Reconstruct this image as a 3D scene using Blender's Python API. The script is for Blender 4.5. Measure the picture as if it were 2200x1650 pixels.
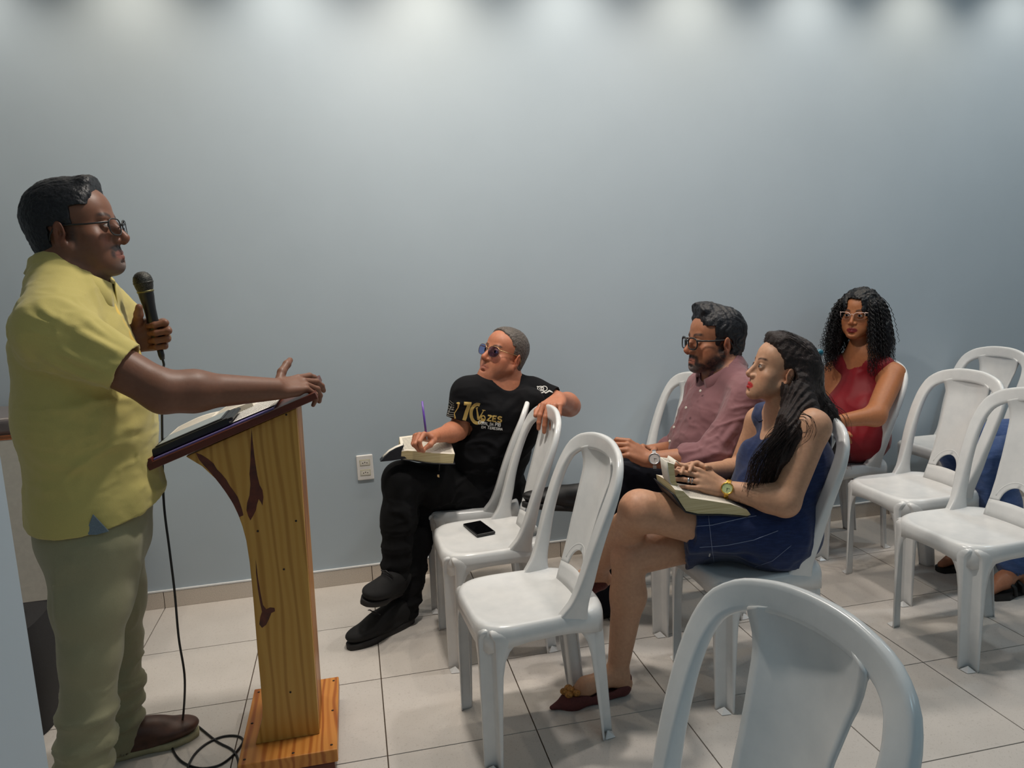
import bpy, bmesh, math, random
import numpy as np
from mathutils import Vector, Matrix

for _o in list(bpy.data.objects): bpy.data.objects.remove(_o)
scene = bpy.context.scene
COL = scene.collection
V = Vector
PI = math.pi
rng = np.random.default_rng(7)
random.seed(7)

# ------------------------------------------------------------------ camera, world, exposure, large lights
FPX, CX, CY = 1665.8, 1100.0, 825.0
CAM = np.array([-0.0017, -3.5603, 1.4273])
RM = np.array([[0.97704968, -0.20635663, -0.05282855],
               [0.08187737, 0.13487044, 0.98747459],
               [0.19664692, 0.9691372, -0.14867106]])     # right, up, forward
cam_d = bpy.data.cameras.new('camera'); cam = bpy.data.objects.new('camera', cam_d); COL.objects.link(cam)
cam_d.sensor_fit = 'HORIZONTAL'; cam_d.sensor_width = 36.0
cam_d.lens = FPX / 2200.0 * 36.0
cam_d.clip_start = 0.05
m4 = Matrix.Identity(4)
for i in range(3):
    m4[i][0], m4[i][1], m4[i][2], m4[i][3] = RM[0][i], RM[1][i], -RM[2][i], CAM[i]
cam.matrix_world = m4
scene.camera = cam

w = bpy.data.worlds.new('world'); scene.world = w; w.use_nodes = True
w.node_tree.nodes['Background'].inputs[0].default_value = (0.62, 0.78, 1.0, 1)
w.node_tree.nodes['Background'].inputs[1].default_value = 0.10
vs = scene.view_settings
vs.view_transform = 'Standard'; vs.look = 'None'; vs.gamma = 1.0; vs.use_curve_mapping = False
vs.exposure = 0.0

def area_light(name, loc, sx, sy, power, color, rot=(0, 0, 0), spread=PI):
    l = bpy.data.lights.new(name, 'AREA'); l.shape = 'RECTANGLE'; l.size = sx; l.size_y = sy
    l.energy = power; l.color = color; l.spread = spread
    o = bpy.data.objects.new(name, l); o.location = loc; o.rotation_euler = rot; COL.objects.link(o); return o
def spot_light(name, loc, target, power, color, size_deg, blend=0.5, radius=0.03):
    l = bpy.data.lights.new(name, 'SPOT'); l.energy = power; l.color = color
    l.spot_size = math.radians(size_deg); l.spot_blend = blend; l.shadow_soft_size = radius
    o = bpy.data.objects.new(name, l); o.location = loc
    o.rotation_euler = (V(target) - V(loc)).to_track_quat('-Z', 'Y').to_euler(); COL.objects.link(o); return o
CEIL_Z = 2.95
SPOT_X = [-1.95, -1.36, -0.77, -0.18, 0.44, 1.05, 1.65, 2.26, 2.84, 3.44, 4.05]
for i, x in enumerate(SPOT_X):
    warm = (1.0, 0.87, 0.70) if i % 2 == 0 else (1.0, 0.91, 0.79)
    spot_light('ceiling_spot_light', (x, -0.25, CEIL_Z - 0.03), (x, -0.14, 0.0), 22.0, warm, 104, 1.0, 0.025)
for (x, y, p, c) in [(0.3, -1.2, 29.0, (1.0, 0.93, 0.84)), (1.7, -1.2, 15.0, (1.0, 0.94, 0.88)), (3.4, -1.2, 9.0, (0.74, 0.90, 1.0))]:
    area_light('ceiling_panel_or_fill', (x, y, CEIL_Z - 0.03), 0.16, 0.16, p, c)
for (x, y) in [(1.0, -4.3), (3.4, -4.3)]:  # added cool fill from behind the camera, no known fixture there
    area_light('ceiling_panel_or_fill', (x, y, CEIL_Z - 0.03), 0.5, 0.5, 8.0, (0.55, 0.84, 1.0))

# ------------------------------------------------------------------ pixel helpers (2200 x 1650 photograph frame)
def ray(px, py):
    d = ((px - CX) / FPX) * RM[0] - ((py - CY) / FPX) * RM[1] + RM[2]
    return d
def at(px, py, Y=None, Z=None, X=None):
    d = ray(px, py)
    if Y is not None: s = (Y - CAM[1]) / d[1]
    elif Z is not None: s = (Z - CAM[2]) / d[2]
    else: s = (X - CAM[0]) / d[0]
    return CAM + d * s

# ------------------------------------------------------------------ object helpers
def link(name, me, mat=None, parent=None):
    o = bpy.data.objects.new(name, me); COL.objects.link(o)
    if mat is not None:
        for m in (mat if isinstance(mat, (list, tuple)) else [mat]): me.materials.append(m)
    if parent is not None: o.parent = parent
    return o
def tag(o, label=None, cat=None, group=None, kind=None):
    if label: o['label'] = label
    if cat: o['category'] = cat
    if group: o['group'] = group
    if kind: o['kind'] = kind
    return o
def empty(name, loc, rz=0.0, label=None, cat=None, group=None):
    o = bpy.data.objects.new(name, None); COL.objects.link(o); o.location = loc; o.rotation_euler = (0, 0, rz)
    o.empty_display_size = 0.05
    return tag(o, label, cat, group)
def local(o, parent):
    """keep a world-built mesh in place under a parent that sits elsewhere"""
    o.parent = parent
    o.matrix_parent_inverse = (Matrix.Translation(parent.location) @ parent.rotation_euler.to_matrix().to_4x4()).inverted()
    return o
def copy_tree(o, parent=None):
    c = o.copy(); COL.objects.link(c)
    if parent is not None: c.parent = parent
    for ch in list(o.children): copy_tree(ch, c)
    return c
def mesh_np(name, verts, faces, smooth=True):
    me = bpy.data.meshes.new(name)
    verts = np.asarray(verts, float)
    if isinstance(faces, np.ndarray) and faces.ndim == 2:
        n, k = faces.shape
        me.vertices.add(len(verts)); me.vertices.foreach_set('co', verts.astype(np.float32).ravel())
        me.loops.add(n * k); me.loops.foreach_set('vertex_index', faces.astype(np.int32).ravel())
        me.polygons.add(n); me.polygons.foreach_set('loop_start', np.arange(0, n * k, k, dtype=np.int32))
        try: me.polygons.foreach_set('loop_total', np.full(n, k, dtype=np.int32))
        except Exception: pass
        me.update(calc_edges=True); me.validate()
    else:
        me.from_pydata([tuple(v) for v in verts], [], [tuple(int(i) for i in f) for f in faces]); me.update()
    if smooth: me.polygons.foreach_set('use_smooth', np.ones(len(me.polygons), dtype=bool))
    return me
class MB:
    """mesh collector: boxes, prisms, tubes, lathes, grids -> one mesh"""
    def __init__(s): s.v = []; s.f = []; s.sm = []
    def add(s, vs_, fs_, smooth=False):
        b = len(s.v); s.v += [tuple(map(float, v)) for v in vs_]
        s.f += [tuple(b + i for i in f) for f in fs_]; s.sm += [smooth] * len(fs_); return s
    def box(s, c, d, rot=None):
        x, y, z = [t / 2 for t in d]
        pts = [(sx * x, sy * y, sz * z) for sx in (-1, 1) for sy in (-1, 1) for sz in (-1, 1)]
        if rot is not None: pts = [tuple(np.asarray(rot) @ np.array(p)) for p in pts]
        pts = [(p[0] + c[0], p[1] + c[1], p[2] + c[2]) for p in pts]
        return s.add(pts, [(0, 1, 3, 2), (4, 6, 7, 5), (0, 4, 5, 1), (2, 3, 7, 6), (0, 2, 6, 4), (1, 5, 7, 3)])
    def prism(s, poly, off):
        """closed polygon (list of 3D points) extruded by vector off"""
        n = len(poly); a = [np.array(p, float) for p in poly]; b = [p + np.array(off, float) for p in a]
        return s.add(a + b, [tuple(range(n))[::-1], tuple(range(n, 2 * n))] + [(i, (i + 1) % n, n + (i + 1) % n, n + i) for i in range(n)])
    def tube(s, pts, r, n=8, caps=True, closed=False):
        pts = [np.array(p, float) for p in pts]; m = len(pts)
        rr = r if hasattr(r, '__len__') else [r] * m
        T = []
        for i in range(m):
            a = pts[(i - 1) % m] if (closed or i > 0) else pts[i]; b = pts[(i + 1) % m] if (closed or i < m - 1) else pts[i]
            t = b - a; T.append(t / (np.linalg.norm(t) + 1e-12))
        up = np.array([0, 0, 1.0]) if abs(T[0][2]) < .9 else np.array([1.0, 0, 0])
        N = np.cross(T[0], up); N /= np.linalg.norm(N); vs_ = []
        for i in range(m):
            N = N - T[i] * (N @ T[i]); N /= np.linalg.norm(N) + 1e-12; B = np.cross(T[i], N)
            for k in range(n):
                a = 2 * PI * k / n; vs_.append(pts[i] + rr[i] * (math.cos(a) * N + math.sin(a) * B))
        fs_ = []
        for i in range(m if closed else m - 1):
            j = (i + 1) % m
            for k in range(n): fs_.append((i * n + k, i * n + (k + 1) % n, j * n + (k + 1) % n, j * n + k))
        if caps and not closed: fs_ += [tuple(range(n))[::-1], tuple(range((m - 1) * n, m * n))]
        return s.add(vs_, fs_, True)
    def lathe(s, prof, n=24, M=None):
        """prof: list of (r, z); M: 4x4 or None"""
        vs_ = []
        for (r, z) in prof:
            for k in range(n):
                a = 2 * PI * k / n; p = V((r * math.cos(a), r * math.sin(a), z))
                vs_.append(tuple(M @ p) if M is not None else tuple(p))
        fs_ = [(i * n + k, i * n + (k + 1) % n, (i + 1) * n + (k + 1) % n, (i + 1) * n + k) for i in range(len(prof) - 1) for k in range(n)]
        return s.add(vs_, fs_, True)
    def grid(s, P, closed_u=False, smooth=True):
        P = np.asarray(P, float); a, b = P.shape[:2]
        fs_ = []
        for i in range(a - 1):
            for j in range(b if closed_u else b - 1):
                k = (j + 1) % b
                fs_.append((i * b + j, i * b + k, (i + 1) * b + k, (i + 1) * b + j))
        return s.add(P.reshape(-1, 3), fs_, smooth)
    def build(s, name, mat=None, parent=None, bevel=0.0, solid=0.0, sub=0, world=False, seg=2):
        me = bpy.data.meshes.new(name); me.from_pydata(s.v, [], s.f); me.update()
        me.polygons.foreach_set('use_smooth', np.array(s.sm, dtype=bool))
        o = link(name, me, mat, None)
        if parent is not None:
            if world: local(o, parent)
            else: o.parent = parent
        if solid: md = o.modifiers.new('solid', 'SOLIDIFY'); md.thickness = solid; md.offset = -1
        if bevel:
            md = o.modifiers.new('bevel', 'BEVEL'); md.width = bevel; md.segments = seg; md.limit_method = 'ANGLE'; md.angle_limit = math.radians(40)
        if sub: md = o.modifiers.new('sub', 'SUBSURF'); md.levels = sub; md.render_levels = sub
        return o

# ------------------------------------------------------------------ materials
def srgb(r, g=None, b=None):
    if g is None: h = r.lstrip('#'); r, g, b = [int(h[i:i + 2], 16) for i in (0, 2, 4)]
    f = lambda c: (c / 255 / 12.92) if c / 255 <= .04045 else ((c / 255 + .055) / 1.055) ** 2.4
    return (f(r), f(g), f(b), 1.0)
class NT:
    def __init__(s, name):
        s.m = bpy.data.materials.new(name); s.m.use_nodes = True; s.t = s.m.node_tree
        s.b = s.t.nodes['Principled BSDF']
    def n(s, typ, **kw):
        nd = s.t.nodes.new(typ)
        for k, v in kw.items():
            if k.startswith('i_'): nd.inputs[k[2:].replace('_', ' ')].default_value = v
            else: setattr(nd, k, v)
        return nd
    def l(s, a, b): s.t.links.new(a, b)
    def coords(s, kind='Object', scale=(1, 1, 1), rot=(0, 0, 0), loc=(0, 0, 0)):
        c = s.n('ShaderNodeTexCoord'); mp = s.n('ShaderNodeMapping')
        mp.inputs['Scale'].default_value = scale; mp.inputs['Rotation'].default_value = rot; mp.inputs['Location'].default_value = loc
        s.l(c.outputs[kind], mp.inputs[0]); return mp.outputs[0]
    def noise(s, vec, scale, detail=3, rough=.5, dist=0):
        nd = s.n('ShaderNodeTexNoise'); nd.inputs['Scale'].default_value = scale; nd.inputs['Detail'].default_value = detail
        nd.inputs['Roughness'].default_value = rough; nd.inputs['Distortion'].default_value = dist
        if vec is not None: s.l(vec, nd.inputs['Vector'])
        return nd.outputs['Fac']
    def ramp(s, fac, stops, interp='LINEAR'):
        r = s.n('ShaderNodeValToRGB'); r.color_ramp.interpolation = interp
        e = r.color_ramp.elements
        while len(e) < len(stops): e.new(0.5)
        for el, (p, c) in zip(e, stops): el.position = p; el.color = c
        s.l(fac, r.inputs[0]); return r.outputs[0]
    def mix(s, fac, a, b, mode='MIX'):
        nd = s.n('ShaderNodeMix', data_type='RGBA', blend_type=mode)
        for sock, v in ((nd.inputs[0], fac), (nd.inputs[6], a), (nd.inputs[7], b)):
            if hasattr(v, 'is_linked'): s.l(v, sock)
            else: sock.default_value = v
        return nd.outputs[2]
    def math(s, op, a, b=0.0):
        nd = s.n('ShaderNodeMath', operation=op)
        for sock, v in ((nd.inputs[0], a), (nd.inputs[1], b)):
            if hasattr(v, 'is_linked'): s.l(v, sock)
            else: sock.default_value = v
        return nd.outputs[0]
    def bump(s, h, strength=.3, dist=.005):
        nd = s.n('ShaderNodeBump'); nd.inputs['Strength'].default_value = strength; nd.inputs['Distance'].default_value = dist
        s.l(h, nd.inputs['Height']); s.l(nd.outputs[0], s.b.inputs['Normal'])
    def col(s, c):
        if hasattr(c, 'is_linked'): s.l(c, s.b.inputs['Base Color'])
        else: s.b.inputs['Base Color'].default_value = c
    def set(s, rough=None, metal=None, spec=None, coat=None, trans=None, ior=None, sss=None, sheen=None):
        I = s.b.inputs
        if rough is not None: I['Roughness'].default_value = rough
        if metal is not None: I['Metallic'].default_value = metal
        if spec is not None: I['Specular IOR Level'].default_value = spec
        if coat is not None: I['Coat Weight'].default_value = coat; I['Coat Roughness'].default_value = .1
        if trans is not None: I['Transmission Weight'].default_value = trans
        if ior is not None: I['IOR'].default_value = ior
        if sheen is not None: I['Sheen Weight'].default_value = sheen; I['Sheen Roughness'].default_value = .5
        if sss is not None:
            I['Subsurface Weight'].default_value = sss; I['Subsurface Radius'].default_value = (1, .35, .2); I['Subsurface Scale'].default_value = .006
        return s.m
def flat(name, c, rough=.5, metal=0.0, spec=.5, var=.06, scale=60, bump=0.0):
    t = NT(name); v = t.coords()
    f = t.noise(v, scale, 3)
    c2 = tuple(max(0, x * (1 - var * 2)) for x in c[:3]) + (1,); c1 = tuple(min(1, x * (1 + var)) for x in c[:3]) + (1,)
    t.col(t.ramp(f, [(.3, c2), (.7, c1)]))
    if bump: t.bump(f, bump, .002)
    return t.set(rough, metal, spec)

def mat_wall():
    t = NT('wall_paint'); v = t.coords()
    f = t.noise(v, 1.3, 4, .6)
    t.col(t.ramp(f, [(.3, srgb(170, 182, 191)), (.7, srgb(175, 187, 196))]))
    vs_ = t.coords(scale=(1, 1, .25)); f2 = t.noise(vs_, 9, 3); f3 = t.noise(v, 160, 2)
    t.bump(t.math('ADD', t.math('MULTIPLY', f2, 1.0), t.math('MULTIPLY', f3, .05)), .25, .004)
    return t.set(.45, spec=.35)
def mat_tile():
    t = NT('glazed_floor_tile'); v = t.coords()
    info = t.n('ShaderNodeObjectInfo')
    f = t.noise(v, 260, 3, .65); f2 = t.noise(v, 5, 3); f4 = t.noise(v, 90, 2, .6)
    base = t.ramp(f2, [(.3, srgb(200, 193, 186)), (.75, srgb(210, 203, 196))])
    spk = t.ramp(f, [(.30, (1, 1, 1, 1)), (.38, (0, 0, 0, 1))])
    spk2 = t.ramp(f4, [(.30, (1, 1, 1, 1)), (.40, (0, 0, 0, 1))])
    c = t.mix(t.math('MULTIPLY', spk, .75), base, srgb(132, 122, 114))
    c = t.mix(t.math('MULTIPLY', spk2, .35), c, srgb(165, 155, 146))
    hv = t.n('ShaderNodeHueSaturation'); hv.inputs['Saturation'].default_value = 1.0
    mr = t.n('ShaderNodeMapRange'); mr.inputs['To Min'].default_value = .97; mr.inputs['To Max'].default_value = 1.02
    t.l(info.outputs['Random'], mr.inputs[0]); t.l(mr.outputs[0], hv.inputs['Value']); t.l(c, hv.inputs['Color'])
    t.col(hv.outputs[0])
    t.bump(f4, .08, .002)
    return t.set(.32, spec=.45)
def mat_plastic():
    t = NT('white_plastic'); v = t.coords()
    f = t.noise(v, 14, 4, .6); f2 = t.noise(v, 70, 3, .7)
    c = t.ramp(f, [(.3, srgb(214, 215, 215)), (.65, srgb(224, 224, 223))])
    d = t.ramp(f2, [(.20, (1, 1, 1, 1)), (.27, (0, 0, 0, 1))])
    t.col(t.mix(t.math('MULTIPLY', d, .18), c, srgb(170, 165, 158)))
    t.bump(t.noise(v, 400, 2), .04, .001)
    return t.set(.24, spec=.5)
M = {}
M['wall'] = mat_wall(); M['tile'] = mat_tile(); M['plastic'] = mat_plastic()
M['grout'] = flat('grout', srgb(84, 70, 58), .9, var=.1)
M['skirting'] = flat('skirting_tile', srgb(208, 197, 185), .35, var=.09, scale=260)
M['white_lip'] = flat('white_grout_lip', srgb(225, 226, 226), .6, var=.02)
M['ceiling'] = flat('ceiling_paint', srgb(225, 226, 222), .9, var=.02)
M['metal'] = flat('steel', srgb(190, 190, 192), .3, 1.0, var=.03)
M['gold'] = flat('gold_metal', srgb(226, 178, 80), .25, 1.0, var=.03)
M['black_plastic'] = flat('black_plastic', srgb(22, 22, 24), .4, var=.1)
M['screen'] = flat('black_glass', srgb(8, 8, 10), .05, spec=.6, var=.0)
M['paper'] = flat('paper', srgb(222, 216, 204), .8, var=.04)

# ------------------------------------------------------------------ the room
T = 0.46
WALL_Y = 0.004
XL, XR, YF = -2.6, 5.3, -6.0
def box_struct(name, lo, hi, mat):
    c = [(a + b) / 2 for a, b in zip(lo, hi)]; d = [b - a for a, b in zip(lo, hi)]
    o = MB().box((0, 0, 0), d).build(name, mat); o.location = c; o['kind'] = 'structure'; return o
box_struct('wall_back', (XL - .1, WALL_Y, -.05), (XR + .1, WALL_Y + .15, CEIL_Z + .05), M['wall'])
box_struct('ceiling', (XL - .1, YF - .1, CEIL_Z), (XR + .1, WALL_Y + .15, CEIL_Z + .08), M['ceiling'])
box_struct('wall_right', (XR, YF - .1, -.05), (XR + .12, WALL_Y, CEIL_Z), M['wall'])
box_struct('wall_front', (XL - .1, YF - .12, -.05), (XR + .1, YF, CEIL_Z), M['wall'])
# wall end that stands at the left edge of the view; its far vertical corner is what the photo shows
pc = at(50, 1300, Y=-2.30)
box_struct('wall_left', (XL - .1, YF, -.05), (pc[0], -2.30, CEIL_Z), M['wall'])
box_struct('wall_left_far', (XL - .1, -2.30, -.05), (XL, WALL_Y, CEIL_Z), M['wall'])

floor = MB().box((0, 0, -.055), (XR - XL + .2, -YF + .2, .10)).build('floor', M['grout']); floor['kind'] = 'structure'
floor.location = ((XL + XR) / 2, YF / 2, 0)
gap = 0.0040
tile_me = None
def make_tile_mesh(dx, dy):
    m = MB().box((0, 0, -.003), (dx - gap, dy - gap, .006))
    me = bpy.data.meshes.new('tile'); me.from_pydata(m.v, [], m.f); me.update(); me.materials.append(M['tile']); return me
i0, i1 = int(math.floor(XL / T)), int(math.ceil(XR / T)); j1 = 12
cache = {}
for i in range(i0, i1):
    for j in range(0, j1 + 1):
        xa, xb = max(i * T, XL), min((i + 1) * T, XR); ya, yb = -(j + 1) * T, -j * T
        ya = max(ya, YF)
        if xb - xa < .02 or yb - ya < .02: continue
        if j == 0: yb = WALL_Y
        key = (round(xb - xa, 3), round(yb - ya, 3))
        if key not in cache: cache[key] = make_tile_mesh(*key)
        o = bpy.data.objects.new('tile', cache[key]); COL.objects.link(o)
        local(o, floor); o.location = ((xa + xb) / 2, (ya + yb) / 2, 0)
base = MB().box((0, 0, 0), (XR - XL, .004, .078)).build('baseboard_back', M['grout']); base['kind'] = 'structure'
base.location = ((XL + XR) / 2, WALL_Y - .002, .039)
for i in range(i0, i1):
    xa, xb = max(i * T, XL), min((i + 1) * T, XR)
    o = MB().box((0, 0, 0), (xb - xa - .003, .008, .074)).build('skirting_tile', M['skirting'], bevel=.001)
    local(o, base); o.location = ((xa + xb) / 2, WALL_Y - .006, .0375)
lip = MB().box((0, 0, 0), (XR - XL, .011, .006)).build('white_lip', M['white_lip']); local(lip, base); lip.location = ((XL + XR) / 2, WALL_Y - .0055, .0795)

# ceiling lamps: recessed spots (rings), outside the frame but where the light comes from
M['lamp'] = NT('lamp_glow').m
_b = M['lamp'].node_tree.nodes['Principled BSDF']; _b.inputs['Emission Color'].default_value = (1, .95, .85, 1); _b.inputs['Emission Strength'].default_value = 3.0
sp0 = None
for x in SPOT_X:
    r = empty("recessed_spotlight", (x, -.25, CEIL_Z), 0, 'small recessed ceiling spotlight washing the pale blue wall', 'lamp', 'row of recessed spotlights above the wall')
    if sp0 is None:
        ring = MB().lathe([(.035, 0), (.05, 0), (.05, -.006), (.035, -.006), (.035, 0)], 24).build('trim_ring', M['white_lip'], r)
        sp0 = ring
        d_ = MB().lathe([(.0001, -.002), (.034, -.002)], 24).build('lens', M['lamp'], r); sp1 = d_
    else:
        for q in (sp0, sp1):
            c = q.copy(); COL.objects.link(c); c.parent = r

# ------------------------------------------------------------------ white monobloc chairs
def chair_seat():
    N = 96; rows = []
    def outline(th, s):
        n = 3.5 + 1.0 * min(1, max(0, (s - .93) / .09)); c, sn = math.cos(th), math.sin(th)
        r = (abs(c) ** n + abs(sn) ** n) ** (-1 / n)
        wx = .198; wy = .203 - .016 * (0.5 - 0.5 * c)          # a little narrower at the back
        return wx * r * c * s, wy * r * sn * s
    prof = [(0.0004, .4240), (.05, .4240), (.2, .4241), (.4, .4246), (.6, .4262), (.75, .4287), (.85, .4320), (.90, .4340), (.935, .4350), (.965, .4338), (.99, .428), (1.008, .4185), (1.018, .405), (1.022, None)]
    for s, z in prof:
        row = []
        for k in range(N):
            th = 2 * PI * k / N; x, y = outline(th, s)
            zz = z
            if z is None:
                near = min(abs(((th - a + PI) % (2 * PI)) - PI) for a in (PI / 4, 3 * PI / 4, -PI / 4, -3 * PI / 4))
                g = max(0, 1 - near / .62)
                zz = .384 - .028 * g * g
            row.append((x, y, zz))
        rows.append(row)
    m = MB().grid(rows, closed_u=True)
    # under-rib ring that stiffens the seat
    return m
def chair_leg(sx, sy):
    top = (.1950 if sx > 0 else -.186, .1985 * sy if sx > 0 else .176 * sy, .425)
    foot = (.201 if sx > 0 else -.214, .200 * sy if sx > 0 else .158 * sy, 0.0)
    zs = [0.0, .012, .10, .20, .29, .335, .362, .382, .396, .408, .417, .423, .427]
    ws = [.046, .046, .049, .053, .058, .066, .079, .098, .112, .112, .105, .095, .085]
    ins = [0] * 9 + [.002, .007, .015, .027]
    rows = []
    for z, wd, i_ in zip(zs, ws, ins):
        t = z / .425; bx = foot[0] + (top[0] - foot[0]) * t - sx * i_; by = foot[1] + (top[1] - foot[1]) * t - sy * i_
        g = 1.0 if z < .400 else max(0.35, 1 - (z - .400) / .04)
        u = lambda a, b: (bx - sx * a, by - sy * b, z)
        d = .019 * g
        L = lambda p: u(p[0] * g, p[1] * g) if max(p) < .041 else u(*p)
        rows.append([u(wd, .0), u((wd + .042) / 2, 0), L((.0400, .0)), L((.0385, .0040)), L((.0345, .0320)), L((.0320, .0345)), L((.0040, .0385)), L((0, .0400)), u(0, (wd + .042) / 2), u(0, wd)])
    rows = rows[:-4] if sx < 0 else rows
    m = MB().grid(rows)
    fx, fy = foot[0], foot[1]
    q = lambda a, b, z: (fx - sx * a, fy - sy * b, z)
    m.add([q(.036, .001, .002), q(.001, .036, .002), q(.004, .004, .002), q(.021, .021, .018)], [(0, 2, 3), (2, 1, 3), (0, 1, 2), (0, 1, 3)])
    return m
FRAME = [(-.078, .174, .404, .028, .120), (-.086, .178, .432, .030, .088), (-.095, .184, .458, .033, .064), (-.105, .190, .49, .037, .051), (-.121, .197, .54, .042, .044), (-.138, .203, .60, .047, .037), (-.162, .208, .67, .050, .032),
         (-.188, .210, .735, .051, .029), (-.212, .204, .788, .052, .026), (-.230, .188, .824, .053, .025), (-.246, .158, .848, .054, .024), (-.262, .092, .868, .055, .023), (-.270, .0, .875, .055, .023)]
SPX = ([.43, .50, .56, .62, .70, .78, .82, .875], [-.128, -.150, -.168, -.185, -.211, -.240, -.255, -.272])
def chair_frame():
    half = FRAME; full = half + [(x, -y, z, a, b) for (x, y, z, a, b) in half[-2::-1]]
    P = np.array([f[:3] for f in full]); W_ = np.array([f[3:] for f in full])
    # resample smoothly
    n = 72; s = np.concatenate([[0], np.cumsum(np.linalg.norm(np.diff(P, axis=0), axis=1))]); t = np.linspace(0, s[-1], n)
    def cat(A):
        out = np.zeros((n, A.shape[1]))
        Mx = np.gradient(A, s, axis=0)
        for i, ti in enumerate(t):
            k = min(np.searchsorted(s, ti, 'right') - 1, len(s) - 2); h = s[k + 1] - s[k]; u = (ti - s[k]) / h
            out[i] = ((2*u**3 - 3*u**2 + 1) * A[k] + (u**3 - 2*u**2 + u) * h * Mx[k] + (-2*u**3 + 3*u**2) * A[k+1] + (u**3 - u**2) * h * Mx[k+1])
        return out
    P = cat(P); W_ = cat(W_)
    Tn = np.gradient(P, axis=0); Tn /= np.linalg.norm(Tn, axis=1)[:, None]
    rows = []
    K = 16
    for i in range(n):
        D = np.array([1.0, 0, .12]); D -= Tn[i] * (D @ Tn[i]); D /= np.linalg.norm(D)
        B = np.cross(Tn[i], D)
        row = []
        for k in range(K):
            a = 2 * PI * k / K; c, sn = math.cos(a), math.sin(a)
            e = .55; cu = abs(c) ** e * np.sign(c); su = abs(sn) ** e * np.sign(sn)
            # forward face slightly dished so the band reads as a rolled channel
            row.append(P[i] + B * cu * W_[i, 0] / 2 + D * su * W_[i, 1] / 2 * (1 - (.45 if su > 0 else .0) * (1 - abs(cu)) * .5))
        rows.append(row)
    return MB().grid(rows, closed_u=True), P
def frame_x(z):
    return float(np.interp(z, SPX[0], SPX[1]))
def chair_splat():
    m = MB()
    hz, hr = .487, .056
    zs = np.concatenate([[.425, .452, .470, hz], hz + hr * np.sin(np.linspace(.12, PI / 2, 10)), np.linspace(.56, .80, 13), [.812, .822, .830, .837, .842]])
    def hw(z): return float(np.interp(z, [.43, .50, .56, .64, .70, .76, .80, .83, .85], [.096, .090, .088, .090, .095, .104, .114, .122, .122]))
    def pt(y, z):
        b = hw(z); dish = .022 * (1 - (y / b) ** 2) * np.interp(z, [.43, .5, .8, .874], [.3, .8, 1, .1])
        return (frame_x(z) - .002 - dish, y, z)
    for sgn in (1, -1):
        rows = []
        for z in zs:
            h = math.sqrt(max(0, hr * hr - (z - hz) ** 2)) if hz <= z <= hz + hr else 0.0
            if z < hz: h = 0.0
            rows.append([pt(sgn * (h + (hw(z) - h) * k / 7), z) for k in range(8)])
        if sgn < 0: rows = [r[::-1] for r in rows]
        for r in rows:                                              # its top edge follows the arch
            for q in range(8):
                k_ = max(0, (r[q][2] - .78) / .062); r[q] = (r[q][0], r[q][1], r[q][2] + k_ * (float(np.interp(abs(r[q][1]), [0, .092, .135], [.864, .856, .840])) - .842))
        for r in rows:                                              # the panel wraps forward into the arch near its top
            for q in range(8): r[q] = (r[q][0] + max(0, (r[q][2] - .79) / .058) * .026 * (abs(r[q][1]) / .13) ** 2, r[q][1], r[q][2])
        # the strip below the hole and the part above share the centre line; the hole row is opened
        lo = rows[:4]; lo = lo[:3] + [[pt(sgn * hw(hz) * (k if sgn > 0 else 7 - k) / 7, hz - .0006) for k in range(8)]]
        m.grid(lo); m.grid(rows[3:])
    a = [pt((hr + .016) * math.cos(t), hz + .004 + (hr + .016) * math.sin(t)) for t in np.linspace(.15, PI - .15, 16)]
    m.tube([(p[0] + .002, p[1], p[2]) for p in a], .0042, 6)
    for sgn in (1, -1):
        m.tube([(lambda p: (p[0] + .001, p[1], p[2]))(pt(sgn * (hw(z) - .015), z)) for z in np.linspace(.53, .83, 14)], .0040, 6)
    return m
def weld(o, d=1e-4):
    bm = bmesh.new(); bm.from_mesh(o.data); bmesh.ops.remove_doubles(bm, verts=bm.verts, dist=d); bmesh.ops.recalc_face_normals(bm, faces=bm.faces); bm.to_mesh(o.data); bm.free(); return o
def make_chair():
    t = empty('plastic_chair', (0, 0, 0))
    weld(chair_seat().build('seat', M['plastic'], t, solid=.0045), 2e-4)
    fr, P = chair_frame(); fr.build('backrest_frame', M['plastic'], t)
    weld(chair_splat().build('backrest_panel', M['plastic'], t, solid=.005))
    for sx in (1, -1):
        for sy in (1, -1):
            l = chair_leg(sx, sy).build('leg', M['plastic'], t, solid=-.0035 if sx * sy > 0 else .0035)
    return t
# (front-foot midpoint x, y, heading) -> origin is the seat centre; every chair faces left
CH = [
 ('A', .268, -.262, 172, 'white plastic chair by the wall that the man in the black T-shirt sits on'),
 ('B', .254, -.768, 180, 'empty white plastic chair with the black phone lying on its seat'),
 ('C', .271, -1.362, 184, 'empty white plastic chair in front, nothing on it, beside the chair with the phone'),
 ('F', .214, -2.64, 192, 'white plastic chair nearest the viewer, only its backrest in view at the bottom edge'),
 ('D', 1.050, -.745, 180, 'white plastic chair under the bearded man in the pink shirt'),
 ('E', 1.040, -1.280, 181, 'white plastic chair under the woman in the denim dress'),
 ('G', 2.047, -.275, 180, 'white plastic chair by the wall under the woman in the red top'),
 ('H', 2.068, -.800, 180, 'empty white plastic chair beside the woman in the red top, no one on it'),
 ('I', 1.925, -1.292, 181, 'empty white plastic chair at the right edge nearest the viewer in its row'),
 ('J', 2.735, -.262, 180, 'white plastic chair against the wall at the far right, navy tag on its seat'),
 ('L', 1.075, -.262, 180, 'white plastic chair against the wall, its backrest showing left of the bearded man'),
 ('K', 2.745, -.800, 180, 'white plastic chair at the right edge under the person in blue jeans'),
]
chairs = {}
proto = make_chair()
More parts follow.
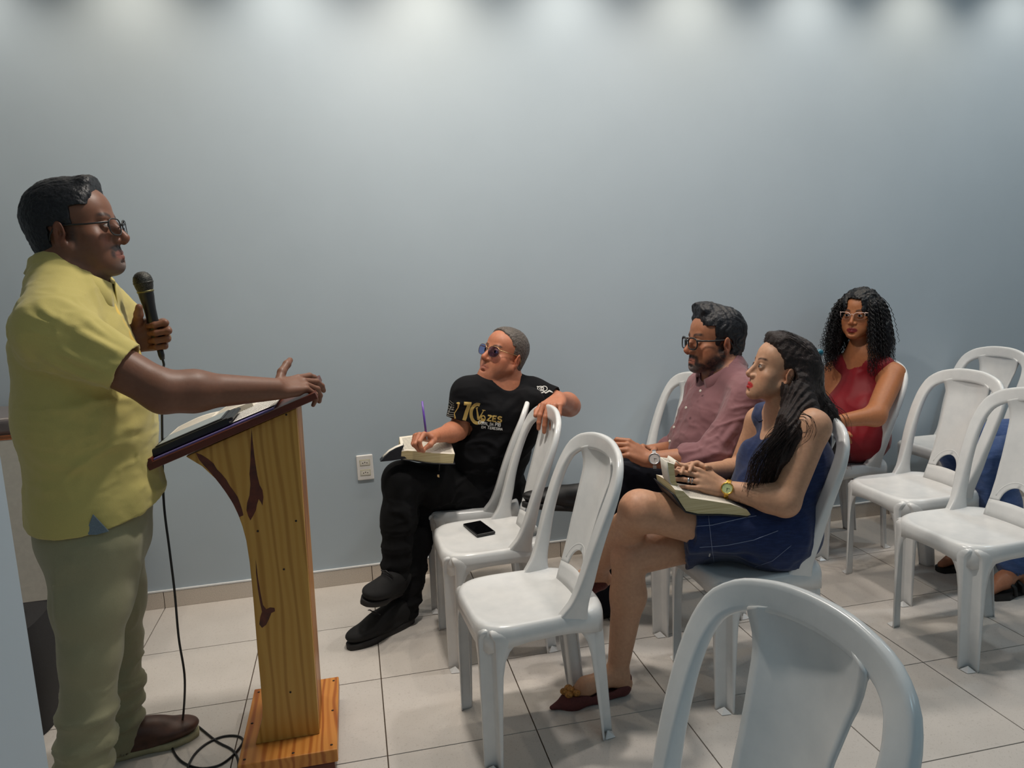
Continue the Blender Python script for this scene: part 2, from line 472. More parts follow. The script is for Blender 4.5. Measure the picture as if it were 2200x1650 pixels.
for n_, x, y, a, lab in CH:
    o = proto if not chairs else copy_tree(proto)
    th = math.radians(a); o.location = (x - .19 * math.cos(th), y - .19 * math.sin(th), 0); o.rotation_euler = (0, 0, th)
    tag(o, lab, 'chair', 'white plastic chairs set out in rows'); chairs[n_] = o

# ------------------------------------------------------------------ wooden lectern
def mat_pine(name, c1, c2, c3, axis='Z', knots=()):
    t = NT(name)
    # slow lengthwise warp so the growth rings wander; rings stretched along the board
    sc = {'Z': (1, 1, .16), 'X': (.16, 1, 1), 'Y': (1, .16, 1)}[axis]
    v = t.coords(scale=sc)
    wv = t.n('ShaderNodeTexWave', wave_type='BANDS', bands_direction='X' if axis != 'X' else 'Y')
    wv.inputs['Scale'].default_value = 7.0; wv.inputs['Distortion'].default_value = 5.5; wv.inputs['Detail'].default_value = 2.0
    wv.inputs['Detail Scale'].default_value = 1.3
    t.l(v, wv.inputs['Vector'])
    f2 = t.noise(t.coords(scale=tuple(60 if s == 1 else 3 for s in sc)), 3, 3)
    c = t.ramp(wv.outputs['Fac'], [(.0, c2), (.22, c1), (.75, c1), (1.0, c3)])
    c = t.mix(t.math('MULTIPLY', f2, .25), c, c3)
    for (kx, kz, rx, rz) in knots:
        g = t.n('ShaderNodeTexCoord'); mp = t.n('ShaderNodeMapping'); t.l(g.outputs['Object'], mp.inputs[0])
        mp.inputs['Location'].default_value = (-kx / rx, 0, -kz / rz); mp.inputs['Scale'].default_value = (1 / rx, 0, 1 / rz)
        nz = t.n('ShaderNodeTexNoise'); nz.inputs['Scale'].default_value = 14; t.l(g.outputs['Object'], nz.inputs['Vector'])
        add = t.n('ShaderNodeVectorMath', operation='LENGTH'); t.l(mp.outputs[0], add.inputs[0])
        d = t.math('ADD', add.outputs['Value'], t.math('MULTIPLY', t.math('SUBTRACT', nz.outputs['Fac'], .5), .9))
        c = t.mix(t.ramp(d, [(.80, (1, 1, 1, 1)), (1.0, (0, 0, 0, 1))]), c, srgb(92, 34, 14))
    t.col(c); t.bump(wv.outputs['Fac'], .06, .002)
    return t.set(.42, spec=.35, coat=.06)
P1, P2, P3 = srgb(198, 152, 76), srgb(170, 122, 54), srgb(188, 140, 66)
M['pine_base'] = mat_pine('varnished_pine_base', srgb(206, 138, 66), srgb(160, 88, 36), srgb(186, 116, 50), 'Y')
M['pine_front'] = mat_pine('varnished_pine_front', srgb(188, 124, 52), srgb(140, 80, 30), srgb(168, 106, 42), 'Z')
M['mahogany'] = mat_pine('dark_red_wood', srgb(96, 44, 28), srgb(66, 26, 16), srgb(82, 36, 22), 'X')
M['dark_screw'] = flat('dark_screw_hole', srgb(40, 28, 20), .7)
M['stain'] = flat('dark_bark_stain', srgb(92, 38, 18), .35, var=.25, scale=40)
HB = .08
LY = -1.336                                                     # near face of the near side panel
lec = empty('lectern', (-.285, -1.22, 0), 0, 'tall varnished pine lectern with dark red sloping top and curved side', 'lectern')
bx0, bx1, by0, by1 = -.417, -.141, -1.428, -1.008
m = MB().box(((bx0 + bx1) / 2, (by0 + by1) / 2, HB - .02), (bx1 - bx0, by1 - by0, .04)); m.build('base_board', M['pine_base'], lec, bevel=.003, world=True)
m = MB()
for y in (by0 + .02, by1 - .02): m.box(((bx0 + bx1) / 2, y, (HB - .04) / 2), (bx1 - bx0 - .02, .036, HB - .04))
m.box((bx1 - .03, (by0 + by1) / 2, (HB - .04) / 2), (.03, by1 - by0 - .08, HB - .04)); m.box((bx0 + .03, (by0 + by1) / 2, (HB - .04) / 2), (.03, by1 - by0 - .08, HB - .04))
m.build('base_skirt', M['mahogany'], lec, bevel=.003, world=True)
prof_px = [(399, 981), (434, 1002), (462, 1028), (481, 1052), (500, 1082), (512, 1107), (521, 1132), (529, 1162), (536, 1207), (541, 1255), (545, 1300), (549, 1350), (553, 1400), (559, 1461), (564, 1523), (563, 1545), (549, 1600),
           (686.5, 1575), (636.5, 877)]
prof3 = [at(x, y, Y=LY) for x, y in prof_px]
zb = HB
prof3[16][2] = zb; prof3[17][2] = zb
kn = [at(x, y, Y=LY) for x, y in ((545, 1085), (541, 1000), (573, 1318), (563, 1270))]
M['pine'] = mat_pine('varnished_pine', P1, P2, P3, 'Z', [])
side_poly = [tuple(p) for p in prof3]
TH = .024
fx1 = max(prof3[17][0], prof3[18][0])
for yo in (0.0, .200):
    pp = [(p[0], p[1] + yo, p[2]) for p in side_poly]
    MB().prism(pp, (0, TH, 0)).build('side_panel', M['pine'], lec, bevel=.002, world=True)
# front board between/over the side panels
r0, r1 = prof3[17], prof3[18]
MB().prism([(r0[0] - .016, LY + TH, zb), (r0[0] + .001, LY + TH, zb), (r1[0] + .001, LY + TH, r1[2]), (r1[0] - .016, LY + TH, r1[2] - .006)], (0, .200 - TH, 0)).build('front_board', M['pine_front'], lec, bevel=.002, world=True)
# dark knots and bark streaks of the near side panel: thin inlays that follow the shapes in the wood
def inlay(pxs, name='wood_knot'):
    pts = [at(x, y, Y=LY) for x, y in pxs]
    MB().prism([(p[0], LY - .0006, p[2]) for p in pts], (0, .003, 0)).build(name, M['stain'], lec, world=True)
inlay([(421, 973), (433, 977), (447, 986), (459, 996), (466, 1008), (476, 1018), (486, 1030), (494, 1044), (503, 1056), (511, 1068), (516, 1082), (520, 1094), (523, 1107), (514, 1111), (506, 1092), (496, 1074), (484, 1056), (470, 1037), (455, 1018), (440, 1002), (428, 988)])
inlay([(540.5, 921), (543, 948), (546, 975), (549.5, 1000), (553, 1022), (558, 1042), (564, 1053), (566, 1068), (564, 1086), (560, 1078), (556, 1072), (552, 1084), (550, 1096), (544, 1108), (538, 1118), (533, 1108), (529.5, 1096), (531, 1080), (536, 1064), (538, 1040), (536, 1018), (538, 990), (539, 950)])
inlay([(549.5, 1202), (554, 1240), (560, 1275), (565, 1300), (572, 1309), (580, 1305), (590, 1306), (591, 1313), (583, 1317), (578, 1330), (572, 1342), (563, 1349), (557, 1341), (559, 1326), (563, 1314), (559, 1296), (554, 1266), (550, 1230)])
m = MB()
for (x, y) in ((615, 891), (636, 1119), (554, 1141), (610, 1223), (624, 1487)):
    p = at(x, y, Y=LY); MB().lathe([(.0001, 0), (.003, 0), (.003, .002), (.0001, .002)], 10, Matrix.Translation((p[0], LY + .0009, p[2])) @ Matrix.Rotation(PI / 2, 4, 'X')).build('screw_plug', M['dark_screw'], lec, world=True)

m = MB()
for (fx, fy) in ((.06, .06), (.94, .06), (.06, .94), (.94, .94), (.94, .5), (.06, .5), (.55, .04)):
    MB().lathe([(.0001, .0), (.004, 0), (.004, .001), (.0001, .001)], 10, Matrix.Translation((bx0 + (bx1 - bx0) * fx, by0 + (by1 - by0) * fy, HB))).build('base_screw', M['dark_screw'], lec, world=True)
# sloping top board
TBY0, TBY1 = -1.375, -.985
tl, tr = at(321, 1012, Y=TBY0), at(683, 857, Y=TBY0)
slope = math.atan2(tr[2] - tl[2], tr[0] - tl[0]); tdir = np.array([math.cos(slope), 0, math.sin(slope)]); tnor = np.array([-math.sin(slope), 0, math.cos(slope)])
tlen = (tr[0] - tl[0]) / math.cos(slope)
TTH = .020
def top_pt(s, y, h=0.0):
    """s along the slope (m, from the lower end), y across, h above the top face"""
    return tl + tdir * s + tnor * (TTH + h) + np.array([0, y - TBY0, 0])
TR = np.stack([tdir, np.array([0, 1.0, 0]), tnor], 1)
TM = Matrix(((TR[0][0], TR[0][1], TR[0][2], 0), (TR[1][0], TR[1][1], TR[1][2], 0), (TR[2][0], TR[2][1], TR[2][2], 0), (0, 0, 0, 1)))
c = top_pt(tlen / 2, (TBY0 + TBY1) / 2, -TTH / 2)
MB().box(c, (tlen, TBY1 - TBY0, TTH), TR).build('sloping_top', M['mahogany'], lec, bevel=.002, world=True)
c = top_pt(.009, (TBY0 + TBY1) / 2, .005)
MB().box(c, (.018, TBY1 - TBY0, .013), TR).build('book_stop', M['mahogany'], lec, bevel=.002, world=True)
print('lectern top', tl, tr, math.degrees(slope), tlen)

# papers, open book and tablet on the sloping top
def on_top_obj(builder, name, mat, s, y, h, rot=0.0):
    o = builder.build(name, mat); q = TM @ Matrix.Rotation(rot, 4, 'Z'); p = top_pt(s, y, h)
    o.matrix_world = Matrix.Translation(V(p)) @ q; return o
def mat_print(name, base, ink, sx, sy, lo=.42, margin=(.1, .9)):
    """lines of small print across x, running down y of the object's generated box"""
    t = NT(name); tc = t.n('ShaderNodeTexCoord'); sep = t.n('ShaderNodeSeparateXYZ'); t.l(tc.outputs['Generated'], sep.inputs[0])
    rows = t.math('FRACT', t.math('MULTIPLY', sep.outputs[0], sx))
    rid = t.math('FLOOR', t.math('MULTIPLY', sep.outputs[0], sx))
    cv = t.n('ShaderNodeCombineXYZ'); t.l(t.math('MULTIPLY', sep.outputs[1], sy), cv.inputs[0]); t.l(rid, cv.inputs[1])
    wn = t.noise(cv.outputs[0], 1.0, 1)
    on = t.math('MULTIPLY', t.math('LESS_THAN', rows, .5), t.math('GREATER_THAN', wn, lo))
    mm = t.math('MULTIPLY', t.math('GREATER_THAN', sep.outputs[1], margin[0]), t.math('LESS_THAN', sep.outputs[1], margin[1]))
    mx = t.math('MULTIPLY', t.math('GREATER_THAN', sep.outputs[0], .06), t.math('LESS_THAN', sep.outputs[0], .94))
    t.col(t.mix(t.math('MULTIPLY', t.math('MULTIPLY', on, t.math('MULTIPLY', mm, mx)), .75), base, ink))
    return t.set(.7)
M['print'] = mat_print('printed_sheet', srgb(226, 222, 216), srgb(70, 66, 66), 26, 30)
M['print_book'] = mat_print('book_page_print', srgb(222, 214, 200), srgb(84, 78, 72), 44, 40, .36)
M['lilac'] = flat('lilac_folder', srgb(120, 108, 168), .5)
M['orange'] = flat('orange_card', srgb(206, 132, 44), .6)
def sheet(w_, d_, th=.0012, nx=8, curl=0.0):
    m = MB(); P = [[(-w_ / 2 + w_ * i / nx, -d_ / 2 + d_ * j / 6, curl * math.sin(PI * i / nx)) for j in range(7)] for i in range(nx + 1)]
    m.grid(P); top = [[(p[0], p[1], p[2] + th) for p in r] for r in P]; m.grid(top); return m
o = on_top_obj(MB().box((0, 0, .002), (.34, .30, .004)), 'lilac_folder', M['lilac'], .19, -1.215, .0005); tag(o, 'thin lilac folder lying flat on the sloping lectern top', 'folder')
o = on_top_obj(MB().box((0, 0, .0008), (.20, .27, .0016)), 'orange_card', M['orange'], .262, -1.165, .005, .03); tag(o, 'orange card under the white printed sheet on the lectern', 'card')
o = on_top_obj(sheet(.19, .25), 'printed_sheet', M['print'], .278, -1.215, .0072, -.04); tag(o, 'white printed sheet lying on the upper half of the lectern top', 'paper')
# open book behind the tablet
bk = empty('open_book', tuple(top_pt(.145, -1.06, .005)), 0, 'open white paged book lying on the lectern behind the tablet', 'book')
def page_block(sgn, w_, d_, th):
    P = []
    for i in range(11):
        u = i / 10; x = sgn * w_ * u; z = th * (.55 + .45 * math.sin(min(1, u * 1.7) * PI / 2) - .25 * u * u)
        P.append([(x, -d_ / 2 + d_ * j / 4, z) for j in range(5)])
    m = MB(); m.grid(P)
    bot = [[(p[0], p[1], 0.0) for p in r] for r in P]; m.grid(bot)
    m.grid([P[-1], bot[-1]]); m.grid([[r[0] for r in P], [r[0] for r in bot]]); m.grid([[r[-1] for r in P], [r[-1] for r in bot]])
    return m
for sgn in (-1, 1):
    o = page_block(sgn, .135, .19, .022).build('page_block', [M['print_book']], bk)
    o.matrix_local = TM
bk2 = MB().box((0, 0, -.001), (.275, .196, .002)).build('cover', M['black_plastic'], bk); bk2.matrix_local = TM
# tablet in a black folio case
tb = empty('tablet', tuple(top_pt(.125, -1.265, .006)), 0, 'black tablet in a folio case leaning on the lower lectern top', 'tablet')
TMr = TM @ Matrix.Rotation(.0, 4, 'Z')
o = MB().box((0, 0, .011), (.222, .165, .021)).build('folio_case', M['black_plastic'], tb, bevel=.004); o.matrix_local = TMr
o = MB().box((0, 0, .0225), (.190, .145, .004)).build('tablet_body', M['black_plastic'], tb, bevel=.0018); o.matrix_local = TMr
M['tablet_screen'] = flat('tablet_glass_reflection_tint', srgb(158, 166, 168), .3, var=.0)  # pale grey is the screen's reflection painted into its colour
o = MB().box((0, 0, .0248), (.176, .132, .0008)).build('screen', M['tablet_screen'], tb); o.matrix_local = TMr
o = MB().box((.116, 0, .014), (.016, .165, .010)).build('case_flap', M['black_plastic'], tb, bevel=.004); o.matrix_local = TMr

# ------------------------------------------------------------------ wall outlet
M['outlet_plate'] = flat('outlet_plastic', srgb(226, 222, 218), .35, var=.02)
M['outlet_insert'] = flat('outlet_insert', srgb(206, 202, 190), .45, var=.02)
M['outlet_mark'] = flat('outlet_outline', srgb(172, 164, 110), .5)
oc = at(784.5, 1003.5, Y=WALL_Y); ot = empty('wall_outlet', (oc[0], WALL_Y, oc[2]), 0, 'white double power outlet plate on the blue wall left of the black T-shirt man', 'outlet')
MB().box((0, -.005, 0), (.075, .010, .118)).build('cover_plate', M['outlet_plate'], ot, bevel=.0045, seg=3)
for dz in (.0235, -.0235):
    MB().box((0, -.0102, dz), (.046, .002, .027)).build('socket_frame', M['outlet_mark'], ot)
    ins = MB().box((0, -.0108, dz), (.0435, .0024, .0245)).build('socket', M['outlet_insert'], ot)
    hexa = [(-.021, 0), (-.012, .0085), (.012, .0085), (.021, 0), (.012, -.0085), (-.012, -.0085)]
    MB().prism([(x, -.0122, dz + z) for x, z in hexa], (0, .001, 0)).build('socket_recess', M['paper'], ins)
    m = MB()
    for dx, ddz in ((-.0095, -.001), (0, .002), (.0095, -.001)):
        m.lathe([(.0001, 0), (.0024, 0), (.0024, .0006), (.0001, .0006)], 12, Matrix.Translation((dx, -.0124, dz + ddz)) @ Matrix.Rotation(PI / 2, 4, 'X'))
    m.build('pin_hole', M['black_plastic'], ins)

# ------------------------------------------------------------------ grey and white machine on castors behind the speaker
M['machine_white'] = flat('machine_shell', srgb(204, 200, 190), .45, var=.03)
M['machine_grey'] = flat('machine_dark_grey', srgb(92, 94, 100), .5, var=.04)
M['machine_lid'] = flat('machine_lid', srgb(104, 98, 98), .3, var=.04)
M['copper'] = flat('copper_trim', srgb(190, 120, 84), .25, .9)
xr = -.985; x0m = -1.72; yb_, yf_ = -.03, -.42
mc = empty('office_machine', ((x0m + xr) / 2, (yb_ + yf_) / 2, 0), 0, 'bulky white and grey office machine on castors behind the man in the yellow shirt', 'machine')
def rounded(xa, xb, za, zb, r, y, corners=(1, 1, 1, 1), n=8):
    pts = []
    for k, (cx, cz, a0) in enumerate(((xb - r, zb - r, 0), (xa + r, zb - r, PI / 2), (xa + r, za + r, PI), (xb - r, za + r, 1.5 * PI))):
        rr = r if corners[k] else .002
        cx = (xb - rr) if k in (0, 3) else (xa + rr); cz = (zb - rr) if k in (0, 1) else (za + rr)
        for i in range(n + 1): a = a0 + PI / 2 * i / n; pts.append((cx + rr * math.cos(a), y, cz + rr * math.sin(a)))
    return pts
MB().prism(rounded(x0m + .01, xr - .006, .075, .36, .03, yb_, (0, 0, 0, 1)), (0, yf_ - yb_ + .03, 0)).build('lower_body', M['machine_grey'], mc, world=True, bevel=.006)
MB().prism(rounded(x0m, xr, .262, .90, .07, yb_ - .003, (1, 1, 0, 1)), (0, yf_ - yb_, 0)).build('shell', M['machine_white'], mc, world=True, bevel=.008, seg=3)
MB().prism(rounded(x0m + .27, x0m + .40, .30, .50, .012, yf_ - .001, (1, 1, 1, 1)), (0, -.004, 0)).build('paper_slot', M['black_plastic'], mc, world=True)
MB().box(((x0m + xr) / 2, (yb_ + yf_) / 2, .940), (xr - x0m - .02, .36, .07)).build('lid', M['machine_lid'], mc, world=True, bevel=.02, seg=4)
MB().box(((x0m + xr) / 2, yf_ + .004, .903), (xr - x0m - .06, .02, .018)).build('lid_trim', M['copper'], mc, world=True, bevel=.006)
for cx_ in (x0m + .08, xr - .07):
    for cy_ in (yf_ + .10, yb_ - .07):
        cst = MB().box((cx_, cy_, .066), (.04, .04, .02)).build('castor', M['black_plastic'], mc, world=True, bevel=.003)
        wl = MB()
        for s in (-.012, .012): wl.lathe([(.0001, -.009), (.026, -.009), (.028, 0), (.026, .009), (.0001, .009)], 20, Matrix.Translation((cx_ + .012, cy_ + s, .028)) @ Matrix.Rotation(PI / 2, 4, 'X'))
        o = wl.build('castor_wheel', M['black_plastic'], None); o.parent = cst
# black bag with red piping on the floor at the left edge
M['bag_black'] = flat('black_nylon', srgb(26, 25, 28), .75, var=.15, scale=300, bump=.2)
M['red_piping'] = flat('red_piping', srgb(150, 24, 28), .5)
bp = at(84, 1560, Z=0); bg = empty('black_bag', (bp[0] - .05, bp[1] + .05, 0), 0, 'black bag with red piping on the floor at the left edge', 'bag')
P = []
for i in range(9):
    t = i / 8; z = .36 * t; s = 1 + .12 * math.sin(PI * t) - .35 * max(0, t - .6)
    P.append([(.10 * s * math.copysign(abs(math.cos(a)) ** .6, math.cos(a)), .16 * s * math.copysign(abs(math.sin(a)) ** .6, math.sin(a)), z + .002) for a in np.linspace(0, 2 * PI, 28, endpoint=False)])
m = MB().grid(P, closed_u=True); m.add(P[-1], [tuple(range(28))], True); m.add(P[0], [tuple(range(28))[::-1]], True); m.build('bag_body', M['bag_black'], bg)
m = MB()
for k in (3, 11): m.tube([(P[i][k][0] * 1.02, P[i][k][1] * 1.02, P[i][k][2]) for i in range(9)], .004, 6)
m.build('piping', M['red_piping'], bg)
MB().tube([(0, -.07, .355), (0, -.06, .42), (0, 0, .45), (0, .06, .42), (0, .07, .355)], .010, 8).build('handle', M['bag_black'], bg)

# navy tag on chair J, phone on chair B
M['navy'] = flat('navy_card', srgb(28, 30, 66), .5)
jt = at(1995, 961, Y=-.31)
tg = empty('navy_tag', (jt[0], jt[1], jt[2] - .012), 0, 'small navy tag with a pale stripe hooked on the far chair seat edge', 'tag')
jx = chairs['J'].location.x + .2045
tg.location = (jx - .0, -.335, .405)
MB().box((.002, 0, .0), (.004, .05, .05)).build('card', M['navy'], tg, bevel=.001); MB().box((.0045, 0, .006), (.001, .03, .007)).build('stripe', M['paper'], tg)
pa, pb, pcn, pd = [at(x, y, Z=.442) for x, y in ((988, 1118), (1021, 1106), (1071, 1144), (1038, 1156))]
pc_ = (pa + pb + pcn + pd) / 4; ang = math.atan2(*( (pcn + pd - pa - pb)[[1, 0]] ))
ln = np.linalg.norm((pcn + pd - pa - pb) / 2); wd = np.linalg.norm((pb + pcn - pa - pd) / 2); print('phone', ln, wd, math.degrees(ang), pc_)
ph = empty('phone', (pc_[0], pc_[1], .4265), ang, 'black phone lying face up on an empty white chair seat', 'phone')
MB().box((0, 0, .0055), (.152, .076, .0105)).build('case', M['black_plastic'], ph, bevel=.0035, seg=3)
MB().box((0, 0, .0110), (.144, .068, .0008)).build('screen', M['screen'], ph, bevel=.0003)

# ================================================================== implicit surfaces for bodies and clothes
def nrm(v): v = np.asarray(v, float); return v / (np.linalg.norm(v) + 1e-12)
def A(*p): return np.array(p, float)
def lerp(a, b, t): return np.asarray(a, float) * (1 - t) + np.asarray(b, float) * t
def _h(i, j, k, s):
    n = (i.astype(np.int64) * 73856093) ^ (j.astype(np.int64) * 19349663) ^ (k.astype(np.int64) * 83492791) ^ (s * 2654435)
    n = (n ^ (n >> 13)) * 1274126177 & 0x7fffffff; n = (n ^ (n >> 16)) & 0xffff
    return n / 32767.5 - 1.0
def vnoise(P, s=0):
    P = np.asarray(P, float); I = np.floor(P).astype(np.int64); f = P - I; f = f * f * (3 - 2 * f); out = 0
    for dx in (0, 1):
        for dy in (0, 1):
            for dz in (0, 1):
                wgt = (f[:, 0] if dx else 1 - f[:, 0]) * (f[:, 1] if dy else 1 - f[:, 1]) * (f[:, 2] if dz else 1 - f[:, 2])
                out = out + wgt * _h(I[:, 0] + dx, I[:, 1] + dy, I[:, 2] + dz, s)
    return out
def smin(a, b, k):
    if k <= 0: return np.minimum(a, b)
    h = np.maximum(k - np.abs(a - b), 0) / k; return np.minimum(a, b) - h * h * k * .25
def smax(a, b, k): return -smin(-a, -b, k)
class Field:
    def __init__(s): s.p = []
    def _add(s, f, c, R, op, k, clips): s.p.append((f, np.asarray(c, float), R, op, k, clips)); return s
    def cone(s, a, b, ra, rb=None, k=.02, op='u', flat=None, clips=()):
        """tapered capsule; flat=(unit axis, factor) widens (>1) or thins (<1) it along the axis"""
        a = A(*a); b = A(*b); rb = ra if rb is None else rb; ba = b - a; l2 = ba @ ba + 1e-12
        if flat is None:
            def f(P):
                pa = P - a; t = np.clip(pa @ ba / l2, 0, 1); q = pa - t[:, None] * ba
                return np.sqrt((q * q).sum(1)) - (ra + (rb - ra) * t)
            m = 1.0
        else:
            n = nrm(flat[0]); sc = flat[1]; ba2 = ba + n * (ba @ n) * (1 / sc - 1); l22 = ba2 @ ba2 + 1e-12; m = max(sc, 1.0); mn = min(sc, 1.0)
            def f(P):
                pa = P - a; pa = pa + np.outer((pa @ n) * (1 / sc - 1), n); t = np.clip(pa @ ba2 / l22, 0, 1); q = pa - t[:, None] * ba2
                return (np.sqrt((q * q).sum(1)) - (ra + (rb - ra) * t)) * mn
        return s._add(f, (a + b) / 2, math.sqrt(l2) / 2 + max(ra, rb) * m, op, k, clips)
    def chain(s, pts, rad, k=.02, op='u', flat=None, clips=()):
        for i in range(len(pts) - 1): s.cone(pts[i], pts[i + 1], rad[i], rad[i + 1], k, op, flat, clips)
        return s
    def ell(s, c, r, R=None, k=.02, op='u', clips=()):
        c = A(*c); r = A(*r); Rt = np.eye(3) if R is None else np.asarray(R, float)
        def f(P):
            q = (P - c) @ Rt; k0 = np.sqrt(((q / r) ** 2).sum(1)); k1 = np.sqrt(((q / r ** 2) ** 2).sum(1)) + 1e-9
            return k0 * (k0 - 1) / k1
        return s._add(f, c, float(r.max()), op, k, clips)
    def sph(s, c, r, k=.02, op='u', clips=()): return s.cone(c, A(*c) + A(0, 0, 1e-4), r, r, k, op, None, clips)
    def box(s, c, hs, R=None, rad=.01, k=.01, op='u', clips=()):
        c = A(*c); hs = A(*hs) - rad; Rt = np.eye(3) if R is None else np.asarray(R, float)
        def f(P):
            q = np.abs((P - c) @ Rt) - hs; return np.sqrt((np.maximum(q, 0) ** 2).sum(1)) + np.minimum(q.max(1), 0) - rad
        return s._add(f, c, float(np.linalg.norm(hs)) + rad, op, k, clips)
    def _comb(s, d, dp, op, k):
        if op == 'u': return smin(d, dp, k)
        if op == 's': return smax(d, -dp, k)
    MARG = .07
    def eval_blocks(s, Pb, cen, rad):
        """Pb (B,n,3)"""
        Bn, n, _ = Pb.shape; d = np.full((Bn, n), 9.0)
        for f, c, R, op, k, clips in s.p:
            idx = np.nonzero(np.linalg.norm(cen - c, axis=1) < R + s.MARG + rad)[0]
            if len(idx) == 0: continue
            P = Pb[idx].reshape(-1, 3); dp = f(P)
            for (pt, nn, kk) in clips: dp = smax(dp, (P - pt) @ nn, kk)
            d[idx] = s._comb(d[idx].reshape(-1), dp, op, k).reshape(len(idx), n)
        return d
    def __call__(s, P):
        d = np.full(len(P), 9.0)
        for f, c, R, op, k, clips in s.p:
            q = P - c; idx = np.nonzero((q * q).sum(1) < (R + s.MARG) ** 2)[0]
            if len(idx) == 0: continue
            Pi = P[idx]; dp = f(Pi)
            for (pt, nn, kk) in clips: dp = smax(dp, (Pi - pt) @ nn, kk)
            d[idx] = s._comb(d[idx], dp, op, k)
        return d
    def bounds(s):
        lo = np.min([c - R for f, c, R, op, k, cl in s.p if op == 'u'], axis=0); hi = np.max([c + R for f, c, R, op, k, cl in s.p if op == 'u'], axis=0)
        return lo - .02, hi + .02
    def grad(s, P, e=.002):
        g = np.zeros_like(P)
        for v in (A(1, 1, 1), A(1, -1, -1), A(-1, 1, -1), A(-1, -1, 1)): g += v * s(P + v * e)[:, None]
        return g / (4 * e)
CORN = np.array([(i, j, k) for i in (0, 1) for j in (0, 1) for k in (0, 1)])
EDG = [(a, b) for a in range(8) for b in range(a + 1, 8) if np.abs(CORN[a] - CORN[b]).sum() == 1]
def polygonise(F, h, region=None, lo=None, hi=None, newton=1, B=8):
    """naive surface nets on sparse blocks; returns verts, quads"""
    l0, h0 = F.bounds()
    lo = l0 if lo is None else np.maximum(lo, l0); hi = h0 if hi is None else np.minimum(hi, h0)
    S = h * B; nb = np.maximum(1, np.ceil((hi - lo) / S).astype(int)); NB = nb * B
    g = np.stack(np.meshgrid(*[np.arange(n) for n in nb], indexing='ij'), -1).reshape(-1, 3)
    cen = lo + (g + .5) * S; hd = S * .8661
    keep = np.zeros(len(g), bool)
    for i in range(0, len(g), 200000): keep[i:i + 200000] = np.abs(F(cen[i:i + 200000])) < hd * 1.35 + .004
    g = g[keep]; cen = cen[keep]
    off = np.stack(np.meshgrid(*[np.arange(B + 1)] * 3, indexing='ij'), -1).reshape(-1, 3)
    CI, CV = [], []
    for i in range(0, len(g), 1500):
        gg = g[i:i + 1500]; Pb = lo + (gg[:, None, :] * B + off[None]) * h
        d = F.eval_blocks(Pb, cen[i:i + 1500], hd).reshape(-1, B + 1, B + 1, B + 1)
        corn = np.stack([d[:, a:a + B, b:b + B, c:c + B] for a, b, c in CORN], -1)
        ins = (corn < 0).sum(-1); m = (ins > 0) & (ins < 8)
        w_ = np.argwhere(m); CI.append(gg[w_[:, 0]] * B + w_[:, 1:]); CV.append(corn[m])
    CI = np.concatenate(CI); CV = np.concatenate(CV)
    if region is not None:
        kq = region(lo + (CI + .5) * h); CI = CI[kq]; CV = CV[kq]
    acc = np.zeros((len(CI), 3)); cnt = np.zeros(len(CI))
    for a, b in EDG:
        va, vb = CV[:, a], CV[:, b]; m = (va < 0) != (vb < 0); t = va[m] / (va[m] - vb[m])
        acc[m] += CORN[a] + t[:, None] * (CORN[b] - CORN[a]); cnt[m] += 1
    vert = lo + (CI + acc / cnt[:, None]) * h
    key = (CI[:, 0] * (NB[1] + 2) + CI[:, 1]) * (NB[2] + 2) + CI[:, 2]
    o = np.argsort(key); key = key[o]; vert = vert[o]; CI = CI[o]; CV = CV[o]
    def look(I):
        k_ = (I[:, 0] * (NB[1] + 2) + I[:, 1]) * (NB[2] + 2) + I[:, 2]; p_ = np.searchsorted(key, k_); p_ = np.minimum(p_, len(key) - 1)
        return np.where(key[p_] == k_, p_, -1)
    Q = []
    for ax, cb in ((0, 4), (1, 2), (2, 1)):
        u, v = [(1, 2), (2, 0), (0, 1)][ax]; m = (CV[:, 0] < 0) != (CV[:, cb] < 0); I = CI[m]; flip = CV[m][:, 0] < 0
        du = np.zeros(3, int); du[u] = 1; dv = np.zeros(3, int); dv[v] = 1
        q = np.stack([look(I), look(I - du), look(I - du - dv), look(I - dv)], 1)
        q[flip] = q[flip]; q = np.where(flip[:, None], q, q[:, ::-1]); Q.append(q[(q >= 0).all(1)])
    Q = np.concatenate(Q)
    for _ in range(newton):
        d = F(vert); gr = F.grad(vert, h * .4); gl = (gr * gr).sum(1); st = d / np.maximum(gl, .25); st = np.clip(st, -h, h); vert = vert - gr * st[:, None]
    return vert, Q
def join(parts):
    vs_, qs = [], []; b = 0
    for v, q in parts: vs_.append(v); qs.append(q + b); b += len(v)
    return np.concatenate(vs_), np.concatenate(qs)
def vnormals(v, q):
    n = np.zeros_like(v); fn = np.cross(v[q[:, 2]] - v[q[:, 0]], v[q[:, 3]] - v[q[:, 1]])
    for i in range(4): np.add.at(n, q[:, i], fn)
    return n / (np.linalg.norm(n, axis=1)[:, None] + 1e-12)
def set_color(me, rgb):
    a = me.color_attributes.new('Col', 'FLOAT_COLOR', 'POINT'); c = np.ones((len(me.vertices), 4), np.float32); c[:, :3] = rgb
    a.data.foreach_set('color', c.ravel())

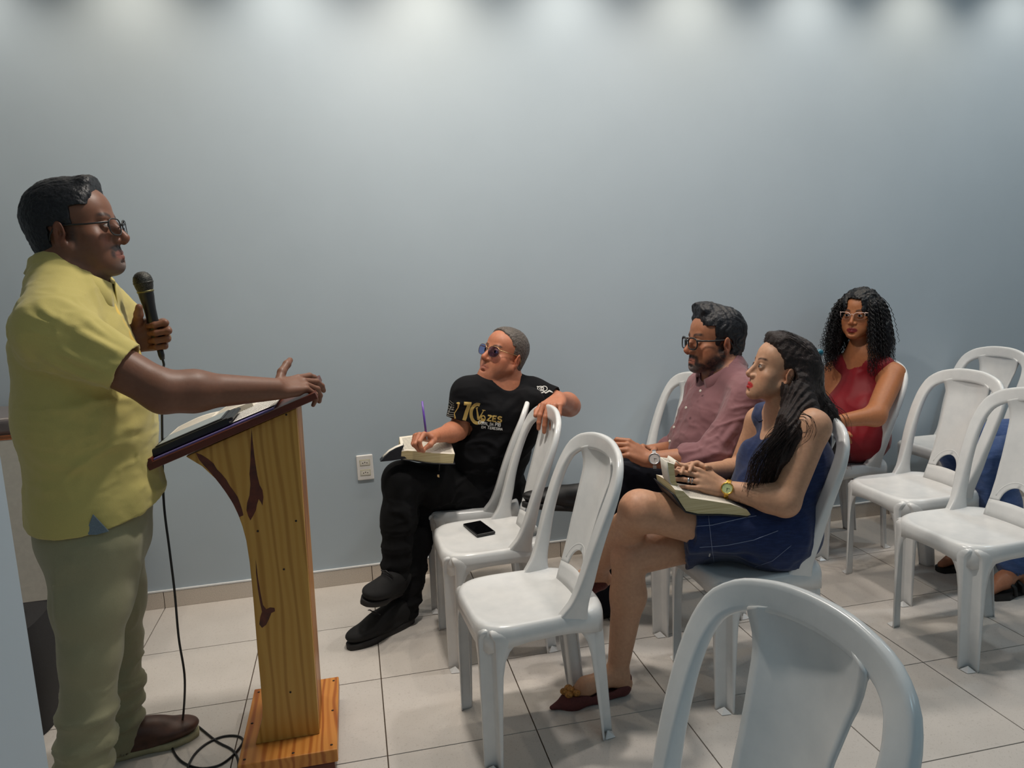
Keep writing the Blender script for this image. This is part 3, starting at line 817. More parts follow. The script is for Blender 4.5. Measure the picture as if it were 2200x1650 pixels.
# ------------------------------------------------------------------ skin, hair and cloth materials
def mat_skin(name, rough=.48, sss=.12):
    t = NT(name); at_ = t.n('ShaderNodeAttribute', attribute_name='Col'); v = t.coords()
    f = t.noise(v, 90, 3); f2 = t.noise(v, 420, 2)
    t.col(t.mix(t.ramp(f, [(.3, (0, 0, 0, 1)), (.7, (.16, .16, .16, 1))]), at_.outputs['Color'], (.10, .028, .014, 1)))
    t.bump(t.math('ADD', f2, f), .10, .0012)
    return t.set(rough, spec=.4, sss=sss)
M['skin'] = mat_skin('skin')
def mat_hair(name, c1, c2, rough=.42, sc=(60, 60, 60), bump=.5):
    t = NT(name); v = t.coords(scale=sc); f = t.noise(v, 2.5, 4, .6)
    t.col(t.ramp(f, [(.3, c1), (.75, c2)])); t.bump(f, bump, .004); return t.set(rough, spec=.35)
def mat_cloth(name, c, var=.12, weave=900, rough=.85, slub=None, bump=.25, sheen=.2):
    t = NT(name); v = t.coords(); f = t.noise(v, weave, 2); f2 = t.noise(v, 7, 3)
    c1 = tuple(x * (1 - var) for x in c[:3]) + (1,); c2 = tuple(min(1, x * (1 + var)) for x in c[:3]) + (1,)
    cc = t.ramp(t.math('ADD', t.math('MULTIPLY', f, .6), t.math('MULTIPLY', f2, .4)), [(.3, c1), (.7, c2)])
    if slub is not None:
        f3 = t.noise(t.coords(scale=slub[0]), 1.0, 3, .6); cc = t.mix(t.math('MULTIPLY', t.ramp(f3, [(.45, (0, 0, 0, 1)), (.7, (1, 1, 1, 1))]), slub[2]), cc, slub[1])
    t.col(cc); t.bump(f, bump, .0015); return t.set(rough, spec=.25, sheen=sheen)
M['eye_white'] = flat('eye_white', srgb(176, 164, 156), .2, var=.02)
M['iris'] = flat('dark_iris', srgb(34, 20, 14), .1, var=.05)
M['lens'] = NT('spectacle_lens').set(.02, trans=1.0, ior=1.02, spec=.5); M['lens'].node_tree.nodes['Principled BSDF'].inputs['Base Color'].default_value = (.95, .96, 1, 1)
M['lens_blue'] = NT('blue_tinted_lens').set(.03, trans=1.0, ior=1.02, spec=.5); M['lens_blue'].node_tree.nodes['Principled BSDF'].inputs['Base Color'].default_value = (.34, .40, .72, 1)

# ------------------------------------------------------------------ heads
class Frame:
    """local frame: x = person's right, y = forward, z = up, with scale"""
    def __init__(s, o, fwd, up=(0, 0, 1), sc=1.0):
        s.o = A(*o); f = nrm(fwd); u = A(*up); u = nrm(u - f * (u @ f)); r = np.cross(f, u); s.R = np.stack([r, f, u], 1); s.s = sc
    def __call__(s, x, y, z): return s.o + s.R @ (A(x, y, z) * s.s)
    def inv(s, P): return (P - s.o) @ s.R / s.s
    def d(s, x, y, z): return s.R @ A(x, y, z)
    def mat(s):
        m = Matrix.Identity(4)
        for i in range(3):
            for j in range(3): m[i][j] = s.R[i][j] * s.s
            m[i][3] = s.o[i]
        return m
def head_prims(F, H, sex='m', jaw=1.0, nose=1.0, full=1.0, neck=None, brow=1.0):
    """F field, H frame. eye line at z=0, crown z=.117, chin z=-.113"""
    s = H.s; E = lambda c, r, k=.02, op='u', R=None: F.ell(H(*c), A(*r) * s, H.R if R is None else R, k * s, op)
    C = lambda a, b, ra, rb, k=.02, op='u': F.cone(H(*a), H(*b), ra * s, rb * s, k * s, op)
    m = sex == 'm'
    E((0, -.022, .036), (.0755, .094, .082))                                   # cranium
    E((0, .030, .040), (.064, .056, .058), .03)                                # forehead
    E((0, .022, -.040), (.060 * full, .062, .074), .03)                        # mid face
    for q in (-1, 1):
        C((q * .055 * full, -.004, -.052), (q * .021, .063, -.098), .0175 * jaw, .015, .022)      # jaw line
        E((q * .043 * full, .050, -.030), (.021, .021, .019), .025)            # cheek bone
        E((q * .038 * full, .048, -.060), (.022, .022, .028), .025)            # cheek
    E((0, .0725, -.1025), (.022 * jaw, .019, .0165), .022)                        # chin
    E((0, .064, -.073), (.033, .028, .035), .022)                              # muzzle
    if m: C((-.032, .074, .017), (.032, .074, .017), .011 * brow, .011 * brow, .016)
    else: C((-.030, .072, .018), (.030, .072, .018), .009, .009, .018)
    for q in (-1, 1): E((q * .032, .094, -.001), (.018, .017, .0125), .012, 's')             # eye sockets
    nl = .104 + .010 * nose if m else .100 + .009 * nose
    C((0, .080, .010), (0, nl - .004, -.034), .0072, .0100 * (1 if m else .88), .012)        # nose bridge to tip
    C((0, .078, -.030), (0, nl - .012, -.041), .012, .0105 * (1 if m else .88), .010)
    for q in (-1, 1):
        E((q * .0135, .089, -.040), (.0082, .0105, .0078), .006)
        E((q * .0065, nl - .010, -.0485), (.0036, .005, .003), .002, 's')
    # eyelids around the eyeballs
    for q in (-1, 1):
        c = (q * .0315, .0735, -.001)
        F.sph(H(*c), .0142 * s, .004 * s)
        E((c[0], c[1] + .011, c[2] - .0006), (.0135, .012, .0050), .0015, 's')
    # lips
    zl = -.0750
    for q in (-1, 1):
        C((q * .004, .0905, zl + .0064), (q * .0250, .0765, zl + .0006), .0054, .0028, .004)
        C((0, .0900, zl - .0062), (q * .0235, .0770, zl - .0006), .0068, .0032, .005)
        C((0, .0970, zl), (q * .0270, .0795, zl - .0008), .0013, .0011, .0022, 's')
    E((0, .094, zl + .018), (.004, .006, .007), .006, 's')                      # philtrum
    E((0, .092, zl - .0185), (.015, .008, .005), .008, 's')                     # under-lip hollow
    # ears
    ex = .0765 if m else .0735
    for q in (-1, 1):
        Re = H.R @ np.array(Matrix.Rotation(-q * .42, 3, 'Z') @ Matrix.Rotation(-.22, 3, 'X') @ Matrix.Rotation(q * .12, 3, 'Y'))
        E((q * ex, -.016, -.012), (.0075, .0175, .030), .006, 'u', Re)
        E((q * (ex + .0085), -.014, -.010), (.0065, .0110, .0200), .0035, 's', Re)
        E((q * (ex + .001), -.0195, -.010), (.0045, .0060, .0150), .003, 'u', Re)
        E((q * (ex - .001), -.006, -.013), (.006, .0055, .009), .004, 'u', Re)
        E((q * (ex + .0045), -.0095, -.013), (.005, .0055, .0060), .003, 's', Re)
        E((q * (ex - .001), -.011, -.038), (.0055, .0085, .0095), .006, 'u', Re)
    if neck is not None:
        nb, r0 = neck
        F.cone(H(0, -.030, -.045), nb, .052 * s * (1 if m else .86), r0, .03)
        F.cone(H(0, -.050, -.020), nb, .050 * s * (1 if m else .86), r0 * .95, .03)
def bump01(x, a, b): return np.clip((x - a) / (b - a), 0, 1)
def ellmask(L, c, r, soft=.35):
    d = np.sqrt((((L - A(*c)) / A(*r)) ** 2).sum(1)); return np.clip((1 + soft - d) / (2 * soft), 0, 1)
def paint(rgb, m, c): return rgb * (1 - m[:, None]) + np.asarray(c[:3]) * m[:, None]
def face_colors(P, H, skin, lip, browc, beard=None, blush=.35, sex='m', brow_w=1.0, lipm=.85, lash=.5):
    L = H.inv(P); rgb = np.tile(np.asarray(skin[:3]), (len(P), 1)); L2 = L.copy(); L2[:, 0] = np.abs(L[:, 0])
    near = (np.abs(L) < .16).all(1) & (L[:, 2] > -.13)
    red = tuple(np.asarray(skin[:3]) * A(1.12, .78, .72))
    rgb = paint(rgb, blush * ellmask(L2, (.045, .06, -.035), (.022, .03, .02), .6), red)
    rgb = paint(rgb, blush * ellmask(L2, (0, .115, -.036), (.018, .02, .018), .6), red)
    rgb = paint(rgb, .5 * ellmask(L2, (.085, -.015, -.012), (.02, .025, .034), .4), red)
    rgb = paint(rgb, .30 * ellmask(L2, (.032, .085, -.004), (.022, .025, .013), .5), tuple(np.asarray(skin[:3]) * .62))
    # beard
    if beard is not None:
        n = vnoise(L * 260) * .5 + vnoise(L * 90, 3) * .5
        for (kind, col, st) in beard:
            if kind == 'full':
                m = np.maximum(ellmask(L2, (.050, .015, -.078), (.034, .050, .040), .22), ellmask(L2, (0, .07, -.103), (.044, .050, .021), .22))
                m = np.maximum(m, ellmask(L2, (.036, .050, -.092), (.024, .040, .020), .25)); m = np.maximum(m, ellmask(L2, (.066, .0, -.040), (.020, .016, .042), .3))
                m = np.maximum(m, ellmask(L2, (.031, .070, -.078), (.0085, .03, .022), .3))
                m = np.maximum(m, ellmask(L2, (.0, .095, -.0600), (.027, .02, .0070), .35)) * (1 - ellmask(L2, (0, .09, -.0755), (.022, .03, .0090), .15))
            elif kind == 'moustache': m = np.maximum(ellmask(L2, (.012, .085, -.0595), (.023, .05, .0090), .25), ellmask(L2, (.031, .07, -.072), (.006, .04, .012), .4) * .8)
            elif kind == 'goatee': m = np.maximum(ellmask(L2, (0, .075, -.105), (.032, .035, .019), .35), ellmask(L2, (0, .05, -.116), (.045, .045, .014), .4))
            elif kind == 'stubble': m = np.maximum(ellmask(L2, (.048, .02, -.075), (.035, .05, .045), .5), ellmask(L2, (0, .06, -.1), (.05, .05, .03), .5))
            elif kind == 'sideburn': m = ellmask(L2, (.071, .006, -.010), (.016, .014, .032), .4)
            rgb = paint(rgb, np.clip(m * st * (1 + .35 * n), 0, 1), col)
    # brows, lashes, lips
    bz = .0205 + .006 * np.sin(np.clip((L2[:, 0] - .012) / .040, 0, 1) * 2.4) - (.0 if sex == 'f' else .001)
    m = np.clip(1.3 - np.abs(L[:, 2] - bz) / (.0046 * brow_w), 0, 1) * bump01(L2[:, 0], .011, .016) * (1 - bump01(L2[:, 0], .046, .053)) * (L[:, 1] > .04)
    rgb = paint(rgb, np.clip(1.1 * m, 0, .97) * (.88 + .15 * vnoise(L * 400)), browc)
    m = ellmask(L2, (.0315, .085, .0050), (.0165, .02, .0026), .3); rgb = paint(rgb, lash * m, browc)
    m = ellmask(L2, (0, .088, -.0752), (.0272, .03, .0132), .10) * np.clip((L[:, 1] - .072) / .006, 0, 1)
    rgb = paint(rgb, lipm * m, lip)
    m = np.exp(-((L[:, 2] + .0753) / .0012) ** 2) * (L2[:, 0] < .0265) * (L[:, 1] > .074); rgb = paint(rgb, .7 * m, tuple(np.asarray(lip[:3]) * .3))
    return rgb
def eyes(H, root, iris_dir=None):
    for q in (-1, 1):
        c = H(q * .0315, .0735, -.001); r = .0128 * H.s
        d = nrm(H.d(0, 1, -.02) if iris_dir is None else iris_dir)
        q_ = V(d).to_track_quat('Z', 'Y').to_matrix().to_4x4()
        prof = [(r * math.sin(a), r * math.cos(a)) for a in np.linspace(PI, .02, 18)]
        o = MB().lathe(prof, 20, Matrix.Translation(c) @ q_).build('eye', M['eye_white'], root, world=True)
        pr2 = [(r * 1.02 * math.sin(a), r * 1.02 * math.cos(a)) for a in np.linspace(.46, .01, 6)]
        i_ = MB().lathe(pr2, 18, Matrix.Translation(c) @ q_).build('iris', M['iris'], None); i_.parent = o

# ------------------------------------------------------------------ hands
def hand_frame(wrist, fdir, palm_n, right=True):
    """fdir: wrist->knuckles; palm_n: direction the palm faces; returns (wrist, F, N, T) with T toward the thumb"""
    Fd = nrm(fdir); N = A(*palm_n); N = nrm(N - Fd * (N @ Fd))
    T = np.cross(Fd, N) if right else np.cross(N, Fd)
    return A(*wrist), Fd, N, T
def rot(v, ax, ang):
    ax = nrm(ax); c, s_ = math.cos(ang), math.sin(ang); return v * c + np.cross(ax, v) * s_ + ax * (ax @ v) * (1 - c)
FING = [(.030, .093, (.041, .025, .021), .0090), (.010, .097, (.045, .029, .022), .0092), (-.010, .092, (.041, .027, .021), .0088), (-.028, .082, (.033, .020, .018), .0078)]
def hand_prims(F, hf, sc=1.0, curl=((20, 25, 15),) * 4, spread=(8, 2, -3, -9), thumb=None, k=.004, thin=1.0):
    """curl: per finger (knuckle, middle, tip) degrees toward the palm; thumb: list of 3 points in hand coords (F, T, N) or None"""
    W, Fd, N, T = hf
    P = lambda f, t, n: W + (Fd * f + T * t + N * n) * sc
    info = {}
    # palm
    for (t0, t1, l) in ((.016, .030, .088), (.006, .010, .093), (-.006, -.010, .088), (-.014, -.027, .078)):
        F.cone(P(.004, t0, 0), P(l, t1, -.002), .0125 * sc, .0105 * sc * thin, .012)
    F.cone(P(.02, .0, .004), P(.065, .004, .004), .015 * sc, .013 * sc, .015)
    F.cone(P(.016, .022, .006), P(.052, .036, .010), .0145 * sc, .0125 * sc, .015)         # thumb mount
    F.cone(P(.020, -.020, .005), P(.055, -.024, .005), .0125 * sc, .011 * sc, .015)        # heel
    for i, ((t, l, ph, r), cu) in enumerate(zip(FING, curl)):
        a = math.radians(spread[i]); d = nrm(Fd * math.cos(a) + T * math.sin(a)); ax = nrm(np.cross(d, N))
        p = P(l, t, -.002); pts = [p]; ang = 0
        for j in range(3):
            ang += math.radians(cu[j]); dd = rot(d, ax, ang)
            if dd @ N < (d @ N) and cu[j] > 0 and j == 0: dd = rot(d, ax, -ang)
            p = p + dd * ph[j] * sc; pts.append(p)
        rr = [r * 1.08 * sc * thin, r * .98 * sc * thin, r * .90 * sc * thin, r * .74 * sc * thin]
        F.chain(pts, rr, k); info[i] = (pts, rr, d, ax)
    if thumb is None: thumb = [(.052, .052, .012), (.082, .066, .018), (.106, .070, .022)]
    tp = [P(.020, .020, .004)] + [P(*q) for q in thumb]
    F.chain(tp, [.0135 * sc, .0118 * sc * thin, .0108 * sc * thin, .0085 * sc * thin], .006); info['t'] = tp
    return info
def rodrot(ax_from, ax_to): return None
def ring_band(name, a, b, t, r, width, mat, root, th=.0012):
    c = lerp(a, b, t); d = nrm(A(*b) - A(*a)); q = V(d).to_track_quat('Z', 'Y').to_matrix().to_4x4()
    return MB().lathe([(r, -width / 2), (r + th, -width / 2), (r + th, width / 2), (r, width / 2), (r, -width / 2)], 24, Matrix.Translation(c) @ q).build(name, mat, root, world=True)

# ------------------------------------------------------------------ glasses
def glasses(H, root, mat, lensmat, w=.052, h=.036, r=.0016, shape='round', gap=.018, temple=.0022, y=.098, zc=-.004, tilt=.10, temple_mat=None, rim_top_only=False, pw=2.6, label=None):
    g = empty('glasses', tuple(H.o)); local(g, root)
    if label: g['label'] = label
    rims = []
    fr = MB(); ln = []
    for q in (-1, 1):
        cx = q * (gap / 2 + w / 2); pts = []
        for a in np.linspace(0, 2 * PI, 36, endpoint=False):
            c_, s_ = math.cos(a), math.sin(a); e = 2 / pw; x = w / 2 * abs(c_) ** e * np.sign(c_); z = h / 2 * abs(s_) ** e * np.sign(s_)
            if shape == 'cat': z += .20 * h * max(0, q * x / (w / 2)) ** 2 * (1 if s_ > 0 else .2)
            if shape == 'aviator': x *= 1 - .16 * (-s_ if s_ < 0 else 0) ; z *= 1.0
            if shape == 'square': x *= 1 - .06 * (-s_ if s_ < 0 else 0)
            yy = y - .30 * abs(cx + x) ** 2 / .06 * .5 - tilt * -z * .0
            pts.append(H(cx + x, yy, zc + z))
        rr = [r * H.s * (1.0 if not rim_top_only or math.sin(a) > -.1 else .35) for a in np.linspace(0, 2 * PI, 36, endpoint=False)]
        fr.tube(pts, rr, 8, closed=True)
        ln.append(pts)
    ym = y - .15 * (gap / 2) ** 2
    fr.tube([H(-gap / 2 - .001, ym - .0005, zc + h * .18), H(0, ym + .002, zc + h * .26), H(gap / 2 + .001, ym - .0005, zc + h * .18)], r * 1.1 * H.s, 8)
    if shape == 'aviator': fr.tube([H(-gap / 2 - .008, ym - .001, zc + h * .46), H(0, ym + .001, zc + h * .50), H(gap / 2 + .008, ym - .001, zc + h * .46)], r * H.s, 8)
    f_o = fr.build('frame', mat, None); f_o.parent = g; f_o.matrix_parent_inverse = Matrix.Translation(H.o).inverted()
    for q in (-1, 1):
        xo = q * (gap / 2 + w); yo = y - .15 * (gap / 2 + w) ** 2 / .06
        up = .20 * h if shape == 'cat' else 0
        tm = MB().tube([H(xo, yo, zc + h * .30 + up), H(q * .074, .050, zc + h * .28 + up * .6), H(q * .0785, .0, zc + .014), H(q * .079, -.022, zc + .012), H(q * .076, -.036, zc - .004), H(q * .073, -.040, zc - .018)], temple * H.s, 8).build('temple', temple_mat or mat, None)
        tm.parent = g; tm.matrix_parent_inverse = Matrix.Translation(H.o).inverted()
    for pts in ln:
        c = np.mean(pts, axis=0); lm = MB(); n = len(pts); lm.add([tuple(c)] + [tuple(p) for p in pts], [(0, 1 + i, 1 + (i + 1) % n) for i in range(n)], True)
        o = lm.build('lens', lensmat, None, solid=.0012); o.parent = g; o.matrix_parent_inverse = Matrix.Translation(H.o).inverted()
    return g

# ------------------------------------------------------------------ hair
def short_hair(H, root, mat, hairline, thick=.011, h=.003, nz=(220, .0035), k=.004, extra=None, wave=None, name='hair'):
    """shell over the cranium cut by hairline(L)->signed (negative keeps)"""
    F = Field(); s = H.s
    F.ell(H(0, -.022, .036), A(.0755 + thick * .55, .094 + thick * .8, .082 + thick) * s, H.R, .01)
    F.ell(H(0, .026, .046), A(.063 + thick * .6, .055 + thick * .7, .058 + thick) * s, H.R, .03 * s)
    F.ell(H(0, -.045, -.030), A(.060 + thick * .3, .052 + thick * .8, .065) * s, H.R, .03 * s)
    if extra: extra(F)
    base = list(F.p)
    class G(Field): pass
    G_ = G(); G_.p = base
    call0 = Field.__call__
    def cut(P, d): return smax(d, hairline(H.inv(P)) * s, k)
    class GF(Field):
        def __call__(s2, P): return cut(P, call0(s2, P))
        def eval_blocks(s2, Pb, cen, rad):
            d = Field.eval_blocks(s2, Pb, cen, rad); return cut(Pb.reshape(-1, 3), d.reshape(-1)).reshape(d.shape)
    g = GF(); g.p = base
    v, q = polygonise(g, h)
    n = vnormals(v, q); L = H.inv(v)
    disp = nz[1] * (vnoise(np.stack([L[:, 0] * nz[0], L[:, 1] * nz[0] * .35, L[:, 2] * nz[0] * .6], 1)) * .6 + vnoise(L * nz[0] * 2.2, 5) * .4)
    if wave is not None: disp = disp + wave(L)
    v = v + n * disp[:, None] * s
    o = link(name, mesh_np(name, v, q), mat); local(o, root); return o
def strand_mesh(paths, r0, r1, n=3):
    """paths (S,K,3) -> thin tapered tubes as one mesh"""
    S, K, _ = paths.shape
    Tn = np.gradient(paths, axis=1); Tn /= np.linalg.norm(Tn, axis=2)[..., None] + 1e-9
    ref = np.where(np.abs(Tn[..., 2:3]) < .9, A(0, 0, 1), A(1, 0, 0)); Nn = np.cross(Tn, ref); Nn /= np.linalg.norm(Nn, axis=2)[..., None] + 1e-9; Bn = np.cross(Tn, Nn)
    t = np.linspace(0, 1, K); rad = (r0 + (r1 - r0) * t)[None, :, None]
    rings = np.stack([paths + rad * (math.cos(2 * PI * i / n) * Nn + math.sin(2 * PI * i / n) * Bn) for i in range(n)], 2)     # S,K,n,3
    v = rings.reshape(-1, 3); idx = np.arange(S * K * n).reshape(S, K, n)
    q = np.concatenate([np.stack([idx[:, :-1, i], idx[:, :-1, (i + 1) % n], idx[:, 1:, (i + 1) % n], idx[:, 1:, i]], -1).reshape(-1, 4) for i in range(n)])
    return v, q

# ------------------------------------------------------------------ body and clothes
def clip_plane(pt, nn, k=.004): return (A(*pt), nrm(nn), k)
def build_cloth(F, name, mat, root, h=.006, folds=None, region=None, label=None, attr=None):
    v, q = polygonise(F, h, region)
    if folds is not None:
        n = vnormals(v, q); v = v + n * folds(v)[:, None]
    me = mesh_np(name, v, q)
    if attr is not None: set_color(me, attr(v))
    o = link(name, me, mat); local(o, root)
    if label: o['label'] = label
    return o
def arm_prims(F, sh, el, wr, r=1.0, k=.025):
    F.cone(sh, el, .052 * r, .041 * r, k); m = lerp(el, wr, .28)
    F.cone(el, m, .041 * r, .045 * r, k); F.cone(m, wr, .045 * r, .029 * r, k)
def leg_prims(F, hip, kn, an, r=1.0, k=.03):
    F.cone(hip, kn, .086 * r, .058 * r, k); d = nrm(A(*an) - A(*kn)); m = lerp(kn, an, .30)
    F.cone(kn, m, .054 * r, .056 * r, k); F.cone(m, an, .056 * r, .036 * r, k)
def torso_prims(F, pel, wai, che, nb, lat, grow=0.0, depth=1.0, s=1.5, k=.05, belly=None):
    F.cone(pel, wai, (.105 + grow) * depth, (.100 + grow) * depth, k, flat=(lat, s))
    F.cone(wai, che, (.100 + grow) * depth, (.112 + grow) * depth, k, flat=(lat, s))
    F.cone(che, lerp(che, nb, .75), (.110 + grow) * depth, (.050 + grow * .4) * depth, k, flat=(lat, s * .95))
    if belly is not None: F.ell(belly[0], belly[1], belly[2] if len(belly) > 2 else None, .08)
def noise_folds(amp, freq, stretch=(1, 1, 1), seed=0, ridged=True):
    """soft drape plus narrow crease ridges"""
    st_ = np.asarray(stretch, float)
    def f(P):
        if not ridged: return amp * (vnoise(P * freq * st_, seed) * .7 + vnoise(P * freq * 2.1 * st_, seed + 1) * .3)
        Q = P + .025 * np.stack([vnoise(P * 8, seed + 7), vnoise(P * 8, seed + 8), vnoise(P * 8, seed + 9)], 1)
        a = vnoise(Q * freq * .75 * st_, seed); b = vnoise(Q * freq * 1.7 * st_, seed + 1); c = vnoise(P * freq * .5, seed + 2)
        g = np.clip(.55 + .9 * vnoise(P * 6, seed + 3), .08, 1.2)
        return amp * (1.25 * np.exp(-(a / .20) ** 2) * g + .50 * np.exp(-(b / .22) ** 2) * g + .5 * c - .45)
    return f
def creases(P, segs):
    """soft ridges along segments: (a, b, width, height)"""
    out = np.zeros(len(P))
    for a, b, wd, hh in segs:
        a = A(*a); b = A(*b); ba = b - a; t = (P - a) @ ba / (ba @ ba); tc = np.clip(t, 0, 1); q = P - a - tc[:, None] * ba; d2 = (q * q).sum(1)
        r = np.sqrt(d2) / wd; out += hh * (np.exp(-r * r) - .45 * np.exp(-((r - 1.7) / .8) ** 2)) * np.sin(PI * np.clip(tc, .04, .96)) ** .6
    return out
def collar(NB, fwd, up, r, root, mat, h=.034, gap=.25, flare=.020, drop=.012, name='collar', label=None, open_=0.0, lift=.012, th=.003, tip=.03):
    """fold-over shirt collar around the neck base NB; opening faces fwd"""
    H = Frame(NB, fwd, up)
    rows = []; n = 40
    prof = [(0.0, .0, 0), (.0, .45, 0), (.0, 1.0, 0), (.35, 1.02, 0), (.75, .55, 1), (1.0, .05, 2)]
    for (o_, z_, t_) in prof:
        row = []
        for i in range(n + 1):
            u = -1 + 2 * i / n; a = u * (PI - gap)                                  # 0 = back
            rr = r * (1 + open_ * .25 * abs(u)) + flare * o_ * (1 - .2 * abs(u))
            front = max(0, abs(u) - .72) / .28
            x = rr * math.sin(a); y = -rr * math.cos(a) * 1.05
            z = lift + h * z_ - .030 * abs(u) ** 2 * 1.0 - (drop + tip * front ** 1.5) * (t_ / 2)
            row.append(tuple(H(x, y + .012 * front * t_ / 2, z)))
        rows.append(row)
    o = MB().grid(rows).build(name, mat, root, world=True, solid=th)
    if label: o['label'] = label
    return o
def shoe(name, heel, toe, root, mat, sole_mat, w=.095, hgt=.075, ankle=None, sole_h=.022, pointed=0.0, up=(0, 0, 1), h=.005, opening=True, sole=True, ank_r=.045):
    heel = A(*heel); toe = A(*toe); L = np.linalg.norm(toe - heel); H = Frame(heel, toe - heel, up)
    F = Field()
    F.ell(H(0, L * .74, sole_h + .022), A(w / 2 * (1 - .18 * pointed), L * .28, .026), H.R, .02)
    F.ell(H(0, L * .22, sole_h + hgt * .5), A(w * .40, L * .23, hgt * .55), H.R, .02)
    F.ell(H(0, L * .47, sole_h + hgt * .42), A(w * .40, L * .30, hgt * .50), H.R, .03)
    F.ell(H(0, L * .50, sole_h + .006), A(w * .46, L * .475, .018), H.R, .015)
    if pointed: F.cone(H(0, L * .75, sole_h + .016), H(0, L * .985, sole_h + .008), .026, .007, .02)
    if ankle is not None: F.cone(H(0, L * .20, sole_h + hgt * .5), ankle, .044, ank_r, .02)
    clips = [clip_plane(H(0, 0, sole_h * .55), -H.d(0, 0, 1), .003)]
    base = F.p; F.p = [(f, c, R, op, k, list(cl) + clips) for f, c, R, op, k, cl in base]
    v, q = polygonise(F, h); o = link(name, mesh_np(name, v, q), mat); local(o, root)
    if sole:
        rows = []; nn = 40
        for z, g in ((0.0, -.002), (.002, .003), (sole_h * .9, .004), (sole_h, .001)):
            row = []
            for i in range(nn):
                a = 2 * PI * i / nn; cy, sx = math.cos(a), math.sin(a)
                yy = L * (.5 + .5 * abs(cy) ** .8 * np.sign(cy)); u = yy / L
                ww = np.interp(u, [0, .08, .25, .5, .72, .9, 1.0], [.62, .76, .78, .74, 1.0 - .08 * pointed, .78 - .35 * pointed, .45 - .35 * pointed]) * w / 2
                e = abs(sx) ** .45 * np.sign(sx) if abs(cy) < .9999 else 0
                row.append(tuple(H(ww * e * (1.0) + np.sign(sx) * g, yy + g * np.sign(cy), z)))
            rows.append(row)
        m = MB().grid(rows, closed_u=True); m.add(rows[0], [tuple(range(nn))[::-1]], True); m.add(rows[-1], [tuple(range(nn))], True)
        so = m.build('sole', sole_mat, None); so.parent = o
    return o, H
def wristwatch(wr, el, face_n, root, r, band_mat, dial_mat, bezel_mat, size=.017, name='wristwatch', label=None):
    """band around the wrist, dial facing face_n"""
    c = lerp(wr, el, .09); ax = nrm(A(*el) - A(*wr)); n = A(*face_n); n = nrm(n - ax * (n @ ax)); b = np.cross(ax, n)
    links = MB()
    for i in range(26):
        a = 2 * PI * (i + .5) / 26
        if abs(((a + PI) % (2 * PI)) - PI) < .48: continue
        p = c + (n * math.cos(a) + b * math.sin(a)) * (r + .0015); t_ = -n * math.sin(a) + b * math.cos(a); o_ = n * math.cos(a) + b * math.sin(a)
        links.box(p, (.013, 2 * PI * r / 26 * .86, .003), np.stack([ax, t_, o_], 1))
    w_ = links.build('%s' % name, band_mat, root, world=True)
    if label: w_['label'] = label
    R_ = Matrix(((ax[0], b[0], n[0], 0), (ax[1], b[1], n[1], 0), (ax[2], b[2], n[2], 0), (0, 0, 0, 1)))
    p = c + n * (r + .002); s = size
    for nm, prof, mt in (('case', [(.0001, -.002), (s, -.002), (s * 1.06, .002), (s * 1.0, .0055), (s * .84, .006), (s * .84, .004)], bezel_mat), ('dial', [(s * .85, .0046), (.0001, .0046)], dial_mat)):
        o = MB().lathe(prof, 28, Matrix.Translation(p) @ R_).build(nm, mt, None); o.parent = w_
    hd = MB(); hd.box(p + n * .0052 + ax * .003, (.010, .0009, .0005), np.stack([ax, b, n], 1)); hd.box(p + n * .0054 + b * .004, (.0009, .011, .0005), np.stack([ax, b, n], 1))
    o = hd.build('watch_hands', M['black_plastic'], None); o.parent = w_
    return w_
def body_mesh(F, regions, root, colorfn, h_body=.0055, mat=None, name='body'):
    """one skin mesh; regions = [(predicate, h)], rest at h_body"""
    parts = []
    preds = [p for p, h in regions]
    for p, h in regions: parts.append(polygonise(F, h, p[0], p[1], p[2]))
    def rest(P):
        m = np.ones(len(P), bool)
        for p in preds: m &= ~p[3](P)
        return m
    parts.append(polygonise(F, h_body, rest))
    v, q = join(parts); me = mesh_np(name, v, q); set_color(me, colorfn(v)); o = link(name, me, mat or M['skin']); local(o, root); return o
def ball_region(c, r, ov=.008):
    c = A(*c)
    return (lambda P: ((P - c) ** 2).sum(1) < r * r, c - r, c + r, lambda P: ((P - c) ** 2).sum(1) < (r - ov) ** 2)
SK = {}

# ================================================================== the speaker
M['hair_black'] = mat_hair('black_hair', srgb(14, 14, 18), srgb(34, 33, 38))
M['hair_grey'] = mat_hair('greying_hair', srgb(46, 42, 40), srgb(124, 114, 106), sc=(90, 90, 90))
M['hair_dark_grey'] = mat_hair('black_greying_hair', srgb(12, 13, 18), srgb(36, 38, 43))
M['polo'] = mat_cloth('yellow_pique', srgb(194, 180, 108), .08, 700)
M['polo_in'] = mat_cloth('yellow_placket', srgb(216, 184, 92), .08, 700)
M['khaki'] = mat_cloth('khaki_twill', srgb(150, 146, 116), .10, 800)
M['brown_leather'] = flat('brown_leather', srgb(84, 54, 42), .5, var=.2, scale=30, bump=.1)
M['sole_black'] = flat('black_rubber', srgb(26, 24, 24), .7)
M['sole_cream'] = flat('cream_welt', srgb(176, 168, 132), .7)
M['denim_tab'] = flat('blue_grey_gusset', srgb(112, 128, 140), .8, var=.1, scale=400)
M['button'] = flat('shell_button', srgb(214, 206, 196), .3)

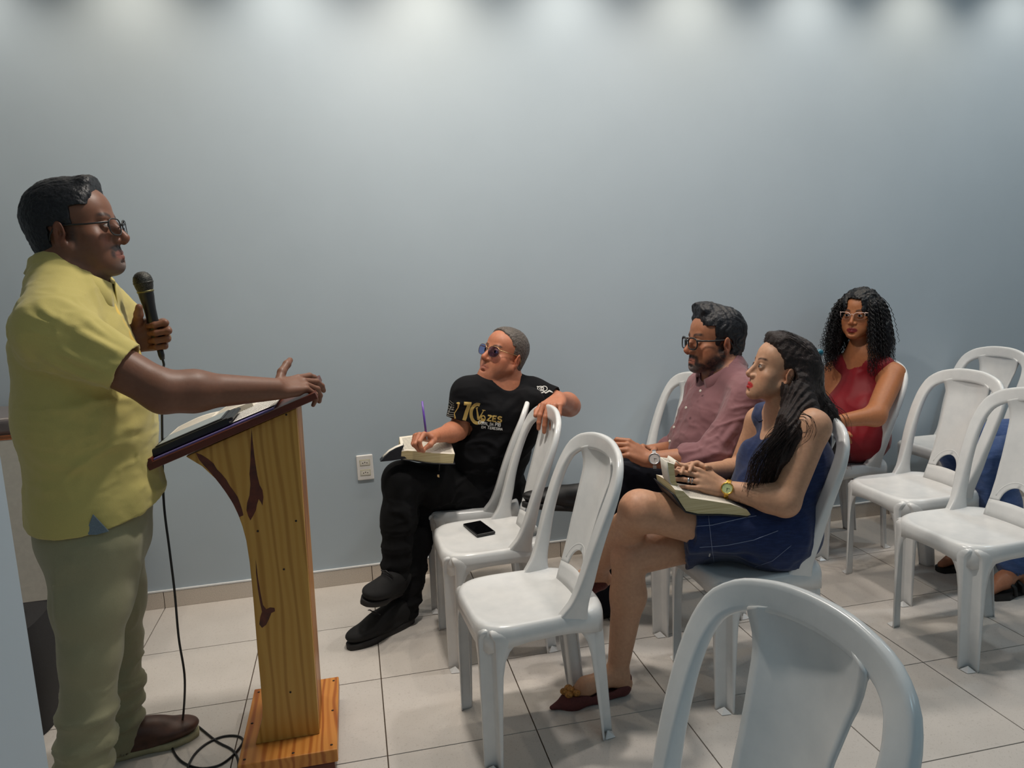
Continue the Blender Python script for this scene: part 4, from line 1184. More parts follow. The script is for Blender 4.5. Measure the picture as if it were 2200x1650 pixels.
def make_speaker():
    SKIN = srgb(122, 82, 62)
    root = empty('person', tuple(at(215, 1400, Y=-1.28) * A(1, 1, 0)), 0, 'standing man in yellow polo shirt holding a microphone at the lectern', 'person')
    H = Frame(at(166, 493, Y=-1.30), (1, -.06, .075), (.02, 0, 1), 1.04)
    NB = at(152, 602, Y=-1.30)
    R_ = A(0, -1, 0)
    sR = at(108, 708, Y=-1.49); sL = A(sR[0] + .03, -1.12, sR[2])
    eR = at(352, 842, Y=-1.50); wR = at(592, 836, Y=-1.38)
    micb, mict = at(344, 752, Y=-1.235), at(307, 604, Y=-1.245); ax = nrm(mict - micb)
    fistc = at(337, 722, Y=-1.235)
    NL = A(.10, -1, 0); NL = nrm(NL - ax * (NL @ ax)); FL = nrm(np.cross(NL, ax) * -1)
    if FL[0] < 0: FL = -FL
    wL = fistc - FL * .079 - NL * .024
    eL = A(wL[0] - .10, -1.11, wL[2] - .20)
    F = Field()
    head_prims(F, H, 'm', 1.15, 1.0, 1.10, (NB, .068))
    F.ell(H(0, .030, -.098), A(.045, .045, .022) * 1.06, H.R, .03)               # soft under-chin
    F.cone(at(196, 1130, Y=-1.30), at(160, 720, Y=-1.30), .12, .11, .05, flat=(R_, 1.4)); F.cone(at(160, 720, Y=-1.3), NB, .11, .055, .05, flat=(R_, 1.4))
    F.cone(lerp(NB, H(0, -.03, -.05), .3), sR, .05, .055, .05); F.cone(lerp(NB, H(0, -.03, -.05), .3), sL, .05, .055, .05)
    F.cone(sR, eR, .060, .050, .03); m = lerp(eR, wR, .25); F.cone(eR, m, .049, .050, .03); F.cone(m, wR, .050, .030, .03)
    F.cone(sL, eL, .058, .047, .03); m = lerp(eL, wL, .28); F.cone(eL, m, .046, .048, .03); F.cone(m, wL, .047, .029, .03)
    hipR, hipL = at(205, 1150, Y=-1.39), at(225, 1140, Y=-1.18)
    knR, anR = at(196, 1400, Y=-1.41), A(-.83, -1.42, .09)
    knL, anL = at(250, 1380, Y=-1.15), A(-.83, -1.14, .09)
    leg_prims(F, hipR, knR, anR); leg_prims(F, hipL, knL, anL)
    hR = hand_frame(wR, at(672, 822, Y=-1.31) - wR, (-.05, .55, -.85), True)
    iR = hand_prims(F, hR, 1.0, ((8, 22, 15), (14, 26, 18), (26, 34, 22), (34, 40, 28)), (12, 2, -5, -12), [(.050, .056, -.012), (.078, .078, -.020), (.098, .095, -.020)])
    hL = hand_frame(wL, FL, NL, False)
    iL = hand_prims(F, hL, 1.10, ((80, 96, 42), (82, 98, 42), (84, 98, 42), (84, 96, 40)), (2, 0, -1, -3), [(.038, .046, .026), (.046, .062, .046), (.052, .080, .052)])
    LIP = srgb(132, 78, 70); BR = srgb(34, 27, 25)
    def col(P):
        c = face_colors(P, H, SKIN, LIP, BR, [('stubble', srgb(92, 70, 60), .55), ('goatee', srgb(96, 90, 86), .75), ('moustache', srgb(40, 34, 33), 1.1), ('sideburn', srgb(44, 38, 36), .7)], .35, 'm', 1.15, .7)
        arm = np.clip(1 - np.linalg.norm(P - lerp(eR, wR, .45), axis=1) / .22, 0, 1)
        c = paint(c, np.clip(arm * 1.2, 0, 1) * .30 * (vnoise(P * A(140, 140, 420)) * .5 + .5), srgb(60, 40, 32))
        return c
    hc = H(0, .02, -.01)
    body_mesh(F, [(ball_region(hc, .165), .0022), (ball_region(lerp(hR[0], iR[1][0][3], .5), .13), .0026), (ball_region(fistc, .085), .0026)], root, col)
    eyes(H, root, H.d(0, 1, -.03))
    def hl(L):
        x = np.abs(L[:, 0]); front = .066 - .10 * np.maximum(0, .105 - L[:, 2]) - .35 * np.maximum(0, x - .045)
        side = np.where(L[:, 2] < .045, -.012 + .30 * np.maximum(L[:, 2] + .02, -.02), 9)
        a = L[:, 1] - np.minimum(front, np.where(L[:, 2] < .050, .014 + .10 * (L[:, 2]), 9))
        ear = ((L[:, 1] + .018) / .026) ** 2 + ((L[:, 2] + .022) / .030) ** 2 - 1
        low = (-.085 - L[:, 2])
        behind = np.where((L[:, 2] < .006) & (L[:, 1] > -.040), .02, -1)
        return np.maximum.reduce([a, low, np.where(x > .05, -ear * .02, -1), behind * np.where(x > .03, 1, 1)])
    short_hair(H, root, M['hair_dark_grey'], hl, .013, .0028, (150, .0022), extra=lambda F_: F_.ell(H(0, .050, .108), A(.044, .026, .020), H.R, .02))
    glasses(H, root, M['black_plastic'], M['lens'], .053, .040, .0017, 'square', .017, .0022, .106, -.008, pw=3.2, label='dark rectangular glasses')
    # polo shirt
    S = Field()
    S.cone(at(214, 1090, Y=-1.30), at(186, 880, Y=-1.30), .168, .160, .06, flat=(R_, 1.18))
    S.cone(at(186, 880, Y=-1.30), at(158, 740, Y=-1.30), .158, .132, .06, flat=(R_, 1.32))
    S.cone(at(158, 740, Y=-1.30), lerp(NB, at(158, 740, Y=-1.3), .25), .132, .075, .06, flat=(R_, 1.42))
    S.cone(at(213, 1250, Y=-1.30), at(214, 1090, Y=-1.30), .166, .168, .03, flat=(R_, 1.18))
    cuf = at(270, 790, Y=-1.50); dA = nrm(eR - sR)
    S.cone(lerp(NB, sR, .45), sR, .070, .078, .05); S.cone(sR, cuf + dA * .03, .080, .067, .04, clips=[clip_plane(cuf, dA)])
    S.cone(lerp(NB, sL, .45), sL, .070, .078, .05); cL = lerp(sL, eL, .72); S.cone(sL, cL, .078, .068, .04, clips=[clip_plane(lerp(sL, eL, .68), nrm(eL - sL))])
    S.cone(cuf - dA * .04, cuf + dA * .05, .055, .056, .004, 's')
    cre = [(at(x0, y0, Y=Y_), at(x1, y1, Y=Y_), w_, h_) for x0, y0, x1, y1, Y_, w_, h_ in (
        (112, 742, 232, 800, -1.56, .013, .008), (96, 775, 215, 835, -1.56, .014, .008), (150, 705, 268, 760, -1.56, .012, .006), (88, 815, 190, 860, -1.54, .013, .006),
        (180, 690, 285, 775, -1.53, .010, .005), (70, 895, 190, 925, -1.49, .016, .006), (58, 985, 215, 1005, -1.49, .016, .006), (228, 850, 205, 975, -1.50, .016, .006), (290, 880, 262, 1020, -1.48, .018, .008),
        (60, 1060, 170, 1050, -1.48, .016, .005), (120, 872, 200, 895, -1.50, .014, .005), (40, 640, 120, 735, -1.48, .018, .006), (50, 700, 105, 790, -1.53, .015, .006))]
    h1, h2, h3 = at(200, 1146, Y=-1.505), at(46, 1112, Y=-1.34), at(384, 1046, Y=-1.30); hn = np.cross(h2 - h1, h3 - h1); hn = hn if hn[2] < 0 else -hn; hn = nrm(hn)
    hemc = clip_plane(h1, hn, .003)
    for i, p in enumerate(S.p): S.p[i] = p[:5] + (list(p[5]) + [hemc],) if p[3] == 'u' else p
    S.cone(NB - A(.01, 0, .05), NB + A(-.008, 0, .014), .104, .088, .04)
    S.cone(lerp(NB, sR, .10) + A(-.01, 0, .0), lerp(NB, sR, .7), .074, .076, .04); S.cone(lerp(NB, sL, .10), lerp(NB, sL, .7), .070, .074, .04)
    S.cone(NB + A(.02, 0, -.01), NB + A(.05, 0, .10), .066, .080, .008, 's')
    nf = noise_folds(.0050, 10, (1, 1, 1.8), 11); nf2 = noise_folds(.0012, 34, (1, 1, 2.5), 14, False)
    build_cloth(S, 'polo_shirt', M['polo'], root, .0058, lambda P: nf(P) + nf2(P) + creases(P, cre))
    collar(NB + A(.004, 0, -.012), (1, 0, -.36), (.36, 0, 1), .082, root, M['polo'], .050, .16, .024, .012, 'collar', None, 0, .008, .003, .02)
    # placket strip with buttons down the front
    pts = [at(236, 650, Y=-1.30), at(262, 700, Y=-1.30), at(290, 752, Y=-1.30), at(305, 790, Y=-1.30)]
    m = MB(); rows = []
    for p in pts: rows.append([(p[0] + .006, p[1] - .020, p[2]), (p[0] + .012, p[1], p[2]), (p[0] + .006, p[1] + .020, p[2])])
    m.grid(rows).build('placket', M['polo_in'], root, world=True, solid=-.004)
    # side vent gusset at the hem
    from mathutils.bvhtree import BVHTree
    po = [o_ for o_ in root.children if o_.name.startswith('polo_shirt')][0]
    bv = BVHTree.FromPolygons([v_.co.copy() for v_ in po.data.vertices], [tuple(p_.vertices) for p_ in po.data.polygons])
    hit = bv.ray_cast(V(CAM), V(nrm(ray(199, 1118))), 6.0); yg = hit[0][1] - .004 if hit[0] is not None else -1.51
    g = [at(199, 1106, Y=yg), at(183, 1149, Y=yg), at(208, 1149, Y=yg), at(233, 1142, Y=yg)]
    gs = MB().prism([(p[0], p[1], p[2]) for p in g], (0, .005, 0)).build('side_gusset', M['denim_tab'], root, world=True)
    # trousers
    Tt = Field()
    Tt.cone(at(205, 1140, Y=-1.29), at(198, 1020, Y=-1.29), .145, .145, .04, flat=(R_, 1.25))
    hmR, hmL = anR + A(0.005, 0, -.015), anL + A(.012, 0, -.03)
    Tt.chain([at(204, 1160, Y=-1.385), at(196, 1290, Y=-1.40), knR, hmR], [.116, .094, .072, .072], .04)
    Tt.chain([at(226, 1160, Y=-1.195), at(246, 1290, Y=-1.17), knL, hmL], [.108, .082, .066, .068], .04)
    for (k_, h_, an_) in ((knR, hmR, anR), (knL, hmL, anL)):
        for q in (.42, .62, .80): p = lerp(k_, h_, q); Tt.ell(p + A(.012 * (q - .5), 0, 0), (.074, .074, .010), None, .03)
        Tt.cone(an_ - A(0, 0, .055), an_ - A(0, 0, -.012), .062, .062, .004, 's')
    nf3 = noise_folds(.0060, 9, (1, 1, .7), 21); nf4 = noise_folds(.006, 12, (.8, .8, 2.2), 24)
    build_cloth(Tt, 'trousers', M['khaki'], root, .007, lambda P: nf3(P) + nf4(P) * np.clip((.55 - P[:, 2]) / .3, 0, 1))
    for nm, hl_, to in (('R', A(-.895, -1.42, 0), A(-.60, -1.43, 0)), ('L', A(-.875, -1.150, 0), A(-.588, -1.088, 0))):
        o, HH = shoe('shoe', hl_, to, root, M['brown_leather'], M['sole_cream'], .108, .085, (anR if nm == 'R' else anL), .022)
        so2 = o.children[0]
    ring_band('wedding_ring', iL[2][0][0], iL[2][0][1], .55, .0096, .005, M['gold'], root)
    # microphone
    c_ = at(307, 604, Y=-1.245)
    mic = empty('microphone', tuple(c_), 0, 'black handheld microphone gripped in the speaker left fist below his chin', 'microphone')
    q = V(ax).to_track_quat('Z', 'Y').to_matrix().to_4x4(); ML = Matrix.Translation(c_) @ q
    def mb(prof, nm, mt):
        o = MB().lathe(prof, 32, ML).build(nm, mt, mic, world=True); return o
    M['mesh_grille'] = NT('mic_grille'); t = M['mesh_grille']; wv = t.n('ShaderNodeTexVoronoi'); wv.inputs['Scale'].default_value = 520; t.l(t.coords(), wv.inputs['Vector'])
    t.col(t.ramp(wv.outputs['Distance'], [(.2, srgb(88, 88, 82)), (.6, srgb(40, 40, 38))])); t.bump(wv.outputs['Distance'], .6, .001); M['mesh_grille'] = t.set(.45, .6)
    mb([(.0001, .0265), (.009, .0255), (.017, .021), (.023, .013), (.0255, .003), (.0255, -.004), (.0235, -.0165), (.0205, -.0265)], 'grille', M['mesh_grille'])
    mb([(.0245, -.001), (.0262, -.002), (.0262, -.006), (.0245, -.007)], 'grille_band', M['mesh_grille'])
    mb([(.0205, -.0255), (.0222, -.0265), (.0222, -.0305), (.020, -.0315)], 'neck_ring', flat('brass_ring', srgb(120, 114, 76), .4, .6))
    mb([(.0205, -.0305), (.0195, -.045), (.0172, -.062), (.0158, -.08), (.0138, -.16), (.0122, -.186), (.011, -.190), (.0001, -.190)], 'handle', M['black_plastic'])
    mb([(.0001, -.186), (.0085, -.186), (.0085, -.210), (.006, -.222), (.0001, -.222)], 'plug', M['black_plastic'])
    cend = c_ - ax * .218
    # cable: drops from the plug to the floor, loops there
    px = [(348, 800, -1.24), (348, 860, -1.24), (349, 960, -1.25), (352, 1080, -1.25), (364, 1180, -1.25), (375, 1270, -1.25), (384, 1370, -1.24), (397, 1460, -1.22)]
    pts = [cend, cend - ax * .02] + [at(x, y, Y=Y) for x, y, Y in px]
    fl = [(392, 1510), (378, 1545), (369, 1585), (372, 1612), (392, 1637), (428, 1650), (470, 1644), (503, 1620), (522, 1592), (508, 1581), (476, 1583), (440, 1600), (413, 1628), (405, 1660), (440, 1690), (500, 1672), (512, 1640), (500, 1612), (465, 1592), (425, 1560), (404, 1548)]
    fp = [at(x, y, Z=.004) for x, y in fl]
    fp[0] = lerp(pts[-1], fp[1], .55); fp[0][2] = .05
    pts += fp
    # Catmull-Rom
    P = np.array(pts); out = []
    for i in range(len(P) - 1):
        p0, p1, p2, p3 = P[max(i - 1, 0)], P[i], P[i + 1], P[min(i + 2, len(P) - 1)]
        for u in np.linspace(0, 1, 8, endpoint=False): out.append(.5 * ((2 * p1) + (-p0 + p2) * u + (2 * p0 - 5 * p1 + 4 * p2 - p3) * u * u + (-p0 + 3 * p1 - 3 * p2 + p3) * u ** 3))
    out.append(P[-1]); out = np.array(out); out[:, 2] = np.maximum(out[:, 2], .0035)
    tag(MB().tube(out, .0034, 8).build('microphone_cable', M['black_plastic']), 'black microphone cable hanging from the microphone and coiling on the floor by the lectern', 'cable')
import time; _t = time.time()
make_speaker(); print('speaker', time.time() - _t)

# ================================================================== man in the black T-shirt
M['black_jersey'] = mat_cloth('black_jersey', srgb(10, 10, 14), .15, 800, .9, sheen=0)
M['black_denim'] = mat_cloth('black_denim', srgb(11, 11, 13), .2, 700, .9, sheen=0)
M['black_suede'] = flat('black_suede', srgb(12, 11, 13), .85, var=.15, scale=200)
M['gold_print'] = flat('gold_foil_print', srgb(196, 164, 92), .45, .3, var=.08, scale=20)
M['white_print'] = flat('white_print', srgb(206, 204, 200), .7)
M['grey_print'] = flat('grey_print', srgb(150, 146, 138), .7)
M['gilt_frame'] = flat('gilt_wire', srgb(196, 164, 120), .3, .9)
M['pen_purple'] = flat('purple_pen', srgb(112, 76, 176), .3)
M['gilt_pages'] = NT('gilt_page_edges'); t = M['gilt_pages']; f = t.noise(t.coords(scale=(6, 6, 700)), 1.0, 3); t.col(t.ramp(f, [(.3, srgb(186, 166, 116)), (.7, srgb(222, 208, 166))])); M['gilt_pages'] = t.set(.5, .15)
M['book_black'] = flat('black_leatherette', srgb(22, 22, 30), .45, var=.2, scale=200, bump=.15)

def make_tee_man():
    SKIN = srgb(188, 122, 92)
    root = empty('person', (at(1040, 1045, Y=-.27)[0], -.27, 0), 0, 'seated man in black T-shirt with gold print, writing in an open book', 'person')
    H = Frame(at(1082, 762, Y=-.33), (-.82, -.55, .36), (.20, -.03, 1), .98)
    NB = at(1077, 835, Y=-.31)
    sR, sL = at(1003, 845, Y=-.40), at(1146, 845, Y=-.28)
    lat = nrm(sR - sL)                                                     # his right
    eR, wR = at(984, 926, Y=-.41), at(932, 938, Y=-.55)
    eL, wL = at(1224, 872, Y=-.38), at(1200, 858, Y=-.62)
    pel, wai, che = at(1042, 1050, Y=-.28), at(1055, 955, Y=-.30), at(1072, 878, Y=-.32)
    F = Field()
    head_prims(F, H, 'm', 1.12, 1.0, 1.06, (NB, .062))
    F.cone(pel, che, .11, .11, .05, flat=(lat, 1.4)); F.cone(che, NB, .11, .05, .05, flat=(lat, 1.4))
    nk = lerp(NB, H(0, -.03, -.05), .3); F.cone(nk, sR, .045, .052, .05); F.cone(nk, sL, .045, .052, .05)
    arm_prims(F, sR, eR, wR, .86); arm_prims(F, sL, eL, wL, 1.03)
    hipR, hipL = pel + lat * .09, pel - lat * .09
    knR = at(862, 1030, Y=-.47); anR = at(846, 1262, Y=-.53)                 # right leg crossed over
    knL = at(905, 1065, Y=-.34); anL = at(868, 1318, Y=-.50)
    leg_prims(F, hipR, knR, anR); leg_prims(F, hipL, knL, anL)
    # writing hand and the hand that hangs over the chair back
    hR = hand_frame(wR, at(903, 936, Y=-.60) - wR, (.35, .10, -.9), True)
    iR = hand_prims(F, hR, .98, ((48, 62, 30), (58, 72, 40), (66, 80, 45), (70, 80, 45)), (4, 1, -2, -5), [(.045, .040, .022), (.068, .040, .040), (.086, .028, .054)])
    hL = hand_frame(wL, at(1183, 874, Y=-.72) - wL, (.10, .35, -.93), False)
    iL = hand_prims(F, hL, 1.12, ((52, 22, 10), (50, 24, 10), (50, 24, 10), (52, 26, 12)), (7, 2, -3, -8), [(.045, .050, .020), (.070, .058, .032), (.092, .056, .040)])
    LIP = srgb(160, 88, 76); BR = srgb(50, 38, 32)
    def col(P):
        return face_colors(P, H, SKIN, LIP, BR, [('stubble', srgb(140, 98, 82), .35)], .5, 'm', 1.2, .55)
    body_mesh(F, [(ball_region(H(0, .02, -.01), .155), .0024), (ball_region(hR[0] + hR[1] * .06, .10), .0026), (ball_region(hL[0] + hL[1] * .09, .125), .0026)], root, col, .006)
    eyes(H, root)
    def hl(L):
        x = np.abs(L[:, 0]); front = .064 - .25 * np.maximum(0, .108 - L[:, 2]) - .5 * np.maximum(0, x - .035)
        a = L[:, 1] - np.where(L[:, 2] < .045, .012 + .1 * L[:, 2], front)
        ear = .028 - np.sqrt((L[:, 1] + .018) ** 2 + (L[:, 2] + .018) ** 2)
        return np.maximum.reduce([a, -.070 - L[:, 2], np.where(x > .05, ear, -1), np.where((L[:, 2] < .006) & (L[:, 1] > -.038), .02, -1)])
    short_hair(H, root, M['hair_grey'], hl, .0065, .0028, (260, .0018))
    glasses(H, root, M['gilt_frame'], M['lens_blue'], .057, .046, .0011, 'aviator', .015, .0016, .101, -.004, pw=2.5, label='thin gilt aviator glasses with blue tinted lenses')
    S = Field()
    S.cone(lerp(pel, wai, -.12), wai, .140, .138, .06, flat=(lat, 1.22)); S.cone(wai, che, .136, .126, .06, flat=(lat, 1.36)); S.cone(che, lerp(NB, che, .22), .124, .07, .06, flat=(lat, 1.45))
    S.cone(at(1138, 864, Y=-.42), at(1114, 930, Y=-.38), .066, .085, .05)
    d1, d2 = nrm(eR - sR), nrm(eL - sL)
    c1 = lerp(sR, eR, .70); c2 = lerp(sL, eL, .58)
    S.cone(nk, sR, .055, .064, .05); S.cone(sR, c1 + d1 * .02, .068, .064, .03, clips=[clip_plane(c1, d1)]); S.cone(c1 - d1 * .03, c1 + d1 * .04, .053, .055, .004, 's')
    S.cone(nk, sL, .055, .064, .05); S.cone(sL, c2 + d2 * .02, .068, .062, .03, clips=[clip_plane(c2, d2)]); S.cone(c2 - d2 * .03, c2 + d2 * .04, .052, .054, .004, 's')
    fw = nrm(np.cross(A(0, 0, 1), lat)) * 1.0
    if fw @ H.d(0, 1, 0) < 0: fw = -fw
    S.cone(NB + fw * .030 + lat * .014 - A(0, 0, .010), NB + fw * .05 + lat * .01 + A(0, 0, .09), .060, .080, .008, 's')
    cre = [(at(x0, y0, Y=Y_), at(x1, y1, Y=Y_), w_, h_) for x0, y0, x1, y1, Y_, w_, h_ in (
        (1005, 945, 1075, 985, -.47, .014, .006), (1010, 985, 1090, 1010, -.46, .014, .006), (1120, 850, 1060, 905, -.45, .014, .005), (1000, 870, 1010, 930, -.50, .012, .005), (1100, 930, 1040, 990, -.45, .016, .006))]
    nf = noise_folds(.006, 11, (1, 1, 1.6), 41)
    tee = build_cloth(S, 't_shirt', M['black_jersey'], root, .006, lambda P: nf(P) + creases(P, cre))
    nf3 = noise_folds(.007, 13, (1, 1, 1.4), 44)
    Tt = Field()
    Tt.cone(pel - lat * .03, pel + lat * .03, .135, .135, .05)
    Tt.chain([hipR, lerp(hipR, knR, .5), knR, lerp(knR, anR, .35), lerp(knR, anR, .97)], [.108, .093, .072, .068, .052], .04)
    Tt.chain([hipL, lerp(hipL, knL, .5), knL, lerp(knL, anL, .35), lerp(knL, anL, .97)], [.108, .093, .072, .068, .054], .04)
    for q in (.45, .62, .78, .9):
        for (k_, a_) in ((knR, anR), (knL, anL)): Tt.ell(lerp(k_, a_, q), (.060 - .008 * q, .060 - .008 * q, .012), None, .03)
    build_cloth(Tt, 'trousers', M['black_denim'], root, .0065, lambda P: nf3(P))
    # trainers: the crossed foot hangs, the other stands
    tu = at(781, 1302, Y=-.70); hu = anR + A(.035, .06, -.035)
    o1, H1 = shoe('trainer', hu, tu, root, M['black_suede'], M['sole_black'], .098, .085, anR, .024, up=(.1, -.35, .93))
    o2, H2 = shoe('trainer', A(.145, -.485, 0), A(-.112, -.665, 0), root, M['black_suede'], M['sole_black'], .102, .090, anL, .026)
    for o, HH, L in ((o1, H1, np.linalg.norm(tu - hu)), (o2, H2, .31)):
        lm = MB()
        for i in range(5):
            y = L * (.40 + .06 * i); z = .068 + .012 * i; lm.tube([HH(-.026, y - .006, z - .006), HH(0, y + .004, z + .006), HH(.026, y - .006, z - .006)], .0026, 6)
        lc = lm.build('laces', M['black_plastic'], None); lc.parent = o
        em = MB()
        for sx in (-.030,): em.lathe([(.002, 0), (.0042, 0), (.0042, .0015), (.002, .0015)], 12, Matrix.Translation(HH(sx, L * .34, .088)) @ V(HH.d(-1, 0, .6)).to_track_quat('Z', 'Y').to_matrix().to_4x4())
        e_ = em.build('eyelet', M['metal'], None); e_.parent = o
    ring_band('wedding_ring', iL[2][0][0], iL[2][0][1], .55, .0092, .005, M['gold'], root)
    # key ring hanging at the hip
    kp = at(945, 990, Y=-.475); kb = at(941, 1034, Y=-.485)
    m = MB().tube([kp + A(.004, 0, 0), kp, lerp(kp, kb, .5)], .003, 6); ky = m.build('key_strap', M['black_plastic'], root, world=True)
    kk = MB().box(lerp(kp, kb, .8), (.008, .003, .022)).build('zip_pull', M['gilt_frame'], None); kk.parent = ky
    # printing on the shirt: flat lettering wrapped onto the cloth
    dg = bpy.context.evaluated_depsgraph_get(); dg.update()
    from mathutils.bvhtree import BVHTree
    bv = BVHTree.FromPolygons([tee.matrix_world @ v.co if False else v.co.copy() for v in tee.data.vertices], [tuple(p.vertices) for p in tee.data.polygons])
    return root, tee, bv, H, hR, iR
def wrap_print(name, verts2d, faces, P0, ux, uy, ndir, bv, mat, root, off=.0015, grid=.004):
    """flat lettering projected along ndir onto the garment: verts2d in metres"""
    out = []
    nd = nrm(ndir)
    for (x, y) in verts2d:
        p = P0 + ux * x + uy * y; hit = bv.ray_cast(V(p - nd * .25), V(nd), .6)
        out.append(A(*hit[0]) - nd * off if hit[0] is not None else None)
    faces = [f for f in faces if all(out[i] is not None for i in f)]
    faces = [f for f in faces if max(np.linalg.norm(out[f[0]] - out[i]) for i in f) < .03]
    used = sorted({i for f in faces for i in f}); mp = {a: b for b, a in enumerate(used)}; out = [out[i] for i in used]; faces = [tuple(mp[i] for i in f) for f in faces]
    o = link(name, mesh_np(name, out, faces, False), mat); local(o, root); return o
def strokes(segs, w, n=6):
    """poly-line strokes -> 2D ribbon quads"""
    vs_, fs_ = [], []
    for pl in segs:
        pts = [A(*p[:2]) for p in pl]; ws = [(p[2] if len(p) > 2 else w) for p in pl]
        # densify
        P, W_ = [], []
        for i in range(len(pts) - 1):
            for u in np.linspace(0, 1, n, endpoint=False): P.append(lerp(pts[i], pts[i + 1], u)); W_.append(ws[i] * (1 - u) + ws[i + 1] * u)
        P.append(pts[-1]); W_.append(ws[-1]); P = np.array(P); T_ = np.gradient(P, axis=0); T_ /= np.linalg.norm(T_, axis=1)[:, None] + 1e-9
        Nn = np.stack([-T_[:, 1], T_[:, 0]], 1); b = len(vs_)
        for p, nn, w_ in zip(P, Nn, W_): vs_ += [tuple(p + nn * w_ / 2), tuple(p), tuple(p - nn * w_ / 2)]
        for i in range(len(P) - 1):
            a = b + 3 * i; fs_ += [(a, a + 1, a + 4, a + 3), (a + 1, a + 2, a + 5, a + 4)]
    return vs_, fs_
def arc(cx, cy, rx, ry, a0, a1, n=14): return [(cx + rx * math.cos(math.radians(a)), cy + ry * math.sin(math.radians(a))) for a in np.linspace(a0, a1, n)]
GL = {  # letters on a unit-high, ~.65-wide cell
 'V': [[(0, 1), (.3, 0), (.62, 1)]], 'O': [arc(.33, .5, .30, .48, 90, 450, 22)], 'Z': [[(.02, .95), (.6, .95), (.02, .05), (.62, .05)]], 'E': [[(.55, .95), (.06, .95), (.06, .05), (.58, .05)], [(.06, .52), (.48, .52)]],
 'S': [arc(.30, .74, .26, .22, 20, 270, 10) + arc(.30, .27, .28, .24, 90, -160, 10)], 'C': [arc(.36, .5, .32, .48, 50, 310, 16)], 'R': [[(.06, 0), (.06, .97), (.40, .97), (.54, .85), (.54, .64), (.40, .52), (.06, .52)], [(.30, .52), (.58, 0)]],
 'A': [[(0, 0), (.3, 1), (.6, 0)], [(.12, .36), (.48, .36)]], 'L': [[(.06, 1), (.06, .04), (.52, .04)]], 'I': [[(.1, 0), (.1, 1)]], 'D': [[(.06, 0), (.06, .97), (.30, .97), (.55, .75), (.55, .25), (.30, .03), (.06, .03)]],
 'P': [[(.06, 0), (.06, .97), (.40, .97), (.55, .85), (.55, .60), (.40, .48), (.06, .48)]], 'B': [[(.06, .03), (.06, .97), (.38, .97), (.5, .86), (.5, .62), (.38, .52), (.06, .52)], [(.38, .52), (.56, .42), (.56, .14), (.40, .03), (.06, .03)]],
 'M': [[(.04, 0), (.06, 1), (.36, .3), (.66, 1), (.70, 0)]], 'T': [[(0, .96), (.62, .96)], [(.31, .96), (.31, 0)]], 'N': [[(.05, 0), (.05, 1), (.55, 0), (.55, 1)]], ' ': [],
}
ADV = {'I': .28, 'M': .86, ' ': .40}
def text_strokes(txt, hgt, w, x0=0, y0=0, sp=.74, small=None):
    segs = []; x = x0
    for i, ch in enumerate(txt):
        hh = hgt * (small if (small and ch.islower()) else 1.0); g = GL[ch.upper()]
        for pl in g: segs.append([(x + p[0] * hh, y0 + p[1] * hh, w * (hh / hgt) ** .5) for p in pl])
        x += hh * (ADV.get(ch.upper(), sp))
    return segs, x
_t = time.time()
TEE = make_tee_man(); print('tee', time.time() - _t)
